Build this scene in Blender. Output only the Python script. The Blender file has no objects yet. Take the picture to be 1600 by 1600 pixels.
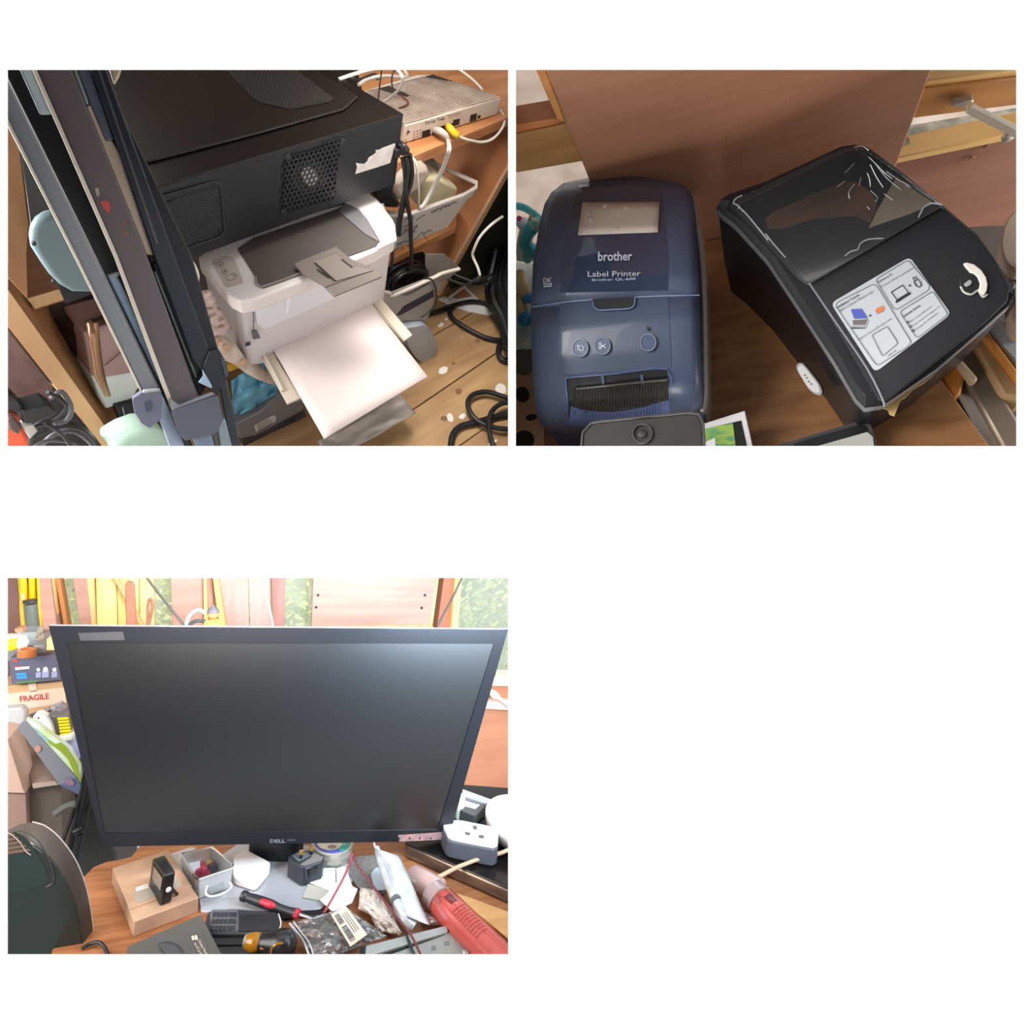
import bpy, bmesh, math, random
import numpy as np
from mathutils import Matrix, Vector, noise
random.seed(7)
SC = bpy.context.scene
COL = SC.collection
# ------------------------------------------------------------------ camera, world, exposure
F = 1000.0                                   # focal length in pixels of the 1600 frame
def nrm(v):
    v = np.array(v, float); return v / np.linalg.norm(v)
def cam_frame(c, f, VX, VD):
    """axes (right, away, up) of one diorama seen by the camera, from two vanishing directions"""
    d = nrm([VD[0]-c[0], VD[1]-c[1], f]); x = nrm([VX[0]-c[0], VX[1]-c[1], f])
    x = nrm(x - d*x.dot(d)); z = -d; y = np.cross(z, x)
    R = np.array([x, y, z]).T
    r = nrm([c[0]-800, c[1]-800, F]); v = np.cross([0, 0, 1.], r); s = np.linalg.norm(v)
    K = np.array([[0, -v[2], v[1]], [v[2], 0, -v[0]], [-v[1], v[0], 0]])
    return (np.eye(3) + K + K @ K * ((1-r[2])/s**2)) @ R
R3 = cam_frame((403, 1197), 560, (17000, 1200), (411, 2332))
W_FROM_C = R3.T                              # camera space (right, down, forward) -> world
cam_d = bpy.data.cameras.new('camera'); cam = bpy.data.objects.new('camera', cam_d); COL.objects.link(cam)
cam_d.sensor_width = 36; cam_d.lens = 36*F/1600; cam_d.clip_start = .01; cam_d.clip_end = 200
M = np.eye(4); M[:3, :3] = W_FROM_C @ np.diag([1, -1, -1.]); M[:3, 3] = (0, 0, 1.3)
CAMPOS = M[:3, 3].copy()
cam.matrix_world = Matrix(M.tolist()); SC.camera = cam
SC.view_settings.view_transform = 'Standard'; SC.view_settings.look = 'None'
SC.view_settings.exposure = 0.0; SC.view_settings.gamma = 1.0; SC.view_settings.use_curve_mapping = False
SC.cycles.use_denoising = True
SC.cycles.max_bounces = 8; SC.cycles.transparent_max_bounces = 16; SC.cycles.caustics_reflective = False; SC.cycles.caustics_refractive = False
wd = bpy.data.worlds.new('sky'); SC.world = wd; wd.use_nodes = True
wd.node_tree.nodes['Background'].inputs[0].default_value = (1, 1, 1, 1)
wd.node_tree.nodes['Background'].inputs[1].default_value = WORLD_STRENGTH = .62
# ------------------------------------------------------------------ pixel geometry
class Panel:
    def __init__(s, c, f, VX, VD, px, depth):
        s.Rc = cam_frame(c, f, VX, VD)       # columns: right, away, up in camera space
        s.o = np.array([(px[0]-800)/F*depth, (px[1]-800)/F*depth, depth])
        s.R = W_FROM_C @ s.Rc
        m = np.eye(4); m[:3, :3] = s.R; m[:3, 3] = W_FROM_C @ s.o + CAMPOS
        s.M = Matrix(m.tolist())
        s.eye = s.Rc.T @ (-s.o)
    def ray(s, px, py): return s.Rc.T @ np.array([(px-800)/F, (py-800)/F, 1.])
    def pl(s, px, py, n, c):                 # on the plane n.p = c
        r = s.ray(px, py); n = np.array(n, float); t = (c - n.dot(s.eye))/n.dot(r); return s.eye + t*r
    def z(s, px, py, h=0.): return s.pl(px, py, (0, 0, 1), h)
    def y(s, px, py, v=0.): return s.pl(px, py, (0, 1, 0), v)
    def x(s, px, py, v=0.): return s.pl(px, py, (1, 0, 0), v)
    def d(s, px, py, dep): return s.eye + dep*s.ray(px, py)
    def px(s, p):
        q = s.Rc @ np.array(p, float) + s.o; return (q[0]/q[2]*F+800, q[1]/q[2]*F+800, q[2])
    def up(s, p, px, py):                    # height at which the vertical over point p passes nearest pixel row py
        r = s.ray(px, py); h = p[:2]-s.eye[:2]; t = h.dot(r[:2])/r[:2].dot(r[:2]); return s.eye[2]+t*r[2]
def plane3(a, b, c):
    a, b, c = map(np.array, (a, b, c)); n = nrm(np.cross(b-a, c-a)); return n, n.dot(a)
# ------------------------------------------------------------------ materials
def srgb(h):
    if isinstance(h, str):
        h = h.lstrip('#'); v = [int(h[i:i+2], 16)/255 for i in (0, 2, 4)]
    else: v = h
    return [x/12.92 if x <= .04045 else ((x+.055)/1.055)**2.4 for x in v]
MATS = {}
def mat(name, col, rough=.5, metal=0., col2=None, scale=20., stretch=None, detail=4., bump=0., bscale=None, coat=0., trans=0., alpha=1., ior=1.45, spec=.5, ramp=(.35, .65), sheen=0., emit=None, dust=0., wave=None):
    if name in MATS: return MATS[name]
    m = bpy.data.materials.new(name); m.use_nodes = True; nt = m.node_tree; b = nt.nodes['Principled BSDF']
    c = srgb(col)+[1]; b.inputs['Base Color'].default_value = c
    b.inputs['Roughness'].default_value = rough; b.inputs['Metallic'].default_value = metal
    b.inputs['Coat Weight'].default_value = coat; b.inputs['Transmission Weight'].default_value = trans
    b.inputs['Alpha'].default_value = alpha; b.inputs['IOR'].default_value = ior; b.inputs['Specular IOR Level'].default_value = spec
    b.inputs['Sheen Weight'].default_value = sheen
    L = nt.links.new
    if emit: b.inputs['Emission Color'].default_value = srgb(emit[0])+[1]; b.inputs['Emission Strength'].default_value = emit[1]
    tc = nt.nodes.new('ShaderNodeTexCoord'); mp = nt.nodes.new('ShaderNodeMapping'); L(tc.outputs['Object'], mp.inputs[0])
    if stretch: mp.inputs['Scale'].default_value = stretch
    src = None
    if col2:
        if wave:
            tx = nt.nodes.new('ShaderNodeTexWave'); tx.inputs['Scale'].default_value = scale; tx.inputs['Distortion'].default_value = wave
            tx.inputs['Detail'].default_value = detail; tx.inputs['Detail Scale'].default_value = 1.5; tx.bands_direction = 'Y'
        else:
            tx = nt.nodes.new('ShaderNodeTexNoise'); tx.inputs['Scale'].default_value = scale; tx.inputs['Detail'].default_value = detail
        L(mp.outputs[0], tx.inputs['Vector'])
        rp = nt.nodes.new('ShaderNodeValToRGB'); L(tx.outputs['Fac' if 'Fac' in tx.outputs else 0], rp.inputs[0])
        rp.color_ramp.elements[0].position = ramp[0]; rp.color_ramp.elements[1].position = ramp[1]
        rp.color_ramp.elements[0].color = c; rp.color_ramp.elements[1].color = srgb(col2)+[1]
        L(rp.outputs[0], b.inputs['Base Color']); src = rp.outputs[0]
    if dust:
        v = nt.nodes.new('ShaderNodeTexNoise'); v.inputs['Scale'].default_value = 1300; v.inputs['Detail'].default_value = 1
        L(tc.outputs['Object'], v.inputs['Vector'])
        r2 = nt.nodes.new('ShaderNodeValToRGB'); r2.color_ramp.elements[0].position = .80-.07*dust; r2.color_ramp.elements[1].position = .84
        L(v.outputs['Fac'], r2.inputs[0]); mx = nt.nodes.new('ShaderNodeMix'); mx.data_type = 'RGBA'
        L(r2.outputs[0], mx.inputs['Factor']); mx.inputs['B'].default_value = (.35, .35, .35, 1)
        if src is not None: L(src, mx.inputs['A'])
        else: mx.inputs['A'].default_value = c
        L(mx.outputs['Result'], b.inputs['Base Color'])
    if bump:
        bt = nt.nodes.new('ShaderNodeTexNoise'); bt.inputs['Scale'].default_value = bscale or scale; bt.inputs['Detail'].default_value = 5
        L(mp.outputs[0], bt.inputs['Vector']); bp = nt.nodes.new('ShaderNodeBump'); bp.inputs['Strength'].default_value = bump
        bp.inputs['Distance'].default_value = .002
        L(bt.outputs['Fac'], bp.inputs['Height']); L(bp.outputs[0], b.inputs['Normal'])
    MATS[name] = m; return m
def film(name, col=(.95, .95, .97), a=.25, rough=.12, bump=.6, bscale=60, spec=.8):
    """clear or milky plastic film / thin moulded plastic: part see-through, with real gloss"""
    if name in MATS: return MATS[name]
    m = mat(name, col, rough=rough, bump=bump, bscale=bscale, spec=spec)
    nt = m.node_tree; b = nt.nodes['Principled BSDF']; L = nt.links.new
    t = nt.nodes.new('ShaderNodeBsdfTransparent'); g = nt.nodes.new('ShaderNodeBsdfGlossy'); g.inputs['Roughness'].default_value = rough
    mx = nt.nodes.new('ShaderNodeMixShader'); mx.inputs[0].default_value = a
    fr = nt.nodes.new('ShaderNodeFresnel'); fr.inputs['IOR'].default_value = 1.5
    for l in list(b.inputs['Normal'].links): L(l.from_socket, g.inputs['Normal']); L(l.from_socket, fr.inputs['Normal'])
    m2 = nt.nodes.new('ShaderNodeMixShader'); out = nt.nodes['Material Output']
    L(t.outputs[0], mx.inputs[1]); L(b.outputs[0], mx.inputs[2]); L(fr.outputs[0], m2.inputs[0]); L(mx.outputs[0], m2.inputs[1]); L(g.outputs[0], m2.inputs[2])
    L(m2.outputs[0], out.inputs['Surface'])
    return m
# ------------------------------------------------------------------ objects
def props(o, label=None, cat=None, group=None, kind=None):
    if label: o['label'] = label
    if cat: o['category'] = cat
    if group: o['group'] = group
    if kind: o['kind'] = kind
    return o
class Mb:
    """collects vertices and faces in panel coordinates"""
    def __init__(s): s.v = []; s.f = []
    def add(s, v, f):
        b = len(s.v); s.v += [tuple(map(float, q)) for q in v]; s.f += [[b+i for i in k] for k in f]; return s
    def loft(s, rings, cap0=True, cap1=True, closed=True):
        n = len(rings[0]); v = [p for r in rings for p in r]; f = []
        for i in range(len(rings)-1):
            for j in range(n if closed else n-1):
                k = (j+1) % n; f.append([i*n+j, i*n+k, (i+1)*n+k, (i+1)*n+j])
        if cap0 and closed: f.append(list(range(n))[::-1])
        if cap1 and closed: f.append([(len(rings)-1)*n+j for j in range(n)])
        return s.add(v, f)
    def slab(s, poly, d):                    # polygon extruded by vector d
        d = np.array(d, float); return s.loft([[np.array(p)+d for p in poly], list(poly)])
    def box(s, lo, hi):
        (a, b, c), (d, e, f) = lo, hi
        return s.loft([[(a, b, c), (d, b, c), (d, e, c), (a, e, c)], [(a, b, f), (d, b, f), (d, e, f), (a, e, f)]])
    def beam(s, p, q, w, h, upv=(0, 0, 1)):  # rectangular bar from p to q
        p, q = np.array(p, float), np.array(q, float); t = nrm(q-p); u = np.cross(t, upv)
        if np.linalg.norm(u) < 1e-4: u = np.cross(t, (0, 1, 0))
        u = nrm(u); v = np.cross(u, t); a, b = u*w/2, v*h/2
        return s.loft([[c-a-b, c+a-b, c+a+b, c-a+b] for c in (p, q)])
    def tube(s, pts, r, k=8, smooth=4, closed=False, flat=1.):
        P = [np.array(p, float) for p in pts]; R = list(r) if isinstance(r, (list, tuple)) else [r]*len(P)
        if smooth > 1 and len(P) > 2:
            Q, RR = [], []; n = len(P)
            for i in range(n-1 if not closed else n):
                a, b, c, d = P[i-1] if (i or closed) else P[0], P[i], P[(i+1) % n], P[(i+2) % n] if (i+2 < n or closed) else P[-1]
                for j in range(smooth):
                    t = j/smooth; Q.append(.5*((2*b)+(-a+c)*t+(2*a-5*b+4*c-d)*t*t+(-a+3*b-3*c+d)*t**3)); RR.append(R[i]*(1-t)+R[(i+1) % n]*t)
            if not closed: Q.append(P[-1]); RR.append(R[-1])
            P, R = Q, RR
        rings = []; u = None; n = len(P)
        for i in range(n):
            t = nrm((P[(i+1) % n] if (closed or i < n-1) else P[i]) - (P[i-1] if (closed or i) else P[0]) + 1e-12)
            if u is None: u = np.cross(t, (0, 0, 1)); u = nrm(u) if np.linalg.norm(u) > 1e-3 else np.array([1., 0, 0])
            u = nrm(u - t*u.dot(t)); w = np.cross(t, u)
            rings.append([P[i]+R[i]*(math.cos(2*math.pi*j/k)*u+flat*math.sin(2*math.pi*j/k)*w) for j in range(k)])
        if closed: rings.append(rings[0])
        return s.loft(rings, not closed, not closed)
    def lathe(s, c, axis, prof, k=24, cap=True):   # prof: (radius, distance along axis)
        c = np.array(c, float); t = nrm(axis); u = np.cross(t, (0, 0, 1)); u = nrm(u) if np.linalg.norm(u) > 1e-3 else np.array([1., 0, 0]); w = np.cross(t, u)
        return s.loft([[c+t*h+max(r, 1e-5)*(math.cos(2*math.pi*j/k)*u+math.sin(2*math.pi*j/k)*w) for j in range(k)] for r, h in prof], cap, cap)
    def ball(s, c, r, sc=(1, 1, 1), k=16):
        c = np.array(c, float); m = k//2
        return s.loft([[c+r*np.array([math.sin(a)*math.cos(b)*sc[0], math.sin(a)*math.sin(b)*sc[1], math.cos(a)*sc[2]]) for b in [2*math.pi*j/k for j in range(k)]] for a in [math.pi*(i+.02)/(m+.04) for i in range(m+1)]])
    def grid(s, G):
        n = len(G[0]); v = [p for r in G for p in r]
        return s.add(v, [[i*n+j, i*n+j+1, (i+1)*n+j+1, (i+1)*n+j] for i in range(len(G)-1) for j in range(n-1)])
class Thing:
    """one top-level object (an Empty at the thing's base, or a single mesh) of panel P"""
    def __init__(s, P, name, label, cat, base, group=None, kind=None, mesh=None, **kw):
        s.P = P; s.base = np.array(base, float)
        if mesh is not None:
            s.o = s._mesh(name, mesh, **kw)
        else:
            s.o = bpy.data.objects.new(name, None); s.o.empty_display_size = .02; COL.objects.link(s.o)
        s.o.matrix_world = P.M @ Matrix.Translation(Vector(s.base))
        props(s.o, label, cat, group, kind)
    def _mesh(s, name, mb, m=None, bev=0., seg=2, smooth=True, sub=0, solid=0., ang=40, soff=-1):
        me = bpy.data.meshes.new(name); b = s.base
        me.from_pydata([(x-b[0], y-b[1], z-b[2]) for x, y, z in mb.v], [], mb.f); me.update()
        bm = bmesh.new(); bm.from_mesh(me); bmesh.ops.remove_doubles(bm, verts=bm.verts, dist=1e-6); bmesh.ops.recalc_face_normals(bm, faces=bm.faces); bm.to_mesh(me); bm.free()
        o = bpy.data.objects.new(name, me); COL.objects.link(o); me.materials.append(m or mat('grey', '#888888'))
        if smooth:
            me.polygons.foreach_set('use_smooth', [True]*len(me.polygons))
            me.set_sharp_from_angle(angle=math.radians(ang))
        if solid:
            q = o.modifiers.new('solid', 'SOLIDIFY'); q.thickness = solid; q.offset = soff
        if bev:
            q = o.modifiers.new('bevel', 'BEVEL'); q.width = bev; q.segments = seg; q.limit_method = 'ANGLE'; q.angle_limit = math.radians(35)
        if sub:
            q = o.modifiers.new('sub', 'SUBSURF'); q.levels = sub; q.render_levels = sub
        return o
    def part(s, name, mb, parent=None, label=None, kind=None, **kw):
        o = s._mesh(name, mb, **kw); o.parent = parent if parent is not None else s.o
        if label: o['label'] = label
        if kind: o['kind'] = kind
        return o
def single(P, name, label, cat, base, mb, group=None, kind=None, **kw):
    return Thing(P, name, label, cat, base, group, kind, mesh=mb, **kw)
def px_poly(P, pts, n, c): return [P.pl(a, b, n, c) for a, b in pts]
def plate(P, pts, n, c, th):
    """pixel outline unprojected onto a plane, thickness th behind it (n faces the viewer)"""
    n = np.array(n, float)/np.linalg.norm(n)
    return Mb().slab(px_poly(P, pts, n, c), -n*th)
def blockz(P, pts, z1, z0):                  # top outline at height z1, straight sides down to z0
    return Mb().slab([P.z(a, b, z1) for a, b in pts], (0, 0, z0-z1))
def rnd(pts, r=.15, k=3):
    """round the corners of a pixel outline"""
    out = []; n = len(pts)
    for i in range(n):
        a, b, c = [np.array(pts[j % n], float) for j in (i-1, i, i+1)]
        for t in [j/k for j in range(k+1)]:
            p, q = b+(a-b)*r*(1-t), b+(c-b)*r*t; out.append(tuple(p*(1-t)+q*t))
    return out
def ell(cx, cy, rx, ry, rot=0, k=20, a0=0, a1=360):
    c, s = math.cos(math.radians(rot)), math.sin(math.radians(rot)); o = []
    full = abs(a1-a0) >= 360
    for j in range(k if full else k+1):
        a = math.radians(a0+(a1-a0)*j/k); x, y = rx*math.cos(a), ry*math.sin(a); o.append((cx+x*c-y*s, cy+x*s+y*c))
    return o
_txt = {}
def text_mesh(s, bold=False):
    key = (s, bold)
    if key in _txt: return _txt[key]
    cu = bpy.data.curves.new('lettering', 'FONT'); cu.body = s; cu.resolution_u = 2
    if bold: cu.offset = .018
    o = bpy.data.objects.new('lettering', cu); COL.objects.link(o); bpy.context.view_layer.update()
    me = bpy.data.meshes.new_from_object(o.evaluated_get(bpy.context.evaluated_depsgraph_get()))
    bpy.data.objects.remove(o); v = np.array([tuple(q.co[:2]) for q in me.vertices]); f = [list(p.vertices) for p in me.polygons]
    lo, hi = v.min(0), v.max(0); _txt[key] = ((v-lo)/(hi-lo), f); bpy.data.meshes.remove(me); return _txt[key]
def text_px(P, s, quad, n, c, lift=.0004, bold=False):
    """flat lettering on plane n.p=c; quad = pixel corners top-left, top-right, bottom-right, bottom-left"""
    uv, f = text_mesh(s, bold); n = np.array(n, float)/np.linalg.norm(n)
    tl, tr, br, bl = [P.pl(a, b, n, c+lift) for a, b in quad]
    return Mb().add([(tl*(1-u)+tr*u)*w+(bl*(1-u)+br*u)*(1-w) for u, w in uv], f)
def area(P, name, p, target, size, power, col=(1, 1, 1), sy=None, spread=180):
    l = bpy.data.lights.new(name, 'AREA'); l.energy = power; l.size = size; l.color = col; l.spread = math.radians(spread)
    if sy: l.shape = 'RECTANGLE'; l.size_y = sy
    o = bpy.data.objects.new(name, l); COL.objects.link(o)
    a = P.M @ Vector(p); b = P.M @ Vector(target); o.location = a; o.rotation_euler = (b-a).to_track_quat('-Z', 'Y').to_euler(); return o
def camp(P, x, y, z): return P.Rc.T @ (np.array([x, y, z], float)-P.o)      # camera space -> panel space
P1 = Panel((403, 403), 560, (1800, -156), (416, 1036), (631, 178), .85)      # origin: near top corner of the black case
P2 = Panel((1197, 403), 560, (8497, -692), (1218, 810), (1120, 640), .55)    # origin: desk between the printers
P3 = Panel((403, 1197), 560, (17000, 1200), (411, 2332), (430, 1365), .95)   # origin: desk at the monitor's foot

# two area lights added on the viewer's side to turn the board white
for sx in (-1, 1):
    l = bpy.data.lights.new('board_fill', 'AREA'); l.energy = 34; l.size = .9
    o = bpy.data.objects.new('board_fill', l); COL.objects.link(o)
    a = Vector((W_FROM_C @ np.array([sx*1.5, -.3, -.55]) + CAMPOS).tolist()); b = Vector((W_FROM_C @ np.array([sx*-.12, 0, .3]) + CAMPOS).tolist())
    o.location = a; o.rotation_euler = (b-a).to_track_quat('-Z', 'Y').to_euler()
# ------------------------------------------------------------------ the white board with its three openings
BD = .30
def board(name, BD, T, EX, m, label):
    out = .55
    def pt(px, py, d=BD): return W_FROM_C @ np.array([(px-800)/F*BD, (py-800)/F*BD, d]) + CAMPOS
    x1, x2, x3, x4 = 12-EX, 794+min(EX, 5), 806-min(EX, 5), 1588+EX; y1, y2, y3, y4 = 109-EX, 697+EX, 903-EX, 1491+EX
    holes = [(x1, y1, x2, y2), (x3, y1, x4, y2), (x1, y3, x2, y4)]
    xs = [800-out/BD*F, x1, x2, x3, x4, 800+out/BD*F]; ys = [800-out/BD*F, y1, y2, y3, y4, 800+out/BD*F]
    mb_v, mb_f = [], []
    idx = {}
    def vid(x, y, back, hole=None):
        e = 0
        if back and hole:                    # the back edge of an opening is cut away under the front edge
            e = 14
            m = (.5 if EX else 4) if 700 < x < 900 else e
            x += -m if x == hole[0] else m; y += -e if y == hole[1] else e
        k = (x, y, back)
        if k not in idx: idx[k] = len(mb_v); mb_v.append(tuple(pt(x, y, BD+(T if back else 0))))
        return idx[k]
    for i in range(5):
        for j in range(5):
            cell = (xs[i], ys[j], xs[i+1], ys[j+1])
            if cell in holes: continue
            mb_f.append([vid(xs[i], ys[j], 0), vid(xs[i+1], ys[j], 0), vid(xs[i+1], ys[j+1], 0), vid(xs[i], ys[j+1], 0)])
    for h in holes:
        q = [(h[0], h[1]), (h[2], h[1]), (h[2], h[3]), (h[0], h[3])]
        for a in range(4):
            b = (a+1) % 4
            mb_f.append([vid(*q[a], 0), vid(*q[b], 0), vid(*q[b], 1, None if 0 else h), vid(*q[a], 1, h)])
    # outer rim
    q = [(xs[0], ys[0]), (xs[5], ys[0]), (xs[5], ys[5]), (xs[0], ys[5])]
    me = bpy.data.meshes.new(name); me.from_pydata(mb_v, [], mb_f); me.update()
    o = bpy.data.objects.new(name, me); COL.objects.link(o)
    me.materials.append(m)
    props(o, label, None, kind='structure')
board('wall_front', .30, .004, 0, mat('board_white', '#fbfbfb', rough=.9), 'white display wall with three rectangular openings')
board('added_backing', .3045, .001, 16, mat('backing_dark', '#333336', rough=.95), 'unseen dark backing added behind the display wall to darken reflections')  # dark backing added out of view to darken reflections and bounce

def divider(name, q):  # boards added out of view to keep each view's lamps apart
    v = [tuple(W_FROM_C @ np.array([(a-800)/F*d, (b-800)/F*d, d]) + CAMPOS) for a, b, d in q]
    me = bpy.data.meshes.new(name); me.from_pydata(v, [], [[0, 1, 2, 3]]); o = bpy.data.objects.new(name, me); COL.objects.link(o)
    so = o.modifiers.new('solid', 'SOLIDIFY'); so.thickness = .001; so.offset = 0
    me.materials.append(mat('divider_white', '#cfcdca', rough=.9)); props(o, 'unseen white divider board added behind the display wall to stop lamp spill', kind='structure')
divider('light_baffle_level', [(-500, 800, .45), (2100, 800, .45), (2100, 800, 1.9), (-500, 800, 1.9)])
divider('light_baffle_upright', [(800, 790, .45), (800, -700, .45), (800, -700, 1.6), (800, 790, 1.6)])
# ================================================================== upper left: black case, printer and router in a cabinet (panel P1)
def C(n, col, rough=.5, **k): return mat(n, col, rough, **k)
def A_(u, v): return (10+u/4.05, 105+v/4.05)
def B_(u, v): return (400+u/4, 105+v/4)
def C_(u, v): return (10+u/4.05, 400+v/4.05)
def D_(u, v): return (400+u/4, 400+v/4)
def mp(f, pts): return [f(*p) for p in pts]
def bz(name, label, cat, pts, z1, z0, m, P=None, kind=None, group=None, bev=.0008, **kw):
    P = P or Q; v = [P.z(a, b, z1) for a, b in pts]; base = list(np.mean(v, 0)[:2])+[z0]
    return single(P, name, label, cat, base, Mb().slab(v, (0, 0, z0-z1)), group, kind, m=m, bev=bev, **kw)
def by(name, label, cat, pts, y, dep, m, P=None, kind=None, group=None, bev=.0008, **kw):
    P = P or Q; v = px_poly(P, pts, (0, 1, 0), y); base = [np.mean([p[0] for p in v]), y+dep/2, min(p[2] for p in v)]
    return single(P, name, label, cat, base, Mb().slab(v, (0, dep, 0)), group, kind, m=m, bev=bev, **kw)
def wire(name, label, pts, r, m, P=None, k=8, base=None, group=None, flat=1., cat='cable'):
    P = P or Q; return single(P, name, label, cat, pts[-1] if base is None else base, Mb().tube(pts, r, k, 5, flat=flat), group, m=m, ang=80)
def inside(p, poly):
    x, y = p; c = False; n = len(poly)
    for i in range(n):
        (x1, y1), (x2, y2) = poly[i], poly[i-1]
        if (y1 > y) != (y2 > y) and x < (x2-x1)*(y-y1)/(y2-y1)+x1: c = not c
    return c
def hexweb(P, poly, c0, eu, ev, n, c, web=.3, rows=40):
    """a perforated sheet: hexagonal webs around open cells, on plane n.p = c"""
    mb = Mb(); eu, ev = np.array(eu, float), np.array(ev, float); c0 = np.array(c0, float)
    for j in range(-rows, rows):
        for i in range(-rows, rows):
            q = c0+eu*(i+.5*(j % 2))+ev*j*.866
            if not inside(q, poly): continue
            o, s = [], []
            for k in range(6):
                a = math.radians(30+60*k); d = eu*math.cos(a)*.577+ev*math.sin(a)*.577
                o.append(P.pl(*(q+d), n, c)); s.append(P.pl(*(q+d*(1-web)), n, c))
            mb.add(o+s, [[k, (k+1) % 6, 6+(k+1) % 6, 6+k] for k in range(6)])
    return mb
black_pl = C('black_plastic', '#17181b', .4); dark_pl = C('dark_plastic', '#2c2e33', .45); white_pl = C('white_plastic', '#e6e4e2', .35); paper = C('paper_white', '#e9e8e8', .7)
Q = P1; rr = random.Random(2)
beech = C('beech', '#bf855a', .5, col2='#ad7349', scale=9, stretch=(6, 3, .8))
beech_x = C('beech_shelf', '#c48a5c', .45, col2='#b07448', scale=9, stretch=(1, 7, 7))
beech_edge = C('beech_edge', '#e0b98a', .45, col2='#d4a874', scale=6, stretch=(8, 8, 1))
# ---- cabinet
def sheet3(pts, d): return Mb().slab(pts, d)
cab = Thing(Q, 'wooden_cabinet', 'open beech wood cabinet whose shelves hold the black case, printer and router', 'cabinet', Q.z(150, 690, -.5))
e0, e1 = Q.y(-20, 407, -.03), Q.y(215, 738, -.03); f0, f1 = Q.y(-20, 470, -.03), Q.y(192, 738, -.03)
cab.part('side_panel', Mb().loft([[f0, e0, e1, f1], [p+np.array([.10, .30, .0]) for p in (f0, e0, e1, f1)]]), m=C('beech_shaded', '#a77a54', .5, col2='#97683f', scale=9, stretch=(6, 3, .8)), bev=.001)  # darker beech puts the shade of the inner face into its colour
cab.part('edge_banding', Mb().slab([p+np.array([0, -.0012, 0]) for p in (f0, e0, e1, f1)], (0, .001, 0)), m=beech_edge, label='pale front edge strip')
cab.part('side_panel', Mb().slab([Q.y(-20, 90, -.045), Q.y(6, 90, -.045), Q.y(27, 206, -.045), Q.y(45, 350, -.045), Q.y(42, 400, -.045), Q.y(44, 468, -.045), Q.y(-20, 400, -.045)], (0, .008, 0)), m=C('beech_shaded', '#a77a54', .5), bev=.001)
rf = [Q.y(799, 250, .04), Q.y(706, 413, .04), Q.y(678, 462, .04)]
rbk = [Q.y(600, 420, .30), Q.y(600, 260, .30), Q.y(640, 90, .30), Q.y(799, 90, .20)]
cab.part('side_panel', Mb().slab([rf[0], rf[1], rf[2], rbk[0], rbk[1], rbk[2], rbk[3]], (.012, .004, 0)), m=C('beech_orange', '#b67a50', .5, col2='#a46a42', scale=7, stretch=(5, 2, .8)), bev=.001)
cab.part('edge_banding', Mb().beam(Q.y(803, 249, .036), Q.y(684, 460, .036), .006, .012), m=C('edge_tan', '#b08a68', .5), label='lighter front edge strip')
# shelves
SZ = -.106
sh = [Q.z(a, b, SZ) for a, b in [(600, 263), (799, 181), (799, 96), (560, 96)]]
s1 = cab.part('shelf', Mb().slab(sh, (0, 0, -.018)), m=beech_x, bev=.001)
sh = [Q.z(a, b, SZ) for a, b in [(43, 466), (190, 422), (190, 330), (20, 345)]]
cab.part('shelf', Mb().slab(sh, (0, 0, -.018)), m=beech_x, bev=.001)
cab.part('edge_banding', Mb().slab([Q.y(42, 467, -.006), Q.y(190, 423, -.006), Q.y(190, 440, -.006), Q.y(55, 482, -.006)], (0, .001, 0)), m=beech_edge, label='pale front edge strip')
LZ = -.285
sh = [Q.z(a, b, LZ) for a, b in [(590, 416), (713, 353), (713, 330), (570, 330)]]
cab.part('shelf', Mb().slab(sh, (0, 0, -.016)), m=beech_x, bev=.001)
back = C('cab_back', '#3a2c24', .7)
cab.part('back_panel', Mb().slab(px_poly(Q, [(-12, 90), (-12, -1600), (799.5, -1600), (799.5, 90), (799.5, 445), (690, 470), (560, 600), (-12, 700)], (0, 1, 0), .46), (0, .01, 0)), m=back)  # carried up out of view to keep bright sky off the case top
# ---- black desktop case
N0, N1 = (0, -1, 0), 0.
case = Thing(Q, 'computer_case', 'large dusty black desktop computer case lying flat across the cabinet', 'computer', [-.2, .1, -.104])
ctop = [(631, 178), (476, 88), (150, 60), (10, 120), (28, 204), (47, 349)]
cv = [Q.z(a, b, 0) for a, b in ctop]; CH = .104
nC = nrm(np.cross(cv[0]-cv[-1], (0, 0, 1))); nC = nC if nC[1] < 0 else -nC; cC = nC.dot(cv[0])
caseM = C('case_black', '#1d1f24', .42, dust=.3); topM = C('case_top', '#141210', .22, col2='#1a1512', scale=4, dust=.4)
case.part('chassis', Mb().slab([p-np.array([0, 0, .002]) for p in cv], (0, 0, -CH+.002)), m=caseM, bev=.0015)
case.part('top_cover', Mb().slab([p+np.array([0, 0, .0]) for p in cv], (0, 0, -.0025)), m=topM, bev=.0008)
rp = rnd([(222, 254), (405, 207), (538, 170), (560, 150), (480, 98), (150, 70), (120, 140)], .06, 4)
case.part('raised_panel', Mb().slab([Q.z(a, b, .0035) for a, b in rp], (0, 0, -.003)), m=C('case_raised', '#151210', .3, col2='#1e1814', scale=5, dust=.5), bev=.002, seg=3)
tv = [(338, 96), (405, 160), (455, 170), (512, 160), (522, 154), (446, 96)]
case.part('top_vent', hexweb(Q, tv, (430, 135), (5.6, 1.4), (2.2, 4.6), (0, 0, 1), .0046, .34, 30), m=C('vent_web', '#2c2723', .4), smooth=False, kind='stuff')
case.part('vent_void', Mb().slab([Q.z(a, b, .0043) for a, b in tv], (0, 0, -.0002)), m=C('void_black', '#060606', .8), smooth=False)
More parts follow.
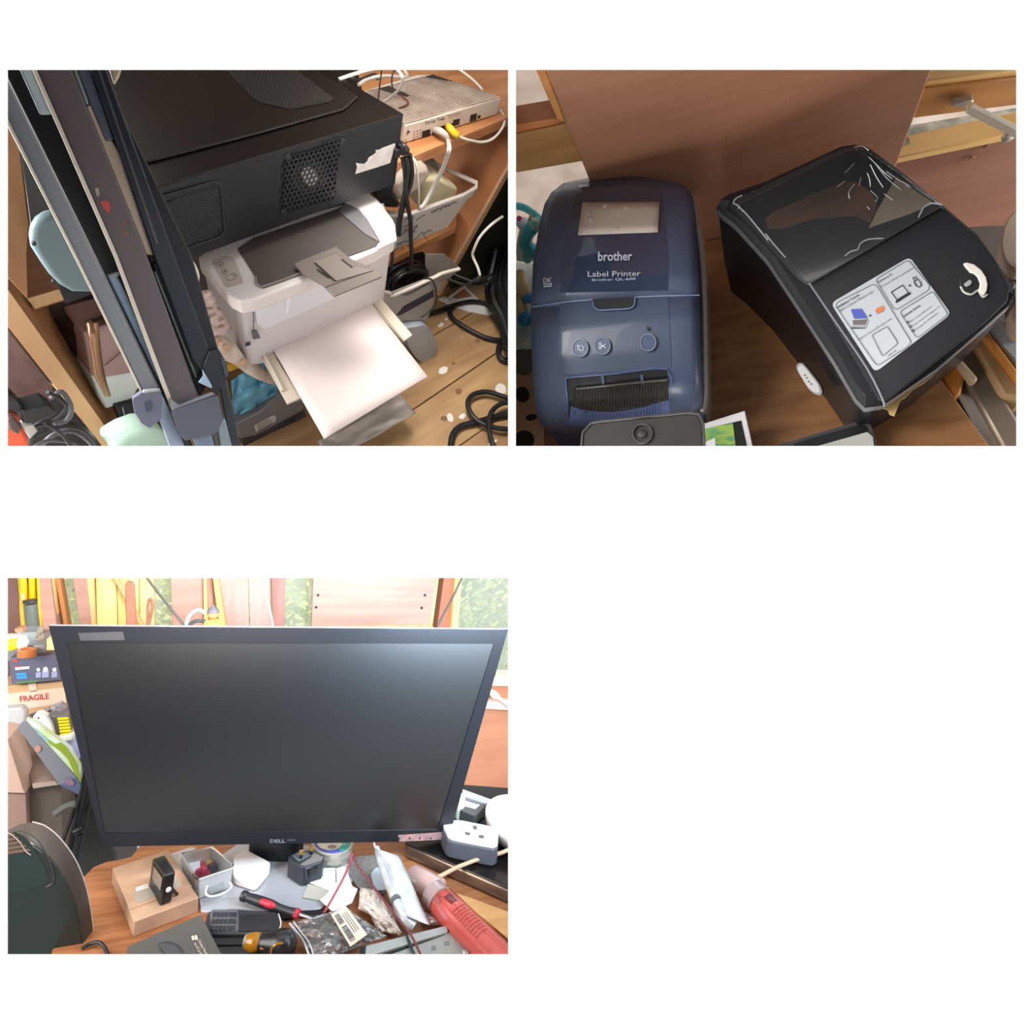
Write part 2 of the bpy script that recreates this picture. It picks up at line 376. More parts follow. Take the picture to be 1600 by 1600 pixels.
# front fan grille
gp = mp(B_, [(172, 595), (240, 548), (535, 450), (520, 520), (488, 830), (160, 920)])
case.part('fan_void', plate(Q, gp, nC, cC+.0004, .0003), m=C('void_black', '#060606', .8), smooth=False)
fn = case.part('fan_blades', Mb().slab(px_poly(Q, ell(*B_(335, 682), 29, 27, -20, 28), nC, cC+.0006), nC*.0002), m=C('fan_dark', '#1c1c1e', .5), smooth=False)
case.part('fan_hub', Mb().slab(px_poly(Q, ell(*B_(335, 682), 12.5, 15, -20, 24), nC, cC+.0009), nC*.0002), fn, m=C('hub_grey', '#97948f', .5), smooth=False)
case.part('fan_grille', hexweb(Q, gp, B_(335, 682), (7.0, -1.9), (.2, 8.2), nC, cC+.0018, .28, 14), m=C('grille_black', '#25272b', .35), smooth=False, kind='stuff', solid=.0008)
for q in ((195, 560), (537, 462), (475, 792), (172, 905)):
    case.part('grille_screw', Mb().lathe(Q.pl(*B_(*q), nC, cC), nC, [(.0042, 0), (.0042, .001), (.003, .0016)], 14), m=C('screw_dark', '#3a3b3c', .4, metal=.3))
# front left framed vent
fv = rnd(mp(A_, [(925, 832), (1310, 722), (1350, 740), (1382, 1035), (1345, 1075), (1062, 1170), (960, 1000)]), .08)
fi = mp(A_, [(955, 868), (1305, 765), (1325, 775), (1350, 1035), (1335, 1055), (1068, 1155)])
case.part('vent_frame', Mb().tube(px_poly(Q, fv, nC, cC+.0008), .0010, 6, 1, closed=True), m=C('frame_gloss', '#2b2d31', .25))
case.part('vent_void', plate(Q, fi, nC, cC+.0004, .0003), m=C('void_black', '#060606', .8), smooth=False)
case.part('vent_mesh', hexweb(Q, fi, (290, 340), (3.5, -.95), (.5, 3.7), nC, cC+.0012, .36, 40), m=C('mesh_grey', '#3a3c40', .4), smooth=False, kind='stuff')
# second vent between the tripod bars
f2 = mp(A_, [(520, 960), (600, 940), (760, 1240), (690, 1300)])
case.part('vent_mesh', hexweb(Q, f2, (165, 375), (3.6, -1), (.6, 3.8), nC, cC+.0012, .4, 30), m=C('mesh_light', '#73777c', .4), smooth=False, kind='stuff')
case.part('red_sticker', plate(Q, mp(A_, [(440, 775), (490, 765), (505, 825), (460, 835)]), nC, cC+.0006, .0004), m=C('sticker_red', '#a83434', .5), smooth=False)
case.part('badge', plate(Q, mp(A_, [(485, 880), (560, 868), (590, 940), (520, 955)]), nC, cC+.0006, .0004), m=C('badge_slate', '#46566a', .4), smooth=False)
# torn label
case.part('torn_sticker', plate(Q, mp(B_, [(625, 600), (650, 605), (680, 606), (697, 590), (705, 568), (730, 552), (752, 536), (748, 520), (775, 517), (800, 503), (838, 490), (868, 477), (872, 486), (838, 598), (800, 612), (622, 668), (632, 625)]), nC, cC+.0008, .0006), m=C('torn_label', '#e3dedc', .6, col2='#cfc4c0', scale=60), smooth=False)
# ---- router
rt = Thing(Q, 'router', 'dusty white router with ribbed top on the upper right shelf', 'router', Q.z(700, 190, SZ))
RZ = -.076
rtop = mp(B_, [(930, 365), (1535, 190), (1110, 42), (1000, 45), (660, 152), (860, 265)])
rv = [Q.z(a, b, RZ) for a, b in rtop]
rw = C('router_white', '#d8cabc', .5, col2='#c9b8a8', scale=14)
rt.part('housing', Mb().slab(rv, (0, 0, SZ-RZ+.001)), m=rw, bev=.002)
fa, fb_, fc_, fd = [np.array(B_(*q)) for q in ((925, 352), (1520, 182), (1105, 45), (690, 150))]
mb = Mb()
for j in range(24):
    row = []
    for s in (0, .5):
        r_ = []
        for i in range(25):
            u = i/24; v = (j+s)/24
            q = (fa*(1-u)+fb_*u)*(1-v)+(fd*(1-u)+fc_*u)*v
            h = RZ+.0022+.0016*math.sin(u*9+v*2.5)*(.4+v)
            r_.append(Q.z(*q, h))
        row.append(r_)
    mb.grid(row)
rt.part('rib', mb, m=C('rib_cream', '#c9b6a6', .55, col2='#b09a8a', scale=30), solid=.0012, kind='stuff', smooth=False)
rt.part('rib_bed', Mb().slab([Q.z(*q, RZ+.0006) for q in (fa, fb_, fc_, fd)], (0, 0, -.0004)), m=C('rib_gap', '#33261f', .8), smooth=False)
# dark dust patches on the ribs
# front face plane of the router
r0, r1 = Q.z(*B_(930, 365), RZ), Q.z(*B_(1535, 190), RZ); nr = nrm(np.cross(r1-r0, (0, 0, 1))); nr = nr if nr[1] < 0 else -nr; cR = nr.dot(r0)
ink = C('ink_dark', '#4a3f38', .6)
rt.part('lettering', text_px(Q, 'Dray Tek', mp(B_, [(1058, 340), (1180, 308), (1186, 332), (1064, 366)]), nr, cR, .0004, True), m=ink, smooth=False)
rt.part('model_print', text_px(Q, 'Vigor2862n', mp(B_, [(1196, 300), (1278, 280), (1280, 292), (1198, 312)]), nr, cR, .0004), m=ink, smooth=False)
rt.part('model_print', text_px(Q, 'VDSL2 Security', mp(B_, [(1196, 316), (1272, 296), (1273, 303), (1198, 323)]), nr, cR, .0004), m=ink, smooth=False)
for q in ([(1040, 402), (1090, 388), (1088, 428), (1038, 440)], [(1105, 385), (1150, 373), (1148, 410), (1103, 422)], [(1152, 372), (1190, 362), (1188, 400), (1150, 410)], [(1192, 361), (1232, 350), (1230, 388), (1190, 398)], [(1234, 332), (1275, 322), (1270, 358), (1232, 370)], [(1342, 300), (1382, 289), (1376, 332), (1336, 343)]):
    pt = rt.part('port', plate(Q, mp(B_, q), nr, cR+.0006, .0008), m=C('port_dark', '#15161a', .4), smooth=False)
rt.part('small_port', plate(Q, mp(B_, [(1388, 305), (1405, 300), (1403, 318), (1386, 322)]), nr, cR+.0006, .0008), m=C('port_dark', '#15161a', .4), smooth=False)
for u, v, w, h in [(940, 418, 12, 5), (945, 400, 16, 14), (935, 455, 8, 4)]+[(985+20*i, 405-6*i+17*j, 8, 4) for i in range(3) for j in range(4)]+[(975, 456, 20, 4), (935, 470, 10, 4)]:
    rt.part('led_mark', plate(Q, mp(B_, [(u, v), (u+w, v-w*.27), (u+w, v+h-w*.27), (u, v+h)]), nr, cR+.0004, .0003), m=ink, smooth=False)
# plugs and leads
greyc = C('lead_grey', '#bdb6ae', .45); yel = C('boot_yellow', '#e6be28', .4); whl = C('lead_white', '#d9d0c4', .45)
def fr(u, v, d=.0): return Q.pl(*B_(u, v), nr, cR+d)
t = Thing(Q, 'network_lead', 'grey network lead plugged into the router and looping down into the bin', 'lead', fr(1180, 440, .02))
t.part('boot', Mb().tube([fr(1120, 395, .002), fr(1150, 400, .014), fr(1185, 425, .022), fr(1200, 455, .024)], [.0052, .0055, .005, .0034], 10), m=greyc, ang=60)
t.part('wire', Mb().tube([fr(1200, 450, .024), Q.y(*B_(1208, 500), .0), Q.y(*B_(1195, 560), .0), Q.y(*B_(1160, 650), .01), Q.y(*B_(1100, 770), .02), Q.y(*B_(1050, 860), .02), Q.y(*B_(1020, 880), .02), Q.y(*B_(1018, 860), .02)], .0034, 8, flat=.5), m=greyc, ang=60)
t = Thing(Q, 'yellow_lead', 'white lead with yellow boot plugged into the router, arcing right', 'lead', fr(1240, 430, .02))
t.part('boot', Mb().tube([fr(1200, 372, .002), fr(1215, 385, .014), fr(1240, 415, .022), fr(1262, 430, .024)], [.0055, .006, .0055, .004], 12), m=yel, ang=60, label='ribbed yellow boot')
for k in range(3):
    t.part('boot_rib', Mb().lathe(fr(1224+k*14, 398+k*10, .017+.003*k), fr(1262, 430, .024)-fr(1215, 385, .014), [(.0056, 0), (.0064, .0008), (.0056, .0016)], 12), m=yel)
t.part('wire', Mb().tube([fr(1260, 430, .024), fr(1330, 455, .03), fr(1420, 468, .03), fr(1490, 440, .03), fr(1545, 370, .02), fr(1550, 310, .004), fr(1520, 262, -.004)], .0021, 8), m=whl, ang=60)
wire('white_lead', 'flat white lead arching over the router from behind the case', [Q.z(*B_(520, 75), 0.0), Q.z(*B_(640, 35), .005), Q.z(*B_(760, 5), .01), Q.z(*B_(860, 5), .01), Q.z(*B_(915, 60), .005), Q.z(*B_(900, 130), -.02), Q.z(*B_(850, 180), -.05), Q.z(*B_(800, 215), -.068)], .0030, greyc, flat=.6, cat='lead')
wire('white_lead', 'second white lead looping behind the router top corner', [Q.z(*B_(640, 110), -.03), Q.z(*B_(700, 75), -.03), Q.z(*B_(800, 55), -.03), Q.z(*B_(940, 60), -.045), Q.z(*B_(930, 20), -.05)], .0024, greyc, cat='lead')
wire('white_lead', 'thin white lead falling from the top edge onto the right end of the router', [Q.y(*B_(1250, 0), .2), Q.y(*B_(1310, 40), .18), Q.y(*B_(1370, 90), .15), Q.y(*B_(1415, 140), .12)], .0018, whl, cat='lead')
wire('maroon_lead', 'thin maroon lead resting bent on the router ribs', [Q.z(*B_(870, 10), .02), Q.z(*B_(850, 60), -.02), Q.z(*B_(855, 130), -.055), Q.z(*B_(900, 170), -.07), Q.z(*B_(950, 215), -.071), Q.z(*B_(945, 235), -.071), Q.z(*B_(895, 255), -.071)], .0012, C('lead_maroon', '#5c2a30', .4), cat='lead')
wire('maroon_lead', 'straight maroon lead standing up between case and router', [Q.z(*B_(790, 0), .02), Q.z(*B_(775, 100), -.03), Q.z(*B_(765, 200), -.068)], .0011, C('lead_maroon', '#5c2a30', .4), cat='lead')
blk = C('lead_black', '#1b1b1e', .4)
wire('black_lead', 'black lead crossing behind the case top corner', [Q.z(*B_(600, 60), -.02), Q.z(*B_(640, 85), -.03), Q.z(*B_(740, 50), -.03), Q.z(*B_(760, 70), -.05)], .0028, blk, cat='lead')
# black plugs at the case corner and hanging power leads
t = Thing(Q, 'plug_cluster', 'cluster of black plugs at the lower right corner of the black case', 'plug', Q.y(*B_(910, 560), .005))
for q in ([(872, 520), (905, 512), (905, 570), (868, 575)], [(900, 490), (940, 500), (965, 520), (960, 550), (910, 560)]):
    t.part('plug', Mb().slab(px_poly(Q, mp(B_, q), (0, 1, 0), -.006), (0, .016, 0)), m=blk, bev=.002)
t.part('plug_body', Mb().tube([Q.y(*B_(890, 470), .012), Q.y(*B_(920, 500), .0), Q.y(*B_(945, 525), -.004)], [.004, .006, .005], 8), m=blk)
def bl(label, pts, r=.0033): wire('power_lead', label, pts, r, blk, cat='lead')
bl('leftmost black power lead hanging from the plug cluster', [Q.y(*B_(912, 565), -.004), Q.y(*B_(925, 640), -.008), Q.y(*B_(930, 760), -.008), Q.y(*B_(900, 900), -.01), Q.y(*B_(885, 1010), -.012), Q.y(*B_(860, 1080), -.012), Q.y(*B_(852, 1190), -.012), Q.y(*B_(848, 1260), -.01)], .0026)
bl('middle black power lead hanging in front of the bin', [Q.y(*B_(935, 560), -.006), Q.y(*B_(950, 640), -.01), Q.y(*B_(935, 740), -.01), Q.y(*B_(945, 850), -.012), Q.y(*B_(965, 960), -.012), Q.y(*B_(968, 1080), -.01), Q.y(*B_(972, 1190), -.008), Q.y(*D_(955, 70), .0), Q.y(*D_(905, 130), .02)], .0036)
bl('right black power lead hanging beside the grey lead', [Q.y(*B_(960, 545), -.004), Q.y(*B_(975, 640), -.006), Q.y(*B_(968, 720), -.006), Q.y(*B_(945, 790), -.006), Q.y(*B_(905, 930), -.006), Q.y(*B_(895, 1050), -.004)], .0036)
wire('white_lead', 'white lead dropping from behind the shelf into the upper bin', [Q.y(*B_(965, 560), .012), Q.y(*B_(1000, 600), .004), Q.y(*B_(1012, 700), .004), Q.y(*B_(1018, 800), .01), Q.y(*B_(1015, 880), .02)], .0030, whl, flat=.6, cat='lead')
# ---- upper bin
binm = film('bin_milky', '#cfc6bc', .55, .3, bump=.15)
t = Thing(Q, 'storage_bin', 'milky plastic bin with black scribbles on the lower shelf under the router', 'bin', Q.z(655, 385, LZ))
bf = mp(B_, [(835, 935), (925, 945), (1290, 800), (1340, 770), (1200, 1000), (840, 1165)])
b1 = mp(B_, [(1085, 590), (1380, 725), (1372, 760), (1300, 800), (930, 930), (760, 900), (720, 800), (900, 600)])
BZT = -.19
rimv = [Q.z(a, b, BZT) for a, b in b1]
t.part('rim', Mb().tube(rimv[:6], .004, 8, 1), m=film('bin_rim', '#dcd2c8', .75, .3, bump=0))
t.part('rim_flange', Mb().slab([Q.z(*q, BZT) for q in mp(B_, [(1290, 790), (1380, 725), (1376, 765), (1310, 812)])], (0, 0, -.01)), m=film('bin_rim', '#dcd2c8', .75, .3, bump=0), bev=.002)
fz = [Q.z(*q, BZT) for q in mp(B_, [(820, 925), (925, 935), (1300, 800)])]
yb_ = fz[2][1]+.004
t.part('front_wall', Mb().slab([Q.y(*q, .0) for q in mp(B_, [(820, 925), (925, 940), (1300, 805), (1195, 1000), (840, 1150)])], (0, .002, 0)), m=binm)
t.part('end_wall', Mb().slab([Q.y(*q, .02) for q in mp(B_, [(1300, 805), (1372, 760), (1190, 1010), (1195, 1000)])], (0, .002, 0)), m=binm)
def strokes(paths, y, r, m, name='scribble'):
    mb = Mb()
    for p in paths: mb.tube([Q.y(*q, y) for q in mp(B_, p)], r, 5, 3)
    t.part(name, mb, m=m, kind='stuff')
strokes([[(1100, 915), (1110, 895), (1120, 905), (1135, 885), (1150, 880)], [(1150, 900), (1170, 870), (1185, 875), (1200, 860)], [(1205, 870), (1230, 848), (1255, 842)], [(1095, 905), (1180, 870), (1260, 840)],
         [(930, 960), (960, 930), (985, 935), (960, 980), (925, 1000)], [(1000, 960), (1040, 930), (1060, 925)], [(910, 1050), (950, 1010), (990, 1000), (1010, 990), (960, 1060)], [(880, 1110), (930, 1090), (990, 1080), (1040, 1030), (1055, 1060), (1080, 1085)], [(1040, 1050), (1080, 1020), (1100, 1025)], [(880, 1140), (900, 1100), (920, 1140)], [(945, 1120), (990, 1100)], [(930, 1020), (1000, 1030)]], -.001, .0006, C('marker_ink', '#3b3a3e', .6))
single(Q, 'cream_fabric', 'cream folded fabric inside the upper bin', 'fabric', Q.y(*B_(1130, 850), .05), Mb().slab([Q.y(*q, .045) for q in mp(B_, [(1040, 700), (1150, 690), (1270, 760), (1250, 820), (1080, 900), (1020, 880)])], (0, .05, 0)), m=C('fabric_cream', '#cfc3a2', .8, col2='#b9ad8c', scale=14), bev=.006)
single(Q, 'beige_packet', 'beige rounded packet inside the upper bin by the black leads', 'packet', Q.y(*B_(950, 830), .03), Mb().slab([Q.y(*q, .03) for q in rnd(mp(B_, [(870, 720), (960, 650), (1080, 620), (1100, 680), (1010, 780), (900, 850), (860, 790)]), .3)], (0, .05, 0)), m=C('packet_beige', '#c0ae9c', .6, col2='#8f857b', scale=12), bev=.008)
single(Q, 'black_pouch', 'black rounded pouch wedged between printer and beige packet', 'case', Q.y(*B_(820, 830), .04), Mb().slab([Q.y(*q, .028) for q in rnd(mp(B_, [(740, 780), (840, 690), (880, 700), (855, 790), (910, 850), (890, 885), (800, 880)]), .3)], (0, .05, 0)), m=C('shoe_black', '#17181b', .35), bev=.008)
by('grey_tin', 'grey metal tin standing behind the contents of the upper bin', 'tin', mp(B_, [(985, 640), (1130, 590), (1140, 640), (1060, 730), (1000, 700)]), .10, .05, C('tin_grey', '#8f8a86', .4, metal=.2))
# ---- lower bins
t = Thing(Q, 'clear_bin', 'clear bin full of coiled black cable below the lower shelf', 'bin', Q.z(650, 470, -.44))
t.part('front_wall', Mb().slab([Q.y(*q, -.03) for q in mp(D_, [(745, 215), (830, 235), (1100, 130), (1170, 165), (1060, 420), (900, 430)])], (0, .002, 0)), m=film('bin_lower', '#b9b3ae', .5, .3, bump=.1))
t.part('rim', Mb().tube([Q.y(*q, -.032) for q in mp(D_, [(760, 215), (800, 225), (835, 230), (860, 245), (1100, 140), (1160, 110), (1270, 80)])], .0032, 8, 3), m=film('bin_rim', '#dcd2c8', .75, .3, bump=0))
t.part('end_wall', Mb().slab([Q.y(*q, .0) for q in mp(D_, [(1060, -10), (1180, -10), (1280, 80), (1150, 180), (1090, 140), (1060, 60)])], (0, .002, 0)), m=film('bin_lower', '#b9b3ae', .5, .3, bump=.1))
t.part('label_band', Mb().slab([Q.y(*q, -.034) for q in mp(D_, [(880, 370), (925, 315), (1110, 215), (1112, 255), (900, 372)])], (0, .001, 0)), m=C('band_navy', '#24283a', .5))
t.part('white_card', Mb().slab([Q.y(*q, -.033) for q in mp(D_, [(750, 225), (950, 250), (1090, 170), (1105, 290), (1060, 400), (890, 400)])], (0, .001, 0)), m=C('card_grey', '#9d9894', .6))
coil = C('coil_black', '#0f0f12', .35)
for k in range(7):
    cx, cy = D_(930+rr.uniform(-30, 30), 130+rr.uniform(-25, 25))
    wire('coiled_cable', 'coiled black cable in the clear bin, %s in the stack' % ('foremost','second from the front','third from the front','middle','third from the back','second from the back','rearmost')[k], [Q.y(a, b, .0+.01*k) for a, b in ell(cx, cy, 30+rr.uniform(-6, 4), 15+rr.uniform(-3, 3), -25, 14)]+[Q.y(*ell(cx, cy, 30, 15, -25, 14)[0], .01*k)], .0045, coil, base=Q.y(cx, cy+15, .01*k), group='coiled cables in the clear bin')
by('dark_bin_void', 'dark sheet standing in for the shaded inside of the clear bin behind the coils', 'bag', mp(D_, [(760, 110), (830, 90), (1080, 10), (1070, 130), (870, 250), (740, 220)]), .07, .02, C('bin_shade', '#0c0c0e', .8))  # dark sheet stands for the shade behind the coils
wire('black_cable', 'black cord draped over the clear bin front with a barrel plug', [Q.y(*D_(1050, 140), -.045), Q.y(*D_(1100, 150), -.045), Q.y(*D_(1125, 220), -.045), Q.y(*D_(1120, 300), -.045), Q.y(*D_(1080, 350), -.045), Q.y(*D_(1030, 385), -.045)], .0016, blk, cat='cord')
t = Thing(Q, 'pale_tub', 'pale blue grey translucent tub below the clear bin', 'tub', Q.z(670, 560, -.49))
t.part('tub_body', Mb().slab([Q.y(*q, -.045) for q in rnd(mp(D_, [(930, 450), (1060, 430), (1100, 470), (1142, 560), (1130, 620), (1070, 690), (1000, 640), (950, 560)]), .2)], (0, .08, 0)), m=C('tub_blue', '#9aa2aa', .25, col2='#b4bcc4', scale=8), bev=.008)
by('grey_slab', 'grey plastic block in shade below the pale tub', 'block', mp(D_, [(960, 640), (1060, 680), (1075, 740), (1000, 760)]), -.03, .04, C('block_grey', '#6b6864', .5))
by('glossy_sheet', 'dark grey green glossy panel leaning right of the cabinet', 'panel', [(715, 420), (796, 256), (796, 470), (700, 470)], .09, .01, C('panel_dark', '#33352f', .25, col2='#454438', scale=5), bev=.001)
# ---- floor
FZ = -.5
fl = bpy.data.objects.new('floor', None); COL.objects.link(fl); fl.matrix_world = Q.M; props(fl, 'worn pine floorboards', kind='structure')
pinef = C('floor_pine', '#b5926a', .5, col2='#94724e', scale=7, stretch=(1.2, 7, 1), ramp=(.3, .7), bump=.1)
pinef2 = C('floor_pine2', '#bd9b70', .5, col2='#9c7a54', scale=6, stretch=(1.2, 6, 1), ramp=(.3, .7))
def plank(pts, m):
    t = Thing.__new__(Thing); t.P = Q; t.base = np.zeros(3); t.o = fl
    t.part('plank', Mb().slab([Q.z(a, b, FZ) for a, b in pts], (0, 0, -.018)), m=m, bev=.0012)
plank([(420, 660), (677, 523), (799, 452), (799, 380), (700, 400), (420, 500)], pinef2)
plank([(420, 661.5), (677, 524.5), (799, 453.5), (799, 531), (780, 547.5), (642, 641), (560, 696), (440, 778), (300, 778)], pinef)
plank([(561, 697.5), (643, 642.5), (781, 549), (799, 536), (799, 639), (717, 696), (597, 778), (442, 778)], pinef2)
plank([(718, 697.5), (799, 641), (799, 778), (600, 778)], pinef)
plank([(-60, 640), (419, 500), (419, 662), (298, 778), (-60, 778)], pinef2)
rk = random.Random(11)
splat = C('paint_splat', '#dcd8d0', .6); knot = C('knot', '#7d5a38', .6)
def spl(name, u, v, a, b, m, rot=0):
    t = Thing.__new__(Thing); t.P = Q; t.base = np.zeros(3); t.o = fl
    pts = [(x+rk.uniform(-.8, .8), y+rk.uniform(-.6, .6)) for x, y in ell(*D_(u, v), a, b, rot, 12)]
    t.part(name, Mb().slab([Q.z(x, y, FZ+.0004) for x, y in pts], (0, 0, -.0003)), m=m, smooth=False)
for u, v, a, b in ((1155, 430, 5, 3), (1190, 395, 3, 1.5), (1170, 715, 8, 5), (1215, 1010, 5, 7), (1290, 1000, 6, 4), (1480, 1165, 9, 2), (1530, 830, 8, 9)): spl('paint_splat', u, v, a, b, splat, -30)
for u, v, a, b in ((1265, 845, 5, 5), (1175, 1015, 5, 4), (1385, 530, 4, 2.5), (1235, 670, 3, 2)): spl('knot', u, v, a, b, knot)
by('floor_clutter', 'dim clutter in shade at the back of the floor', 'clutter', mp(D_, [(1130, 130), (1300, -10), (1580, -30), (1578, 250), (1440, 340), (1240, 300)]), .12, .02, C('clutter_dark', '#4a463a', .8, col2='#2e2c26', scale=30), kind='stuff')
sheetw = [Q.z(*q, FZ+.002) for q in mp(D_, [(1140, 270), (1310, 190), (1480, 360), (1460, 372), (1320, 345), (1200, 300)])]
single(Q, 'white_card', 'white card lying on the floorboards by the cables', 'card', sheetw[0], Mb().slab(sheetw, (0, 0, -.0015)), m=paper, smooth=False)
cardw = [Q.z(*q, FZ+.004) for q in mp(D_, [(1180, 250), (1290, 195), (1350, 250), (1260, 265)])]
single(Q, 'brown_card', 'brown card corner lying on the white card', 'card', cardw[0], Mb().slab(cardw, (0, 0, -.0015)), m=C('card_brown', '#a8784c', .6), smooth=False)
def fw(label, pts, r, m=blk, zz=.008, name='floor_cable', dz=None):
    wire(name, label, [Q.z(*D_(u, v), FZ+zz+(dz[i] if dz else 0)) for i, (u, v) in enumerate(pts)], r, m)
fw('thick black cable coil at the bottom right of the floor', [(1215, 1220), (1230, 1120), (1280, 1065), (1380, 1040), (1480, 1010), (1600, 985)], .0065)
fw('black cable loop lying over the thick coil at bottom right', [(1600, 1085), (1500, 1075), (1400, 1040), (1340, 980), (1325, 910), (1360, 865), (1440, 850), (1520, 870), (1600, 900)], .0052, zz=.016)
fw('inner black cable loop at the bottom right floor corner', [(1500, 1220), (1465, 1130), (1455, 1040), (1475, 970), (1530, 925), (1600, 910)], .0052, zz=.024)
fw('black cable loop lying on the boards left of the cable bundle', [(1060, 365), (1140, 345), (1230, 310), (1340, 285), (1440, 300), (1490, 340), (1540, 450), (1545, 520), (1450, 515), (1330, 460), (1240, 400), (1210, 350), (1235, 315)], .005)
fw('black cable curling at the right edge above the floor coils', [(1600, 460), (1540, 520), (1515, 590), (1530, 640), (1580, 660), (1600, 660)], .006, zz=.01)
fw('thin black cable sweeping to the bundle from the clear bin', [(970, 20), (1100, 90), (1240, 160), (1340, 180), (1440, 165), (1500, 120)], .003, zz=.12)
fw('second thin black cable sweeping to the bundle', [(990, 30), (1130, 60), (1250, 120), (1380, 160), (1480, 110)], .003, zz=.13)
for k in range(9):
    x0 = 1470+k*16
    fw('one of the black cables in the bundle hanging at the right edge' if 0 else 'strand %s of the black cable bundle at the right edge' % ('leftmost', 'second from left', 'third from left', 'fourth from left', 'middle', 'fourth from right', 'third from right', 'second from right', 'rightmost')[k], [(x0+20, -60), (x0-15+rr.uniform(-10, 10), 60), (x0-25, 160), (x0+rr.uniform(-20, 20), 280), (min(x0+50, 1590), 400), (min(x0+80+rr.uniform(-9, 9), 1592), 520), (min(x0+90, 1594), 590)], .0042 if k % 2 else .005, C('bundle%d' % (k % 3), ('#1a1b1c', '#26282a', '#3a3d3e')[k % 3], .4), zz=.05+.006*(k % 4))
wire('white_cable', 'white cord looping down past the bundle to a white plug on the floor', [Q.y(*B_(1540, 935), .03), Q.y(*B_(1470, 985), .02), Q.y(*B_(1400, 1060), .02), Q.y(*B_(1362, 1140), .02), Q.y(*D_(1355, 0), .02), Q.y(*D_(1385, 70), .0), Q.y(*D_(1400, 120), -.01)], .0028, C('cord_bright', '#efe9de', .4), cat='cord')
fw('white plug lead lying across the white card', [(1400, 130), (1330, 170), (1250, 230), (1190, 275)], .0035, C('cord_bright', '#efe9de', .4), name='white_plug_lead')
fw('pale grey cord threading through the bundle at the right edge', [(1500, -40), (1480, 60), (1460, 140), (1440, 170)], .0035, C('lead_teal', '#6f7d78', .4), zz=.09)
# ---- left side: things by the cabinet
by('pink_sack', 'glossy brownish pink plastic sheet outside the cabinet at the left edge', 'sheet', mp(C_, [(-60, 420), (10, 470), (150, 650), (290, 830), (300, 900), (250, 950), (120, 980), (0, 1000), (-60, 1000)]), -.06, .01, C('sheet_pink', '#8a6a64', .2, col2='#6d5450', scale=4, bump=.3, bscale=9), bev=.001)
by('dark_recess', 'dark upright sheet filling the recess behind the cables at the lower left corner', 'mat', mp(C_, [(-60, 950), (300, 830), (640, 1240), (-60, 1240)]), -.02, .01, C('recess_dark', '#29282a', .7))  # dark upright sheet fills the recess behind the cables
for k, pts in enumerate(([(150, 1190), (170, 1090), (280, 1040), (420, 1060), (520, 1120), (590, 1210)], [(220, 1200), (300, 1130), (420, 1110), (520, 1170), (560, 1230)], [(190, 1130), (330, 1080), (480, 1100), (560, 1180), (600, 1240)], [(280, 900), (350, 860), (410, 960), (380, 1040), (300, 1060)], [(260, 860), (330, 900), (380, 960), (300, 1040), (180, 1080)], [(160, 1220), (260, 1170), (400, 1180), (480, 1230)], [(240, 1060), (340, 1120), (420, 1220)])):
    wire('cable_loop', 'grey black cable loop %s the tangle outside the cabinet, lower left' % ('outermost in', 'innermost in', 'second outermost in', 'uppermost in', 'curling left across', 'lowest in', 'slanting through')[k], [Q.y(*C_(*q), -.07-.004*k) for q in pts], .0028 if k < 4 else .0022, C('loop%d' % (k % 2), ('#2a2b2e', '#5a5c62')[k % 2], .3))
t = Thing(Q, 'orange_tool', 'orange red tool body with black clamp at the lower left corner', 'tool', Q.y(*C_(60, 1200), -.09))
t.part('orange_body', Mb().slab(px_poly(Q, mp(C_, [(-60, 1060), (0, 1050), (95, 1080), (130, 1130), (150, 1180), (140, 1240), (-60, 1240)]), (0, 1, 0), -.10), (0, .03, 0)), m=C('tool_orange', '#d9552f', .4), bev=.006)
t.part('orange_shoulder', Mb().slab(px_poly(Q, mp(C_, [(-60, 990), (60, 990), (120, 1010), (110, 1060), (-60, 1060)]), (0, 1, 0), -.095), (0, .03, 0)), m=C('tool_orange_d', '#b04a30', .4), bev=.004)
t.part('clamp', Mb().slab(px_poly(Q, mp(C_, [(100, 985), (260, 940), (320, 980), (310, 1010), (180, 1060), (110, 1065)]), (0, 1, 0), -.112), (0, .02, 0)), m=black_pl, bev=.002)
t.part('grip', Mb().slab(px_poly(Q, mp(C_, [(0, 880), (60, 900), (125, 970), (60, 1000), (0, 970)]), (0, 1, 0), -.108), (0, .02, 0)), m=black_pl, bev=.002)
t.part('latch', Mb().slab(px_poly(Q, mp(C_, [(10, 1040), (60, 1030), (100, 1090), (80, 1140), (20, 1100)]), (0, 1, 0), -.114), (0, .01, 0)), m=C('latch_brown', '#4a3430', .4), bev=.002)
t.part('grey_vent', Mb().slab(px_poly(Q, mp(C_, [(110, 1080), (170, 1070), (200, 1110), (150, 1160)]), (0, 1, 0), -.113), (0, .01, 0)), m=C('vent_grey', '#a8a4a0', .4), bev=.001)
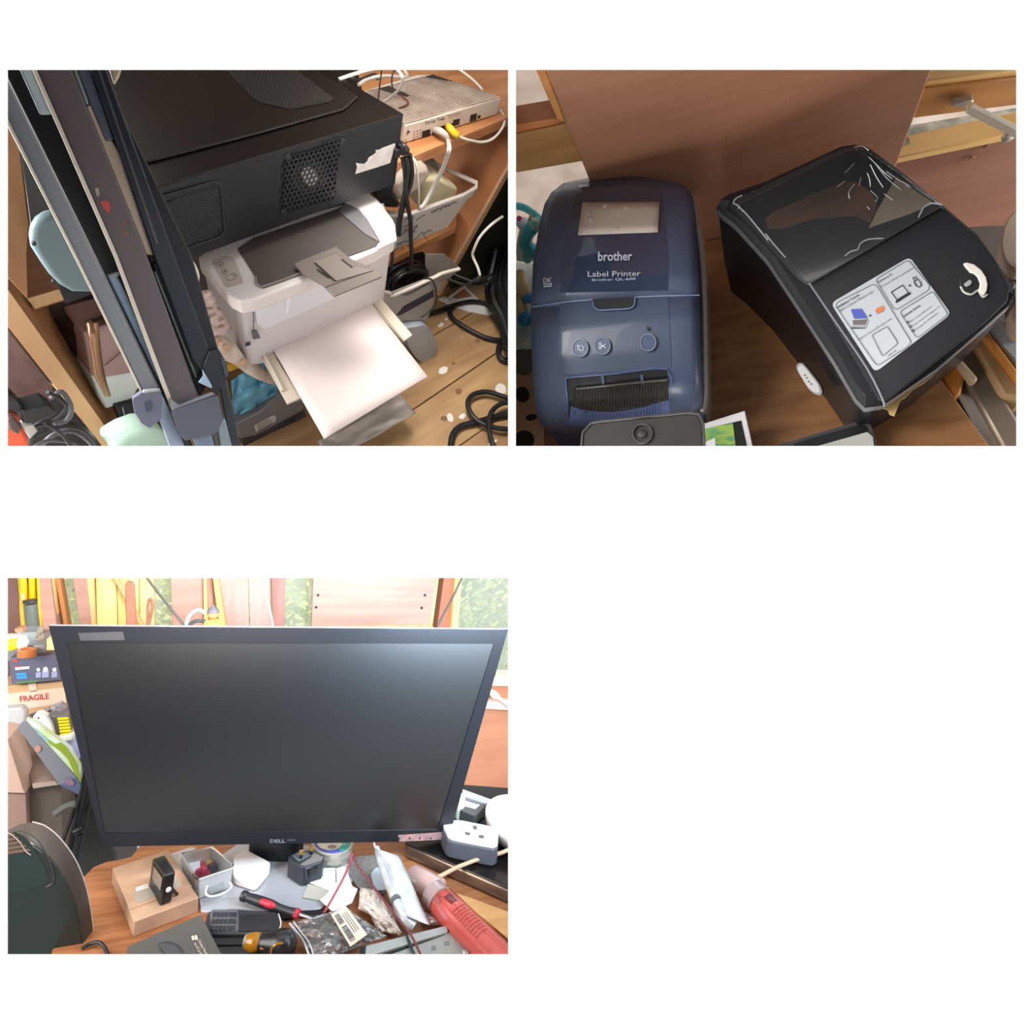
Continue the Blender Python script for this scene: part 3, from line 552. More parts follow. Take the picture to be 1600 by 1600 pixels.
# grey blue rounded thing
bl_pts = [(52, 390), (49.5, 374), (52, 359), (60, 346), (72, 338), (86, 334), (97, 336), (109, 345), (158, 440), (158, 457), (141, 459), (114, 458), (96, 448), (80, 432), (66, 412)]
t = Thing(Q, 'rounded_case', 'smooth grey blue rounded case hanging before the left end of the black case', 'case', Q.y(110, 455, -.08))
t.part('shell', Mb().slab(px_poly(Q, bl_pts, (0, 1, 0), -.075), (0, .010, 0)), m=C('case_blue', '#6b8086', .35, col2='#76888c', scale=3), bev=.005, seg=3)
t.part('hinge_pin', Mb().lathe(Q.y(*A_(170, 1110), -.076), (0, -1, 0), [(.002, 0), (.002, .002)], 8), m=dark_pl)
t.part('hinge_pin', Mb().lathe(Q.y(*C_(298, 155), -.076), (0, -1, 0), [(.002, 0), (.002, .002)], 8), m=dark_pl)
mt = [Q.y(a, b, -.10) for a, b in mp(C_, [(680, 1220), (780, 1160), (880, 1120), (960, 1110), (1010, 1130), (1060, 1210), (1060, 1260), (680, 1260)])]
single(Q, 'mint_lid', 'pale mint rounded lid at the bottom edge under the tripod', 'lid', mt[0], Mb().slab(mt, (0, .04, 0)), m=C('mint', '#b9d9c8', .4), bev=.008, seg=3)
# jug
t = Thing(Q, 'metal_jug', 'dark bronze metal jug with long handle behind the tripod', 'jug', Q.y(125, 545, .0))
jm = C('bronze', '#4e3c32', .3, metal=.5, col2='#3a2c26', scale=5)
jb = Q.y(*C_(560, 560), .045); jt = Q.y(*C_(500, 330), .045)
t.part('jug_body', Mb().lathe(jb, jt-jb, [(.034, 0), (.037, .02), (.039, .05), (.036, .062), (.040, .072)], 28, True), m=jm, ang=50)
t.part('handle', Mb().tube([Q.y(*C_(540, 425), -.04), Q.y(*C_(555, 520), -.05), Q.y(*C_(570, 640), -.052), Q.y(*C_(590, 760), -.052), Q.y(*C_(640, 885), -.05)], [.007, .0055, .0055, .006, .0035], 10, 5, flat=.6), m=C('copper', '#8a6a50', .25, metal=.7), ang=60, label='long coppery handle')
t.part('spout', Mb().tube([Q.y(*C_(520, 425), -.03), Q.y(*C_(600, 410), -.02), Q.y(*C_(660, 350), .0)], .005, 8, 4), m=jm, ang=60)
t = Thing(Q, 'paper_bag', 'creased pinkish paper bag with white lower band behind the tripod', 'bag', Q.y(170, 640, .0))
t.part('bag_body', Mb().slab(px_poly(Q, mp(C_, [(490, 490), (700, 430), (900, 700), (840, 740), (640, 770), (540, 765)]), (0, 1, 0), -.01), (0, .05, 0)), m=C('bag_pink', '#b09490', .6, col2='#a08480', scale=8, bump=.4), bev=.003)
t.part('bag_band', Mb().slab(px_poly(Q, mp(C_, [(540, 765), (640, 772), (830, 735), (860, 800), (800, 905), (630, 972), (590, 900)]), (0, 1, 0), -.012), (0, .05, 0)), m=C('bag_white', '#d5dedd', .5, bump=.3), bev=.003, label='glossy white lower band')
t.part('crease', Mb().tube([Q.y(*C_(620, 695), -.013), Q.y(*C_(690, 640), -.013), Q.y(*C_(740, 590), -.013)], .0006, 5), m=C('crease', '#6a5654', .7))
by('cabinet_shade', 'dark upright sheet for the shade inside the cabinet behind the tripod clamps', 'board', [(150, 470), (440, 560), (520, 700), (180, 716), (140, 620)], .12, .02, C('cab_shadow', '#403530', .7), kind=None)  # dark sheet carries the shade inside the cabinet
t = Thing(Q, 'document_tray', 'dark clear edged tray between cabinet edge and tripod clamp', 'tray', Q.y(200, 690, -.02))
t.part('tray_body', Mb().slab(px_poly(Q, mp(C_, [(690, 960), (800, 930), (1000, 1060), (1080, 1150), (770, 1140)]), (0, 1, 0), -.02), (0, .02, 0)), m=C('tray_dark', '#25262a', .3), bev=.001)
t.part('tray_edge', Mb().tube([Q.y(*C_(735, 960), -.023), Q.y(*C_(770, 1105), -.023), Q.y(*C_(870, 1080), -.023)], .0012, 6, 1), m=C('edge_clear', '#8b9093', .2))
# white things right of the tripod
single(Q, 'white_cup', 'white plastic cup rim between tripod and printer', 'cup', Q.y(305, 460, -.06), Mb().slab(px_poly(Q, rnd(mp(C_, [(1085, 40), (1165, 10), (1205, 60), (1232, 120), (1222, 230), (1180, 255), (1100, 260)]), .2), (0, 1, 0), -.07), (0, .03, 0)), m=C('cup_white', '#e2dcd2', .4), bev=.006)
G = []
qd = [np.array(C_(*q)) for q in ((1150, 250), (1280, 215), (1430, 470), (1230, 560))]
for j in range(15):
    row = []
    for i in range(13):
        u, v = i/12, j/14; q = (qd[0]*(1-u)+qd[1]*u)*(1-v)+(qd[3]*(1-u)+qd[2]*u)*v
        row.append(Q.y(*q, -.045-.012*math.sin(math.pi*u)-.006*noise.noise(Vector((u*5, v*7, 1)))-.003*math.sin(v*40+u*6)))
    G.append(row)
single(Q, 'folded_cloth', 'creased pale pink cloth between tripod and printer', 'cloth', Q.y(330, 520, -.04), Mb().grid(G), m=C('cloth_pale', '#cdb8b0', .8), solid=.002)
by('metal_tag', 'small grey metal plate on the pale cloth', 'plate', mp(C_, [(1185, 295), (1270, 325), (1250, 380), (1215, 395), (1180, 350)]), -.068, .002, C('tag_metal', '#b5aca6', .3, metal=.3))
by('black_strap', 'black strap end on the pale cloth', 'strap', mp(C_, [(1225, 400), (1275, 375), (1240, 430), (1220, 435)]), -.068, .003, black_pl)
t = Thing(Q, 'plaster_stick', 'broken white plaster covered stick jutting from the cloth toward the paper tray', 'stick', Q.y(370, 560, -.05))
rr2 = random.Random(4)
pts = [C_(1255, 560), C_(1340, 560), C_(1400, 590), C_(1460, 640), C_(1530, 690), C_(1600, 735), D_(60, 760), D_(95, 785)]
pts = [C_(1255, 540), C_(1330, 565), C_(1400, 600), C_(1470, 655), C_(1540, 705), C_(1610, 745), C_(1690, 790)]
t.part('stick_body', Mb().tube([Q.y(a, b, -.055) for a, b in pts], [.012, .016, .014, .0095, .0105, .010, .006], 12, 6), m=C('plaster', '#dccfc4', .8, col2='#b9a08c', scale=40, bump=.8, bscale=60), ang=80)
for k in range(7):
    a, b = pts[1+k % 3]; a += rr2.uniform(-6, 8); b += rr2.uniform(-7, 7)
    t.part('torn_flake', Mb().ball(Q.y(a, b, -.068), .005, (1, .5, rr2.uniform(.6, 1.3)), 8), m=C('flake', '#c9a888', .8))
by('yellow_strip', 'small yellow packet under the plaster stick', 'packet', mp(C_, [(1395, 690), (1460, 680), (1475, 710), (1410, 735)]), -.03, .01, C('strip_yellow', '#d9a82c', .5))
G = []
qd = [np.array(q) for q in (C_(1420, 790), (412, 560), (440, 610), C_(1445, 1030))]
for j in range(17):
    row = []
    for i in range(17):
        u, v = i/16, j/16; q = (qd[0]*(1-u)+qd[1]*u)*(1-v)+(qd[3]*(1-u)+qd[2]*u)*v
        row.append(Q.y(*q, -.03-.01*math.sin(math.pi*u)-.014*noise.noise(Vector((u*3+v, v*4, 7)))-.003*math.sin(u*20+v*9)))
    G.append(row)
single(Q, 'blue_cloth', 'crumpled light blue cloth between tripod and paper tray', 'cloth', Q.y(395, 650, -.03), Mb().grid(G), m=C('cloth_blue', '#74b2cc', .85, col2='#5f9fbc', scale=30), solid=.002)
t = Thing(Q, 'storage_crate', 'grey lidded crate standing in the bottom of the cabinet', 'crate', Q.y(430, 690, -.05))
t.part('lid', Mb().slab(px_poly(Q, [(368, 663), (405, 645), (440, 612), (470, 615), (475, 640), (400, 680), (375, 686)], (0, 1, 0), -.045), (0, .03, 0)), m=C('crate_lid', '#77787c', .45), bev=.002)
t.part('crate_body', Mb().slab(px_poly(Q, [(378, 684), (400, 680), (475, 640), (483, 660), (470, 676), (400, 716), (385, 716)], (0, 1, 0), -.04), (0, .03, 0)), m=C('crate_dark', '#33353c', .25, col2='#4a4c52', scale=8), bev=.002)
t.part('label', Mb().slab(px_poly(Q, mp(D_, [(-10, 1060), (110, 995), (128, 1010), (122, 1035), (0, 1100)]), (0, 1, 0), -.046), (0, .0006, 0)), m=C('label_grey', '#c8c6c4', .5), smooth=False)
for k in range(3): t.part('label_print', Mb().slab(px_poly(Q, mp(D_, [(5+k*5, 1060+k*13), (90+k*6, 1016+k*13), (90+k*6, 1021+k*13), (5+k*5, 1066+k*13)]), (0, 1, 0), -.0466), (0, .0004, 0)), m=C('print_grey', '#7c746c', .6), smooth=False)
by('wood_plinth', 'brown wooden plinth strip at the bottom of the cabinet', 'plinth', [(440, 700), (484, 662), (510, 690), (530, 716), (440, 716)], -.02, .02, beech)
# clear bag under the paper
G = []
qd = [np.array(q) for q in ((496, 690), (622, 612), (650, 645), (520, 720))]
for j in range(13):
    row = []
    for i in range(21):
        u, v = i/20, j/12; q = (qd[0]*(1-u)+qd[1]*u)*(1-v)+(qd[3]*(1-u)+qd[2]*u)*v
        row.append(Q.z(*q, FZ+.06+.012*noise.noise(Vector((u*4, v*3, 2)))+.003*noise.noise(Vector((u*12, v*9, 5)))))
    G.append(row)
single(Q, 'clear_bag', 'crumpled clear plastic bag on the floor under the paper sheet', 'bag', Q.z(570, 670, FZ), Mb().grid(G), m=film('bag_clear', '#bdb4ac', .62, .3, bump=.3), solid=.001)
# ---- printer
pr = Thing(Q, 'laser_printer', 'white and dark grey laser printer with an open paper tray under the black case', 'printer', Q.z(480, 520, -.30))
PZ = -.13
pwht = C('printer_white', '#e4ddda', .4); pgr = C('printer_grey', '#57504e', .45); pbg = C('printer_beige', '#cdbfae', .5)
top = rnd([(308, 402), (330, 385), (560, 290), (592, 312), (616, 345), (618, 374), (588, 391), (480, 437), (398, 468), (376, 471), (360, 463)], .12, 3)
pr.part('top_housing', Mb().slab([Q.z(a, b, PZ) for a, b in top], (0, 0, -.022)), m=pwht, bev=.003, seg=3)
low = [(316, 410), (600, 315), (612, 374), (585, 392), (480, 438), (398, 469), (378, 471), (364, 463)]
lv = [Q.z(a, b, PZ-.022) for a, b in low]
pr.part('body', Mb().slab(lv, (0, 0, -.125)), m=C('printer_body', '#d3cdcf', .4), bev=.003)
pr.part('control_panel', Mb().slab([Q.z(*q, PZ+.0006) for q in rnd(mp(C_, [(1300, 30), (1390, -5), (1440, 10), (1500, 160), (1490, 175), (1400, 200), (1385, 195)]), .12)], (0, 0, -.0005)), m=C('panel_grey', '#c3b6b0', .4), smooth=False)
for u, v in ((1355, 55), (1380, 97)):
    bt_ = pr.part('button', Mb().tube([Q.z(a, b, PZ+.0008) for a, b in ell(*C_(u, v), 4.6, 4.6, 0, 18)], .0004, 5, 1, closed=True), m=C('btn_line', '#7a706c', .5))
    pr.part('button_mark', Mb().slab([Q.z(a, b, PZ+.0009) for a, b in ell(*C_(u, v), 1.6, 2.0, 0, 8)], (0, 0, -.0003)), bt_, m=C('btn_line', '#7a706c', .5), smooth=False)
pr.part('button', Mb().tube([Q.z(*q, PZ+.0008) for q in rnd(mp(C_, [(1385, 130), (1440, 108), (1462, 120), (1455, 140), (1410, 158), (1390, 148)]), .3)], .0004, 5, 1, closed=True), m=C('btn_line', '#7a706c', .5))
pr.part('status_light', Mb().slab([Q.z(a, b, PZ+.0009) for a, b in ell(*C_(1442, 124), 1.6, 1.6, 0, 8)], (0, 0, -.0003)), m=C('btn_line', '#7a706c', .5), smooth=False)
tray = [(372, 388), (395, 372), (540, 322), (592, 377), (588, 384), (475, 425), (412, 449), (405, 445), (398, 430)]
pr.part('output_tray', Mb().slab([Q.z(a, b, PZ+.0022) for a, b in tray], (0, 0, -.002)), m=pgr, bev=.0006)
pr.part('tray_lip', Mb().tube([Q.z(a, b, PZ+.003) for a, b in [(400, 432), (409, 448), (475, 424)]], .0012, 6, 2), m=C('lip_grey', '#8a817c', .4))
arm = mp(B_, [(550, 835), (700, 778), (760, 830), (870, 980), (880, 1075), (760, 1130), (780, 1090), (700, 950), (640, 880)])
pr.part('side_arm', Mb().slab([Q.z(a, b, PZ+.006) for a, b in arm], (0, 0, -.006)), m=pwht, bev=.002)
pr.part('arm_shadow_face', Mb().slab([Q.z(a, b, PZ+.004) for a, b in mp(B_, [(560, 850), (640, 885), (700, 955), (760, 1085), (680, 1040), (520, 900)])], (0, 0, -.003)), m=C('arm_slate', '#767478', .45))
# dark sheet for the shaded void under the case front, with pale foot marks
pr.part('under_case_gap', Mb().slab([Q.y(a, b, .02) for a, b in [(372, 386), (395, 372), (560, 318), (560, 300), (372, 355)]], (0, .01, 0)), m=C('void_black2', '#0a0a0b', .8))
rr = random.Random(2)
for x0, y0 in ((417, 358), (467, 341)):
    for k in range(5):
        pr.part('foot_mark', Mb().slab(px_poly(Q, [(x0+k*4.2, y0-k*1.3), (x0+k*4.2+2.8, y0-k*1.3-.9), (x0+k*4.2+2.2, y0-k*1.3+1.6), (x0+k*4.2+.6, y0-k*1.3+2.4)], (0, -1, 0), -.0188), (0, .0004, 0)), m=C('mark_pale', '#cfcac4', .5), smooth=False)
# front door, on a plane through the front lower edge of the top housing
g0, g1 = Q.z(405, 466, PZ-.022), Q.z(585, 392, PZ-.022); ng = nrm(np.cross(g1-g0, (0, 0, 1))); ng = ng if ng[1] < 0 else -ng; cG = ng.dot(g0)
pr.part('front_door', plate(Q, [(398, 472), (480, 440), (575, 402), (565, 448), (412, 516), (402, 505)], ng, cG+.003, .003), m=C('door_white', '#dfe0e6', .3), bev=.001)
pr.part('door_gloss_line', plate(Q, mp(D_, [(200, 195), (228, 190), (200, 355), (180, 370)]), ng, cG+.0036, .0005), m=C('gloss_line', '#eef0f4', .3), smooth=False)
pr.part('door_slot', plate(Q, mp(D_, [(245, 187), (365, 143), (366, 147), (246, 192)]), ng, cG+.0036, .0005), m=C('slot_dark', '#6d6a6a', .5), smooth=False)
pr.part('corner_vent', Mb().slab(px_poly(Q, mp(C_, [(1515, 552), (1545, 545), (1545, 565), (1515, 572)]), ng, cG+.001), -ng*.001), m=dark_pl)
pr.part('corner_seam', Mb().tube(px_poly(Q, mp(C_, [(1562, 285), (1565, 440), (1562, 510)]), ng, cG+.001), .0008, 5, 1), m=C('slot_dark', '#6d6a6a', .5))
pr.part('door_latch', Mb().slab(px_poly(Q, mp(C_, [(1558, 480), (1590, 475), (1610, 520), (1565, 530)]), ng, cG+.004), -ng*.003), m=C('latch_slate', '#5d5f66', .4), bev=.0005)
# output flap
FL = PZ+.012
flap = mp(D_, [(235, 45), (355, -5), (500, -60), (600, 20), (705, 65), (745, 72), (790, 110), (785, 128), (490, 250), (432, 195), (425, 185), (290, 105)])
fo = pr.part('output_flap', Mb().slab([Q.z(a, b, FL) for a, b in flap], (0, 0, -.003)), m=C('flap_grey', '#746b64', .4), bev=.0008)
pr.part('flap_wing', Mb().slab([Q.z(*q, FL+.0015) for q in mp(D_, [(358, 38), (500, -15), (600, 72), (640, 65), (725, 90), (590, 130), (497, 155)])], (0, 0, -.0012)), fo, m=C('flap_grey2', '#7d746c', .4), bev=.0004)
for q in ([(378, 82), (386, 80), (462, 132), (455, 137)], [(530, 22), (540, 19), (606, 70), (598, 74)], [(365, 42), (372, 40), (499, 152), (490, 155)]):
    pr.part('flap_slot', Mb().slab([Q.z(*p, FL+.002) for p in mp(D_, q)], (0, 0, -.0006)), fo, m=C('slot_black', '#1c1815', .6), smooth=False)
pr.part('flap_edge', Mb().tube([Q.z(*p, FL) for p in mp(D_, [(432, 197), (560, 150), (730, 92)])], .0008, 5, 1), fo, m=C('edge_brown', '#4d453f', .5))
# paper feed tray and paper
TZ = -.262
pr.part('tray_rail', Mb().slab([Q.z(*q, TZ) for q in mp(D_, [(-10, 500), (50, 480), (130, 640), (285, 885), (195, 922), (0, 570)])], (0, 0, -.004)), m=pbg, bev=.001)
pr.part('tray_rail_lip', Mb().slab([Q.z(*q, TZ+.005) for q in mp(D_, [(0, 530), (14, 525), (170, 835), (158, 838)])], (0, 0, -.006)), m=C('rail_lip', '#d8cfc4', .4))
pr.part('tray_rail', Mb().slab([Q.z(*q, TZ) for q in mp(D_, [(640, 215), (680, 175), (712, 180), (978, 492), (920, 532)])], (0, 0, -.004)), m=pbg, bev=.001)
pr.part('rail_seam', Mb().tube([Q.z(*q, TZ+.0005) for q in mp(D_, [(672, 225), (800, 380), (922, 528)])], .0007, 5, 1), m=C('seam_beige', '#a89882', .5))
pr.part('tray_bed', Mb().slab([Q.z(*q, TZ-.006) for q in mp(D_, [(50, 480), (660, 190), (900, 500), (290, 860)])], (0, 0, -.003)), m=C('bed_grey', '#8a8480', .5))
pr.part('grey_hinge', Mb().slab([Q.z(*q, TZ+.003) for q in mp(D_, [(640, 205), (672, 180), (684, 186), (658, 215)])], (0, 0, -.003)), m=pgr)
t = Thing(Q, 'paper_sheet', 'blank pinkish white sheet of paper lying in the printer tray', 'paper', Q.z(540, 580, TZ))
a, b, c, d = [np.array(q, float) for q in ((411, 518), (563, 453), (668, 588), (506.5, 685.5))]
G = [[Q.z(*((a*(1-i/10)+b*i/10)*(1-j/10)+(d*(1-i/10)+c*i/10)*j/10), TZ+.0015+.004*math.sin(j/10*math.pi)) for i in range(11)] for j in range(11)]
t.part('sheet', Mb().grid(G), m=C('paper_pink', '#ddcfcc', .65), solid=.0008)
# ---- tripod standing in front
nt_ = -nrm(Q.ray(200, 400)); ct = nt_.dot(Q.eye+.53*Q.ray(200, 400))
tp = Thing(Q, 'camera_tripod', 'large folded grey metal camera tripod crossing the left side in front of everything', 'tripod', Q.pl(320, 690, nt_, ct-.03))
def bar(name, pts, off, th, m, parent=None, bev=.0015, label=None):
    return tp.part(name, plate(Q, pts, nt_, ct+off, th), parent, m=m, bev=bev, label=label)
g1_ = C('leg_grey', '#8b8c92', .35, metal=.15, col2='#7c8388', scale=4, stretch=(.3, .3, 1)); g2_ = C('leg_brown_grey', '#5b5457', .38, col2='#625a5c', scale=3); dk_ = C('leg_dark', '#2e333b', .4); ed_ = C('leg_edge', '#cfc6b8', .35); bl_ = C('leg_blue', '#7d90a8', .35); cl_ = C('clamp_grey', '#66697a', .38)
L1 = bar('leg', [(-14, 70), (12, 127), (140, 385), (247, 607), (223, 613), (121, 405), (12, 190), (-14, 140)], 0, .010, C('leg_light', '#7f8288', .35, metal=.1), label='leftmost leg bar')
bar('leg_edge', [(-14, 136), (12, 186), (121, 402), (223, 613), (219.5, 613), (118, 406), (-14, 146)], .0006, .010, ed_, L1, .0003, 'pale metal edge')
bar('dark_gap', [(20, 90), (50, 90), (183, 400), (272, 640), (255, 640), (247, 607), (140, 385), (12, 127), (-5, 90)], -.012, .006, C('gap_black', '#0e0f12', .5))  # dark sheet that fills the gap right of the leftmost bar
L2 = bar('leg', [(49, 90), (104, 90), (230, 400), (311, 622), (272, 638), (183, 400)], .002, .014, g2_, label='wide brown grey middle leg bar')
bar('leg_edge', [(42, 90), (49, 90), (184, 400), (273, 636), (267, 640), (178, 402)], .003, .012, ed_, L2, .0003, 'pale metal edge')
bar('white_tab', [(22, 90), (44, 90), (81, 178), (62, 179)], -.004, .004, C('tab_white', '#bfcdd6', .4))
bar('red_mark', mp(A_, [(590, 850), (640, 842), (660, 880), (655, 930), (620, 900)]), .0026, .0006, C('mark_red', '#b04848', .5), L2, 0)
bar('worn_mark', mp(A_, [(560, 770), (580, 762), (590, 800), (575, 825)]), .0026, .0006, C('mark_cream', '#a89a84', .5), L2, 0)
for q in ([(690, 1010), (710, 1000), (715, 1020)], [(730, 985), (760, 965), (765, 985), (740, 1000)], [(720, 1040), (770, 1040), (780, 1070), (745, 1065)]):
    bar('worn_mark', mp(A_, q), .0026, .0006, C('mark_rust', '#7c544c', .5), L2, 0)
bar('dark_gap', [(104, 90), (150, 90), (300, 400), (345, 560), (312, 622), (230, 400)], -.008, .006, C('gap_dark', '#1c1f25', .5))  # dark sheet that fills the gap right of the middle bar
bar('leg_rim', mp(A_, [(390, -40), (425, -40), (525, 232), (500, 240)]), -.001, .003, C('rim_greygreen', '#7d8480', .4))
bar('inner_bar', [(133, 165), (146, 160), (168, 210), (195, 250), (247, 392), (240, 399), (228, 398)], -.004, .006, C('inner_cream', '#b9a898', .4, col2='#d0bc9c', scale=2), label='cream inner tube')
bar('inner_bar_top', [(112, 90), (136, 90), (178, 218), (165, 222), (141, 165)], -.003, .006, C('inner_slate', '#5b636e', .4))
L3 = bar('leg', [(134, 90), (160, 90), (274, 402), (333, 562), (322, 590), (300, 560), (240, 400), (190, 250)], .0, .010, C('leg_navy', '#232932', .38), label='slim navy right leg bar')
bar('leg_groove', [(146, 90), (150, 90), (248, 380), (244, 382)], .0008, .0008, C('groove', '#4a4a4c', .4), L3, 0)
bar('top_knob', mp(A_, [(640, -20), (735, -20), (715, 50), (682, 105)]), -.01, .008, C('knob_cream', '#b5a794', .5))
bar('cross_tube', mp(C_, [(640, 135), (665, 115), (700, 125), (735, 190), (1055, 880), (1015, 890)]), -.004, .006, bl_, label='slender blue grey tube')
bar('cross_joint', mp(C_, [(630, 120), (710, 98), (720, 125), (650, 145)]), -.003, .006, C('joint_grey', '#8b8c90', .4))
bar('slim_strip', mp(C_, [(930, 100), (948, 95), (1210, 770), (1195, 775)]), -.006, .003, C('strip_green', '#7f8a88', .4))
bar('black_tube', mp(C_, [(915, 40), (990, 20), (1240, 720), (1200, 790)]), -.0065, .004, C('tube_blk', '#15181c', .4))
# clamps
bar('leg_clamp', rnd(mp(C_, [(795, 905), (860, 862), (970, 842), (985, 880), (975, 1040), (905, 1090), (855, 1060), (810, 990)]), .12), .008, .016, cl_, bev=.003, label='lower left leg clamp')
bar('clamp_lip', mp(C_, [(860, 848), (970, 838), (975, 856), (865, 872)]), .0125, .004, C('lip_light', '#a3a5a8', .35))
bar('clamp_slot', mp(C_, [(875, 925), (915, 912), (925, 975), (890, 990)]), .009, .001, C('slot_blue', '#454a5a', .5), bev=0)
bar('leg_clamp', rnd(mp(C_, [(1042, 985), (1110, 960), (1330, 885), (1345, 900), (1372, 1035), (1335, 1120), (1135, 1170), (1100, 1140)]), .1), .012, .02, C('clamp_slate', '#565a66', .38), bev=.004, label='large centre leg clamp')
bar('clamp_lip', mp(C_, [(1035, 900), (1090, 945), (1310, 865), (1325, 880), (1100, 965), (1050, 985)]), .010, .01, C('lip_mid', '#7d7f86', .35))
bar('leg_clamp', rnd(mp(C_, [(1245, 700), (1285, 600), (1345, 592), (1395, 680), (1405, 765), (1370, 790), (1340, 880), (1290, 840)]), .1), .004, .018, C('clamp_navy', '#23272f', .4), bev=.003, label='upper right leg clamp')
bar('clamp_ring', mp(C_, [(1360, 640), (1380, 645), (1402, 760), (1385, 768)]), .006, .004, C('ring_slate', '#3e4752', .3), bev=.0008)
bar('bright_chip', mp(C_, [(1240, 715), (1300, 820), (1300, 840), (1215, 800), (1245, 760)]), .006, .003, C('chip_blue', '#9cb4c8', .3), bev=.0005)
# lower legs
bar('lower_leg', mp(C_, [(895, 880), (975, 860), (1050, 1000), (1160, 1290), (1060, 1290), (960, 1020)]), .001, .01, C('lower_blue', '#8693a6', .35), label='pale blue lower leg')
bar('lower_leg', mp(C_, [(975, 860), (1040, 860), (1150, 1130), (1210, 1290), (1150, 1290)]), -.004, .008, C('lower_dark', '#22242a', .4))
bar('lower_leg', mp(C_, [(1170, 1140), (1290, 1100), (1345, 1290), (1230, 1290)]), .002, .01, C('lower_slate', '#6e7a8c', .35), label='slate centre lower leg')
bar('lower_leg', mp(C_, [(1325, 1030), (1385, 1030), (1450, 1290), (1370, 1290)]), .0, .008, C('lower_mint', '#7e8e96', .35))
bar('lower_leg', mp(C_, [(1340, 790), (1395, 780), (1500, 1290), (1430, 1290)]), -.004, .008, C('lower_navy', '#2c3038', .4))
bar('lower_leg', mp(C_, [(1290, 1110), (1345, 1090), (1400, 1290), (1340, 1290)]), -.003, .006, C('lower_taupe', '#5d5650', .45))
area(Q, 'room_daylight', camp(Q, -.80, -.30, .42), camp(Q, -.25, -.20, .95), .5, 12, (1, .98, .96))
area(Q, 'floor_fill', camp(Q, -.05, -.62, .55), camp(Q, -.06, -.22, 1.4), .25, 1.5, (1, .96, .90), spread=70)  # area light added to brighten the floorboards
# ================================================================== upper right: two label printers on a desk by a window (panel P2)
Q = P2
def E_(u, v): return (800+u/4, 105+v/4)
def G_(u, v): return (1195+u/4, 105+v/4)
def H_(u, v): return (800+u/4, 400+v/4)
def I_(u, v): return (1195+u/4, 400+v/4)
YW = .174
ply2 = C('ply_red', '#a6765c', .45, col2='#966549', scale=16, stretch=(.5, 1, 9), ramp=(.2, .8), detail=8)
wall2 = bpy.data.objects.new('wall_left', None); COL.objects.link(wall2); wall2.matrix_world = Q.M; props(wall2, 'window wall with plywood sheet, wooden rails and posts behind the label printers', kind='structure')
def w2(name, pts, y, dep, m, label=None, bev=.001):
    t = Thing.__new__(Thing); t.P = Q; t.base = np.zeros(3); t.o = wall2
    return t.part(name, Mb().slab(px_poly(Q, pts, (0, 1, 0), y), (0, dep, 0)), m=m, bev=bev, label=label)
w2('plywood_sheet', [(803, -900), (1860, -980), (1456, 109), (1402, 255), (1362, 372), (1108, 378), (950, 390), (920, 280), (853, 109), (803, -20)], YW, .009, ply2)  # extended up out of view so the printer window can reflect it
w2('lower_board', [(1392, 250), (1600, 212), (1600, 400), (1480, 380), (1350, 374)], YW+.012, .01, C('ply_dark', '#946650', .45, col2='#80543f', scale=6, stretch=(.9, 1, 9)))
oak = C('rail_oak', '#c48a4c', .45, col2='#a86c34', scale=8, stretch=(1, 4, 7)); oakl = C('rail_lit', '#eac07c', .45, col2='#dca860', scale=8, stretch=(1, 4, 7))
w2('post', [(826, 85), (846, 85), (853, 109), (884, 192), (871, 188)], YW+.004, .02, oak)
w2('rail_top', [(803, 196), (870, 185), (881, 192), (803, 211)], YW+.012, .02, C('rail_red', '#cf8c54', .4, col2='#b56a40', scale=30))
w2('rail', [(803, 211), (884, 194), (912, 252), (803, 271)], YW+.010, .02, C('rail_tan', '#b58a55', .5, col2='#a27744', scale=7, stretch=(1, 4, 8)))
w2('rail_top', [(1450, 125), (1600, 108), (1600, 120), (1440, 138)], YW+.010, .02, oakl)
w2('rail', [(1440, 138), (1600, 120), (1600, 163), (1420, 186)], YW+.008, .02, oak)
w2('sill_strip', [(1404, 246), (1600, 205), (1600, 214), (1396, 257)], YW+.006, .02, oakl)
w2('sill_gasket', [(1410, 228), (1600, 198), (1600, 205), (1403, 240)], YW+.016, .02, C('gasket', '#7d8072', .6, col2='#d4cdb8', scale=60))
t = Thing.__new__(Thing); t.P = Q; t.base = np.zeros(3); t.o = wall2
for q in ((1518, 247), (1541, 229)): t.part('nail_head', Mb().lathe(Q.y(*q, YW+.010), (0, -1, 0), [(.0022, 0), (.0018, .001)], 10), m=C('nail', '#8a5c48', .4))
gnd = C('gravel', '#dcccc0', .9, col2='#b9a698', scale=26, detail=9, ramp=(.3, .75), bump=.3, bscale=40)
single(Q, 'ground_outside', 'pale gravel ground outside the window', None, (0, .55, -.3), Mb().slab([Q.y(803, 85, .5), Q.y(1640, 85, .5), Q.y(1640, 430, .5), Q.y(803, 430, .5)], (0, .02, 0)), kind='structure', m=gnd)
t = Thing(Q, 'window_stay', 'cream metal window stay with bracket on the upper right rail', 'stay bar', Q.y(1560, 190, YW))
t.part('bracket', Mb().slab(px_poly(Q, mp(G_, [(1165, 250), (1180, 225), (1300, 205), (1310, 220), (1270, 240), (1260, 280), (1230, 255)]), (0, 1, 0), YW-.0), (0, .006, 0)), m=C('steel_dull', '#b3a898', .35, metal=.5), bev=.0008)
t.part('bar', Mb().beam(Q.y(*G_(1275, 255), YW-.006), Q.y(1600, 212, YW-.03), .0045, .006), m=C('stay_cream', '#efe2cc', .4), bev=.0008)
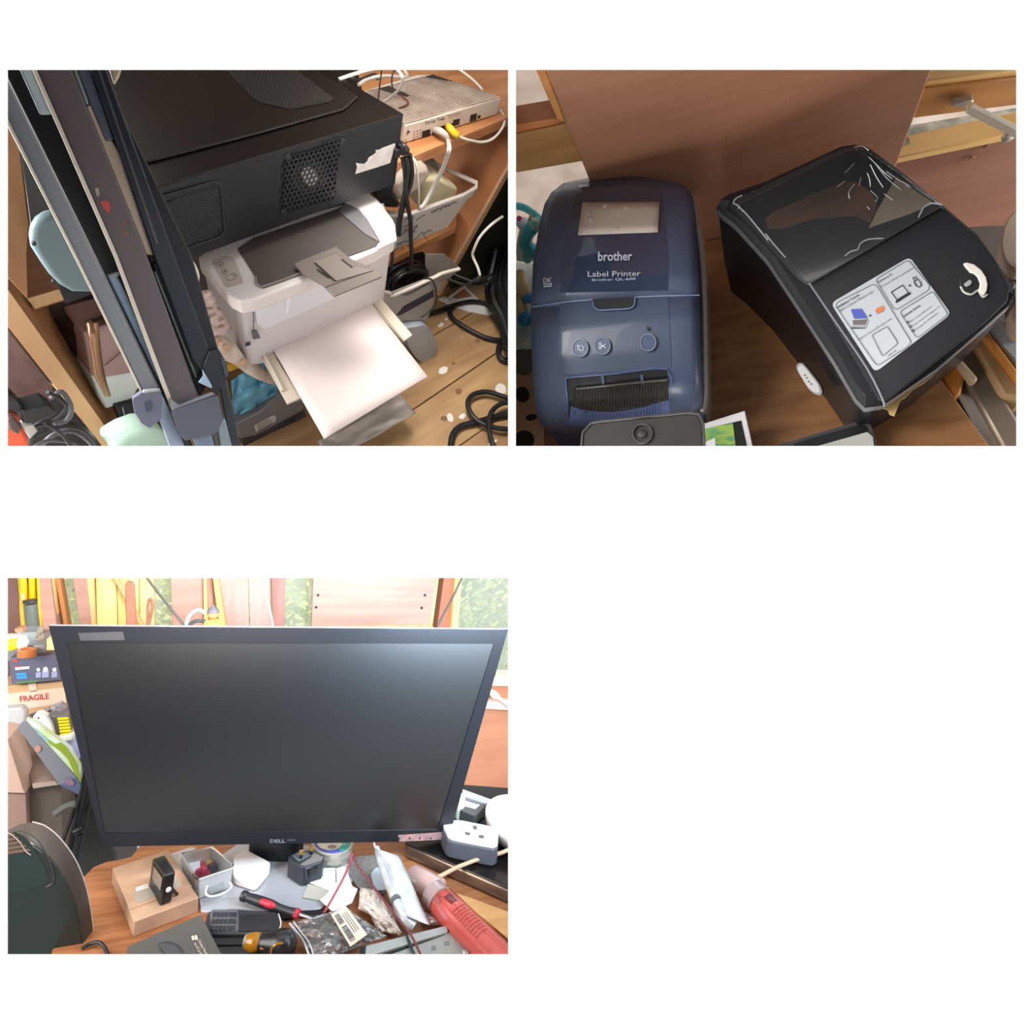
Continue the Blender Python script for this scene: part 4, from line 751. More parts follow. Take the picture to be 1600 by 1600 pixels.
t.part('pin', Mb().lathe(Q.y(1574, 212, YW-.002), (0, -1, 0), [(.004, 0), (.004, .003), (.002, .004)], 12), m=C('steel_dull', '#b3a898', .35, metal=.5))
dw = C('desk_oak', '#a2744a', .4, col2='#7f5535', scale=12, stretch=(2, 8, 1), ramp=(.3, .72), bump=.1)
single(Q, 'oak_desk', 'warm brown wooden desk carrying both label printers', 'desk', (0, 0, -.02), Mb().slab([np.array([-.185, .172, 0]), np.array([.145, .172, 0])]+[Q.z(a, b, 0) for a, b in [(1408, 480), (1466, 586), (1600, 770), (1500, 770), (806, 770)]], (0, 0, -.018)), m=dw, bev=.001)
# ---- blue label printer
bl = C('printer_blue', '#454f66', .36, coat=.15, dust=.3)
bp = Thing(Q, 'blue_label_printer', 'dark blue label printer with a paper sticker on its lid and curved front', 'printer', Q.z(960, 520, 0))
Lf = [(920, 277.5), (880, 286), (862, 300), (851, 318), (843, 348), (838, 380), (833, 405), (831, 450), (829.5, 481), (830, 520), (831, 560), (833, 600), (836, 630), (839, 650), (846, 664), (857, 673), (905, 683)]
Rt = [(1000, 276), (1040, 281), (1064, 287), (1078, 297), (1083, 310), (1087, 335), (1089, 370), (1091, 420), (1092, 461), (1093, 500), (1094, 540), (1096, 580), (1097, 610), (1097, 630), (1094, 642), (1085, 650), (1000, 680)]
hz = [.100, .110, .114, .117, .119, .121, .122, .122, .120, .116, .110, .101, .090, .078, .064, .052, .030]
nseg = 16; rows = []
for (l, r, h) in zip(Lf, Rt, hz):
    row = []
    for i in range(nseg+1):
        u = i/nseg; s = abs(2*u-1)**6; row.append(Q.z(l[0]*(1-u)+r[0]*u, l[1]*(1-u)+r[1]*u, h-.006*s))
    rows.append(row)
si = 8
lid_pts = rows[:si+1]; body_pts = rows[si:]
bp.part('lid', Mb().grid(lid_pts), m=bl, ang=75, solid=.004)
bp.part('front_shell', Mb().grid(body_pts), m=bl, ang=75, solid=.004)
per = [r[0] for r in rows]+[p for p in rows[-1][1:-1]]+[r[-1] for r in rows[::-1]]+[p for p in rows[0][-2:0:-1]]
cenp = np.mean(per, 0)
def shr(p, k, z=None):
    q = cenp+(p-cenp)*k; q[2] = p[2] if z is None else z; return q
bp.part('body', Mb().loft([[shr(p, .985, .001) for p in per], [shr(p, .99, p[2]*.5) for p in per], [shr(p, .995, p[2]-.002) for p in per]]), m=C('body_navy', '#363f58', .4), ang=60)
bkp = [(1060, 292), (1086, 312), (1094, 350), (1101, 392), (1104, 440), (1105, 520), (1106, 590), (1104, 620), (1098, 640), (1090, 640), (1084, 400), (1070, 330)]
bp.part('rear_shell', Mb().loft([[Q.z(a, b, *[.050])*np.array([1, 1, 0])+np.array([0, 0, .001]) for a, b in bkp], [Q.z(a, b, .060) for a, b in bkp]]), m=C('shell_light', '#c3bdb8', .4), ang=50, label='light grey side shell')
def on_row(px, py, lift=.0005):
    """point of the curved top surface of the blue printer under pixel px, py"""
    lo, hi = 0.0, .14
    for _ in range(2): pass
    h = .12
    for _ in range(12):
        k = 0
        for i in range(len(Lf)-1):
            u = min(1, max(0, (px-Lf[i][0])/(Rt[i][0]-Lf[i][0]+1e-9))); y0 = Lf[i][1]*(1-u)+Rt[i][1]*u
            u2 = min(1, max(0, (px-Lf[i+1][0])/(Rt[i+1][0]-Lf[i+1][0]+1e-9))); y1 = Lf[i+1][1]*(1-u2)+Rt[i+1][1]*u2
            if y0 <= py <= y1: t_ = (py-y0)/max(1e-6, y1-y0); h = hz[i]*(1-t_)+hz[i+1]*t_; uu = u; break
        break
    s = abs(2*uu-1)**6 if 'uu' in dir() else 0
    return Q.z(px, py, h-.006*s+lift)
def surf(pts, lift=.0005, th=.0006):
    return Mb().slab([on_row(a, b, lift) for a, b in pts], (0, 0, -th))
def dens(pts, n=6):
    o = []
    for i in range(len(pts)):
        a, b = np.array(pts[i], float), np.array(pts[(i+1) % len(pts)], float)
        o += [tuple(a*(1-k/n)+b*k/n) for k in range(n)]
    return o
def sgrid(q, lift, nu=10, nv=14):
    a, b, c, d = [np.array(k, float) for k in q]
    return Mb().grid([[on_row(*((a*(1-i/nu)+b*i/nu)*(1-j/nv)+(d*(1-i/nu)+c*i/nu)*j/nv), lift) for i in range(nu+1)] for j in range(nv+1)])
gl = C('blue_gloss', '#353e55', .10, coat=.6, dust=.3)
bp.part('gloss_panel', sgrid([E_(420, 735), E_(935, 740), E_(975, 1180), E_(310, 1180)], .0003), m=gl)
bp.part('gloss_panel', sgrid([E_(310, 1180), E_(975, 1180), H_(975, 215), H_(300, 230)], .0003), m=gl)
lp = bp.part('lower_panel', sgrid([H_(295, 300), H_(975, 255), H_(998, 700), H_(288, 745)], .0003), m=C('blue_panel', '#3c465c', .3, coat=.2, dust=.3))
bp.part('seam', Mb().tube([on_row(*H_(u, v), .0008) for u, v in [(125, 318), (300, 292), (500, 272)]], .0004, 5, 3), m=C('seam_light', '#7f8cae', .4))
bp.part('seam', Mb().tube([on_row(*H_(u, v), .0008) for u, v in [(768, 258), (980, 248), (1172, 245)]], .0004, 5, 3), m=C('seam_light', '#7f8cae', .4))
bp.part('finger_notch', surf(rnd(mp(H_, [(502, 272), (770, 256), (765, 310), (735, 330), (545, 338), (510, 315)]), .15), .0022, .002), m=C('notch_dark', '#161618', .5), smooth=False)
bp.part('notch_rim', Mb().tube([on_row(a, b, .0024) for a, b in mp(H_, [(505, 285), (512, 318), (545, 338), (640, 334), (735, 328), (765, 305), (768, 262)])], .0004, 5, 2), m=C('rim_light', '#6f82ad', .35))
st = bp.part('paper_sticker', sgrid([E_(440, 845), E_(922, 842), E_(912, 1030), E_(412, 1048)], .0018, 10, 4), m=C('sticker_cream', '#cbbdb0', .55, col2='#c2b3a5', scale=40, bump=.1), solid=.0005)
for q in ([(560, 860), (590, 850), (605, 855), (570, 910)], [(465, 915), (490, 900), (492, 925)], [(655, 980), (662, 980), (655, 1035), (648, 1035)], [(700, 870), (720, 868), (722, 890), (712, 895)], [(480, 945), (502, 940), (498, 965)]):
    bp.part('sticker_crease', Mb().ball(on_row(*E_(np.mean([p[0] for p in q]), np.mean([p[1] for p in q])), .0019), .0016, (1.2, 1.6, .35), 8), st, m=C('sticker_cream', '#cbbdb0', .55))
def tsurf(s, quad, lift, bold=False):
    uv, f = text_mesh(s, bold); tl, tr, br, bl_ = [np.array(q, float) for q in quad]
    return Mb().add([on_row(*((tl*(1-u)+tr*u)*w+(bl_*(1-u)+br*u)*(1-w)), lift) for u, w in uv], f)
lt = C('print_pale', '#cfd4e0', .4)
bp.part('lettering', tsurf('brother', [(934.5, 393.5), (988, 392.5), (987.5, 407), (934.5, 408)], .0018, True), m=lt, smooth=False)
bp.part('lettering', tsurf('Label Printer', [(918.5, 424), (1001, 423), (1001, 431), (918.5, 432.5)], .0018), m=lt, smooth=False)
bp.part('lettering', tsurf('Brother QL-600', [(925, 435.5), (993, 433.5), (993, 438), (925, 440)], .0018), m=lt, smooth=False)
bp.part('emblem', tsurf('DK', [(849, 434.5), (863, 433.5), (861, 441), (849, 442)], .0018, True), m=lt, smooth=False)
bp.part('emblem', surf([(849, 443), (862, 442), (862, 447), (849.5, 448)], .0012), m=lt, smooth=False)
bp.part('emblem_print', tsurf('ROLL', [(850.5, 443.8), (861, 443), (861, 446), (850.5, 447)], .0022, True), m=C('body_navy', '#363f58', .4), smooth=False)
for u, v in ((427, 575), (566, 562), (852, 540)):
    cx, cy = H_(u, v)
    b_ = bp.part('button', surf(ell(cx, cy, 11.5, 12.5, 0, 28), .0022, .001), m=C('btn_blue', '#33415f', .3), smooth=False)
    bp.part('button_ring', Mb().tube([on_row(a, b, .0024) for a, b in ell(cx, cy, 12, 13, 0, 28)], .0006, 6, 1, closed=True), b_, m=C('ring_chrome', '#646b80', .35, metal=.2))
cx, cy = H_(427, 575)
pth = [[(cx-3.5, cy+4), (cx-3.5, cy-4)], [(cx-5, cy-2.5), (cx-3.5, cy-5), (cx-2, cy-2.5)], [(cx-1, cy+4), (cx-1, cy-4), (cx+2.5, cy-4), (cx+5, cy-1), (cx+5, cy+4), (cx-1, cy+4)]]
mb = Mb()
for p in pth: mb.tube([on_row(a, b, .0028) for a, b in p], .00035, 4, 1)
bp.part('feed_symbol', mb, m=lt)
cx, cy = H_(566, 562); mb = Mb()
for p in ([(cx-2, cy-2), (cx+5, cy+3)], [(cx-2, cy+2), (cx+5, cy-3)]): mb.tube([on_row(a, b, .0028) for a, b in p], .00035, 4, 1)
for dy in (-3, 3): mb.tube([on_row(a, b, .0028) for a, b in ell(cx-3.6, cy+dy, 1.8, 1.8, 0, 10)], .00035, 4, 1, closed=True)
bp.part('scissors_symbol', mb, m=lt)
bp.part('status_light', surf(ell(*H_(848, 450), 2.6, 3, 0, 12), .0022), m=C('notch_dark', '#161618', .5), smooth=False)
# label outlet: recess with ribs
bp.part('outlet_recess', sgrid([H_(335, 762), H_(968, 708), H_(985, 1045), H_(358, 1050)], .0007, 10, 8), m=C('recess_black', '#0d0d0e', .5), smooth=False)
fl_t = mp(H_, [(368, 940), (420, 957), (480, 968), (550, 974), (620, 975), (690, 970), (760, 955), (860, 930), (980, 895)])
fl_b = mp(H_, [(355, 1056), (430, 1058), (500, 1060), (570, 1060), (640, 1060), (720, 1058), (800, 1056), (890, 1050), (988, 1040)])
bp.part('outlet_floor', Mb().grid([[on_row(a[0]*(1-k/5)+b[0]*k/5, a[1]*(1-k/5)+b[1]*k/5, .0012) for a, b in zip(fl_t, fl_b)] for k in range(6)]), m=C('blue_floor', '#55648c', .4), smooth=False)
ribm = C('rib_dark', '#3b342e', .4); ribb = C('rib_blue', '#6c7dac', .35)
for k in range(33):
    u0 = 385+k*18.3; x0 = u0; xb = u0-4+(k-16)*.4
    vt = 775-(u0-335)*.085; vm = 975-abs(u0-620)**2*.00055 if u0 < 620 else 975-(u0-620)**2*.00058
    bp.part('outlet_rib', Mb().tube([on_row(*H_(x0+4, vt+55), .0012), on_row(*H_(x0+1, (vt+vm)/2+30), .0014), on_row(*H_(xb, vm-4), .0012)], .0007, 4, 2), m=ribm, smooth=False)
    if vm+12 < 1050: bp.part('floor_rib', Mb().tube([on_row(*H_(xb, vm+8), .0016), on_row(*H_(xb-3, 1050), .0016)], .0005, 4, 1), m=C('rib_shadow', '#3a4668', .4), smooth=False)
for u in (560, 806):
    bp.part('outlet_divider', surf(mp(H_, [(u-8, 742), (u+14, 740), (u+18, 800), (u+4, 802)]), .0022, .001), m=bl, smooth=False)
bp.part('outlet_bar', Mb().tube([on_row(*H_(u, v), .0024) for u, v in [(400, 830), (580, 812), (800, 790), (970, 775)]], .0008, 5, 3), m=C('bar_dark', '#4a4640', .3))
bp.part('outlet_frame', Mb().tube([on_row(*H_(u, v), .0018) for u, v in [(335, 762), (650, 735), (968, 708), (985, 890), (990, 1010)]], .0005, 5, 3), m=C('frame_blue', '#51628f', .35))
bp.part('outlet_frame', Mb().tube([on_row(*H_(u, v), .0018) for u, v in [(335, 762), (345, 900), (358, 1050)]], .0006, 5, 3), m=C('frame_blue', '#51628f', .35))
# ---- black label printer
kp = Thing(Q, 'black_label_printer', 'black label printer with clear film window, white instruction sticker and half ring knob', 'printer', Q.z(1330, 480, 0))
kb = C('kprinter', '#17181b', .42, dust=.35, spec=.35); kd = C('kprinter_side', '#141416', .32); ksil = C('kprinter_silver', '#7e8084', .3, metal=.5)
hv = {}
def kt(px, py, h): return Q.z(px, py, h)
outl = [(1119, 326, .105), (1126, 313, .11), (1140, 303, .112), (1200, 282, .115), (1315, 229, .118), (1335, 226, .118), (1355, 230, .118), (1400, 262, .118), (1472, 320, .114), (1527, 367, .105), (1552, 402, .098), (1580, 445, .088), (1584, 460, .085), (1577, 476, .080), (1545, 505, .079), (1465, 574, .075), (1380, 632, .070), (1352, 636, .068), (1338, 622, .068), (1305, 565, .075), (1250, 480, .088), (1200, 405, .098), (1150, 350, .104)]
ov = [Q.z(a, b, h) for a, b, h in outl]; kc = np.mean(ov, 0)
def kz(p, z): q = np.array(p); q[2] = z; return q
inner = [kc+(p-kc)*.93+np.array([0, 0, .0035]) for p in ov]
kp.part('top_cover', Mb().loft([ov, inner], False, True), m=kb, ang=30)
kp.part('silver_band', Mb().loft([[kc+(p-kc)*1.004-np.array([0, 0, .0075]) for p in ov], [kc+(p-kc)*1.004-np.array([0, 0, .0004]) for p in ov]], False, False), m=ksil, ang=60)
lowp = [kc+(p-kc)*np.array([.985, .985, 1])-np.array([0, 0, .0075]) for p in ov]
kp.part('body', Mb().loft([[kz(kc+(p-kc)*.93, .002) for p in ov], [kz(kc+(p-kc)*.97, p[2]*.45) for p in ov], lowp]), m=kd, ang=60)
kn, kcc = plane3(Q.z(1262, 442, .0935), Q.z(1474, 322, .116), Q.z(1375, 600, .0765)); 
if kn[2] < 0: kn, kcc = -kn, -kcc
kn2, kc2 = plane3(Q.z(1262, 442, .097), Q.z(1474, 322, .118), Q.z(1145, 322, .110))
if kn2[2] < 0: kn2, kc2 = -kn2, -kc2
kp.part('front_lid', plate(Q, rnd([(1264, 442), (1474, 324), (1528, 372), (1553, 404), (1577, 450), (1574, 470), (1540, 502), (1384, 628), (1372, 625)], .06), kn, kcc+.004, .006), m=kb, bev=.0015)
kp.part('lid_groove', Mb().tube(px_poly(Q, mp(I_, [(280, 170), (450, 420), (640, 700), (740, 900), (745, 945)]), kn, kcc+.0045), .0008, 5, 3), m=C('groove_grey', '#6e7074', .35))
# window with film
wn = rnd([(1146, 322), (1315, 236), (1338, 232), (1474, 322), (1262, 443)], .05)
kp.part('window_bed', plate(Q, wn, kn2, kc2+.0045, .003), m=C('window_bed', '#17130f', .5, col2='#2a221b', scale=9, dust=.5), bev=.0008)
kp.part('reflection_plate_brown', plate(Q, mp(G_, [(0, 945), (60, 900), (300, 790), (500, 715), (570, 715), (640, 760), (700, 830), (690, 900), (655, 970), (560, 930), (300, 950), (120, 1010), (20, 1010)]), kn2, kc2+.0050, .0004), m=C('reflection_brown', '#8a5e40', .6, col2='#5a3f2d', scale=9, stretch=(2, 6, 2)), smooth=False, label='brown plate coloured as the plywood reflection in the window')  # plywood reflection in the window, painted as a brown plate
kp.part('reflection_plate_cream', plate(Q, mp(G_, [(650, 1005), (700, 900), (780, 760), (820, 690), (940, 770), (1060, 850), (900, 920), (780, 960)]), kn2, kc2+.0052, .0004), m=C('reflection_cream', '#b8a68e', .6), smooth=False, label='cream plate coloured as the bright reflection in the window')  # bright patch of the reflection, painted as a cream plate
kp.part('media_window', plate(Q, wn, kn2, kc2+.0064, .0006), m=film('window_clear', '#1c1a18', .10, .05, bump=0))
pr_ = [(1140, 322), (1150, 312), (1315, 233), (1338, 229), (1352, 234), (1476, 321), (1262, 446), (1248, 436)]
kp.part('protective_film', plate(Q, pr_, kn2, kc2+.0075, .0004), m=film('film_wrinkle', '#c9cdd2', .015, .16, bump=0), label='wrinkled clear protective film')
fe = film('film_edge', '#c3c7cc', .5, .15, bump=0)
mb = Mb(); rw_ = random.Random(8)
for q in ([(500, 660), (540, 620), (560, 600)], [(640, 660), (655, 700), (660, 745)], [(660, 610), (700, 690), (740, 750)], [(690, 600), (760, 690), (850, 765)], [(600, 690), (590, 740)], [(720, 640), (800, 700)], [(745, 790), (800, 830)], [(450, 750), (500, 710)], [(690, 840), (705, 815), (660, 770)], [(530, 820), (525, 780), (560, 730)], [(1100, 850), (1010, 860), (975, 920)], [(560, 500), (610, 495), (650, 520)], [(650, 560), (740, 650), (790, 690)], [(760, 650), (830, 700), (905, 740)], [(880, 740), (910, 750)], [(640, 870), (655, 890)]):
    mb.tube(px_poly(Q, mp(G_, q), kn2, kc2+.0078), .00022, 4, 3)
kp.part('film_crease', mb, m=fe, kind='stuff')
mb = Mb()
for q in ([(1380, 850), (1400, 820), (1440, 800)], [(1410, 880), (1450, 900), (1600, 1080)], [(1385, 850), (1420, 870), (1445, 905)]): mb.tube(px_poly(Q, mp(E_, q), kn2, kc2+.0078), .0005, 5, 3)
for q in ([(500, 1180), (540, 1150), (580, 1140), (600, 1100), (650, 1075), (740, 1070)], [(960, 940), (990, 880), (1040, 850), (1110, 860)], [(5, 1040), (60, 1110), (130, 1190)]): mb.tube(px_poly(Q, mp(G_, q), kn2, kc2+.0078), .0004, 5, 3)
kp.part('film_edge', mb, m=fe, kind='stuff')
# sticker
lbm = C('instr_white', '#a4a8ac', .4); grl = C('instr_line', '#70757a', .5); gtx = C('instr_text', '#33363a', .5)
S0 = kcc+.0046
stk = kp.part('instruction_sticker', plate(Q, rnd(mp(I_, [(412, 295), (905, 5), (1165, 362), (690, 728)]), .07, 4), kn, S0, .0005), m=lbm, smooth=False)
def ln(pts, r=.00035, closed=True): kp.part('ruled_frame', Mb().tube(px_poly(Q, rnd(mp(I_, pts), .1, 3) if closed else mp(I_, pts), kn, S0+.0002), r, 4, 1, closed=closed), stk, m=grl)
ln([(432, 300), (690, 170), (915, 540), (885, 570), (700, 690)])
ln([(690, 148), (895, 25), (1030, 185), (1020, 215), (825, 335), (800, 325)])
ln([(840, 350), (1050, 220), (1145, 365), (950, 515)])
def tx(s, q, bold=False): kp.part('print_line', text_px(Q, s, mp(I_, q), kn, S0, .0004, bold), stk, m=gtx, smooth=False)
tx('Installation Tutoria', [(440, 318), (586, 234), (594, 246), (450, 332)], True)
tx('Method 1: Connect USB stick to view', [(458, 338), (672, 214), (680, 226), (466, 352)])
tx('Method 2: Scan the QR code to view', [(582, 518), (788, 384), (796, 396), (590, 530)])
tx('4208-USB', [(764, 622), (818, 586), (824, 594), (770, 630)])
tx('Connect to PC', [(702, 156), (792, 106), (800, 118), (710, 170)], True)
tx('PC Connect USB stick to download driver', [(722, 188), (932, 64), (938, 74), (728, 198)])
tx('Customer Service', [(856, 374), (966, 300), (974, 314), (864, 388)], True)
tx('Email 1 support@mail.net', [(906, 406), (1040, 310), (1046, 320), (912, 416)])
tx('Email 2 linkerservice@gmail.com', [(922, 432), (1092, 308), (1098, 318), (928, 442)])
tx('Whatsapp +86 130 7938 0942', [(938, 458), (1078, 352), (1084, 362), (944, 468)])
for u, v in ((893, 414), (908, 440), (926, 466)): kp.part('bullet', Mb().tube([Q.pl(a, b, kn, S0+.0003) for a, b in ell(*I_(u, v), 1.8, 1.8, 0, 10)], .0003, 4, 1, closed=True), stk, m=gtx)
def pc(pts, m, nm='drawing', d=.0004): kp.part(nm, plate(Q, mp(I_, pts), kn, S0+d, .0003), stk, m=m, smooth=False)
pc([(537, 333), (605, 330), (643, 388), (558, 392)], C('draw_blue', '#3c4a98', .4)); pc([(548, 402), (642, 395), (628, 430), (552, 430)], C('draw_grey', '#5c5450', .5)); pc([(538, 448), (552, 430), (628, 430), (642, 398), (650, 404), (632, 448)], C('draw_light', '#8a8e94', .5)); pc([(538, 445), (630, 445), (628, 453), (540, 455)], gtx)
pc([(690, 345), (700, 325), (738, 312), (748, 320), (742, 345), (705, 362)], C('draw_orange', '#b4683c', .4)); pc([(680, 350), (690, 340), (704, 364), (692, 368)], C('draw_lav', '#9aa4c8', .4))
for q in ([(790, 226), (862, 182), (896, 230), (825, 274)], [(816, 286), (906, 228), (912, 234), (820, 292)], [(925, 135), (942, 130), (952, 150), (936, 158)], [(932, 160), (955, 146), (972, 165), (978, 185), (966, 195), (948, 188)]):
    kp.part('drawing_outline', Mb().tube(px_poly(Q, mp(I_, q), kn, S0+.0003), .0004, 4, 1, closed=True), stk, m=gtx)
for u, v in ((658, 372), (906, 184)): pc(ell(0, 0, 1, 1, 0, 3) and [(u+7*math.cos(a), v+7*math.sin(a)) for a in [k*math.pi/5 for k in range(10)]], gtx, 'bullet')
ln([(668, 495), (765, 440), (832, 545), (735, 628)])
# knob
KN = kcc+.0045
ring_o = [(1240, 45), (1265, 38), (1310, 50), (1355, 85), (1385, 130), (1395, 175), (1390, 215), (1370, 248)]; ring_i = [(1330, 212), (1340, 200), (1345, 170), (1330, 130), (1305, 108), (1282, 102)]
kp.part('knob_ring', plate(Q, mp(I_, ring_o+ring_i), kn, KN+.002, .003), m=C('knob_white', '#c4bcb4', .4), bev=.0006)
kp.part('knob_base', plate(Q, [(a, b) for a, b in ell(*I_(1290, 160), 18, 20, 20, 24)], kn, KN+.0006, .001), m=C('knob_dark', '#141517', .35), bev=.0003)
kp.part('knob_rim', Mb().tube(px_poly(Q, mp(I_, [(1225, 190), (1245, 225), (1290, 240), (1320, 222), (1335, 215), (1350, 240), (1368, 256), (1390, 240)]), kn, KN+.0012), .0007, 5, 3), m=C('rim_pale', '#9a9890', .35))
kp.part('lock_button', plate(Q, rnd(mp(I_, [(1242, 175), (1280, 145), (1298, 158), (1290, 178), (1262, 192)]), .25), kn, KN+.0024, .002), m=C('lock_grey', '#86888a', .35), bev=.0004)
# USB plug on the side
t = Thing(Q, 'usb_dongle', 'white oval plug sticking out of the black printer side', 'plug', Q.z(1264, 596, .02))
uo = rnd(mp(I_, [(195, 685), (215, 665), (245, 672), (345, 800), (362, 850), (350, 875), (310, 865), (270, 830), (200, 715)]), .3)
nu_ = -nrm(Q.ray(1262, 594)+np.array([.15, 0, 0])); pu = Q.z(1262, 594, .042); cu_ = nu_.dot(pu)
t.part('plug_body', plate(Q, uo, nu_, cu_, .012), m=C('usb_shade', '#8e8c8a', .4), bev=.001)
t.part('plug_face', plate(Q, [tuple(np.array(I_(258, 765))+.86*(np.array(p)-np.array(I_(258, 765)))) for p in uo], nu_, cu_+.0006, .001), m=C('usb_white', '#b5b2ae', .4), bev=.0004)
for u, v in ((250, 745), (262, 762), (275, 785), (290, 800)): t.part('plug_mark', plate(Q, ell(*I_(u, v), 1.6, 1.2, 40, 8), nu_, cu_+.001, .0004), m=dark_pl, smooth=False)
# torn kraft paper under the printer's front edge
single(Q, 'torn_paper', 'torn tan backing paper hanging under the front edge of the black printer', 'paper', Q.z(1395, 640, .05), Mb().slab([Q.z(*q, .058) for q in mp(I_, [(735, 950), (1000, 775), (1060, 740), (1000, 790), (930, 830), (880, 885), (850, 900), (830, 950), (810, 1000), (780, 990), (770, 960)])], (0, 0, -.0008)), m=C('tan_backing', '#b3965f', .6), smooth=False)
# ---- foreground things
t = Thing(Q, 'webcam', 'dark rounded square camera head at the bottom edge in front of the blue printer', 'camera', Q.z(1000, 690, .04))
wc = rnd([(906, 735), (910, 676), (925, 660), (1075, 645), (1092, 647), (1099, 662), (1101, 735)], .12, 4)
t.part('housing', Mb().slab([Q.z(a, b, .125) for a, b in wc], (0, 0, -.02)), m=C('webcam_dark', '#232120', .6, col2='#1b1918', scale=60), bev=.003, seg=3)
t.part('rim', Mb().tube([Q.z(a, b, .1255) for a, b in wc], .0009, 6, 1, closed=True), m=C('webcam_rim', '#3a3735', .35))
lens = t.part('lens_ring', Mb().tube([Q.z(a, b, .1262) for a, b in ell(*H_(815, 1110), 15, 15, 0, 24)], .0009, 6, 1, closed=True), m=C('lens_ring', '#2c2a28', .4))
t.part('lens', Mb().lathe(Q.z(*H_(815, 1110), .1255), (0, 0, 1), [(.0032, 0), (.003, .0004), (.0015, .0007)], 20), lens, m=C('lens_glass', '#1c1b1a', .45))
t = Thing(Q, 'phone_box', 'white box with green picture of grass beside the camera head', 'box', Q.z(1135, 690, 0))
pbx = [Q.z(*q, .045) for q in [(1097, 662), (1164, 641), (1181, 720), (1097, 730)]]
t.part('box_wall', Mb().slab(pbx, (0, 0, -.045)), m=C('box_white', '#d4cfd0', .5), bev=.0008)
t.part('inner_tray', Mb().slab([Q.z(*q, .0456) for q in [(1099, 671), (1158, 657), (1172, 720), (1099, 730)]], (0, 0, -.0004)), m=C('tray_inner', '#0f0f10', .4), smooth=False)
t.part('picture_card', Mb().slab([Q.z(*q, .0462) for q in [(1099, 671), (1145, 661), (1152, 718), (1099, 730)]], (0, 0, -.0004)), m=C('picture_green', '#2f8f6a', .4, col2='#a8b840', scale=40, stretch=(2, 6, 1)), smooth=False)
t.part('paper_slip', Mb().slab([Q.z(*q, .0468) for q in [(1099, 692), (1117, 684), (1119, 720), (1099, 730)]], (0, 0, -.0004)), m=paper, smooth=False)
t = Thing(Q, 'open_tray_box', 'black open box with white paper inside at the bottom edge before the black printer', 'box', Q.z(1300, 700, 0))
t.part('box_body', Mb().slab([Q.z(*q, .03) for q in rnd(mp(I_, [(-20, 1230), (70, 1185), (580, 1032), (650, 1038), (665, 1060), (720, 1240)]), .06)], (0, 0, -.03)), m=C('tray_edge', '#3b3838', .5), bev=.001)
t.part('inner_tray', Mb().slab([Q.z(*q, .0306) for q in mp(I_, [(130, 1220), (190, 1170), (600, 1050), (635, 1065), (700, 1240)])], (0, 0, -.0004)), m=C('tray_inner', '#0f0f10', .4), smooth=False)
t.part('paper_fold', Mb().slab([Q.z(*q, .0314) for q in mp(I_, [(250, 1210), (640, 1100), (675, 1130), (690, 1250)])], (0, 0, -.0004)), m=C('fold_grey', '#a5a49e', .6), smooth=False)
# ---- left edge: toy and printed mat
t = Thing(Q, 'toy_horse', 'small pastel toy horse figure with teal mane at the left edge', 'toy', Q.z(815, 420, .0))
whp = C('toy_white', '#dcd8dc', .4); tea = C('toy_teal', '#2fa3ac', .4, col2='#57c0c4', scale=30); org = C('toy_cream', '#dcc08c', .4); pnk = C('toy_pink', '#d8486c', .4)
def hz_(u, v, h=.04): return Q.z(*E_(u, v), h)
t.part('body', Mb().tube([hz_(62, 1200, .02), hz_(60, 1130, .03), hz_(72, 1060, .04), hz_(85, 1010, .05)], [.0055, .0055, .0055, .0055], 14, 5), m=whp, ang=80)
hd = t.part('head', Mb().tube([hz_(85, 1000, .05), hz_(65, 975, .055), hz_(45, 975, .052)], [.0062, .006, .0035], 12, 4), m=whp, ang=80)
t.part('horn', Mb().tube([hz_(108, 960, .06), hz_(118, 930, .066), hz_(122, 912, .07)], [.002, .0014, .0004], 8), hd, m=org)
t.part('ear', Mb().ball(hz_(48, 950, .06), .003, (1, .7, 1.4), 10), hd, m=pnk)
t.part('mane', Mb().tube([hz_(150, 985, .06), hz_(120, 1010, .058), hz_(95, 1060, .05), hz_(85, 1110, .04), hz_(120, 1150, .03), hz_(90, 1200, .02)], [.006, .007, .006, .006, .008, .005], 10, 5), m=tea, ang=80)
t.part('mane_lock', Mb().tube([hz_(170, 965, .06), hz_(140, 990, .061), hz_(150, 1025, .056)], [.005, .006, .003], 10, 5), m=C('toy_stripe', '#d8d08c', .4, col2='#58b4c0', scale=200))
t.part('leg', Mb().tube([Q.z(*H_(45, 110), .02), Q.z(*H_(62, 190), .02), Q.z(*H_(90, 250), .016)], [.006, .007, .005], 10), m=org, label='tan leg with blue shoe')
t.part('shoe', Mb().ball(Q.z(*H_(110, 262), .016), .006, (1.3, .9, .8), 12), m=C('toy_blue', '#3f93c4', .4))
t.part('leg', Mb().tube([Q.z(*H_(40, 250), .012), Q.z(*H_(55, 320), .012), Q.z(*H_(70, 360), .010)], [.006, .006, .005], 10), m=org)
t.part('shoe', Mb().ball(Q.z(*H_(85, 390), .010), .007, (1.2, 1.2, .8), 12), m=C('toy_blue', '#3f93c4', .4))
wire('teal_ring', 'teal plastic hoop behind the toy horse at the left edge', [Q.z(*E_(u, v), .05) for u, v in [(25, 868), (70, 876), (120, 905), (170, 950), (178, 985)]], .0035, tea, cat='hoop')
mt_ = [Q.z(*q, .0012) for q in [(803, 410), (835, 412), (832, 480), (832, 545), (803, 548)]]
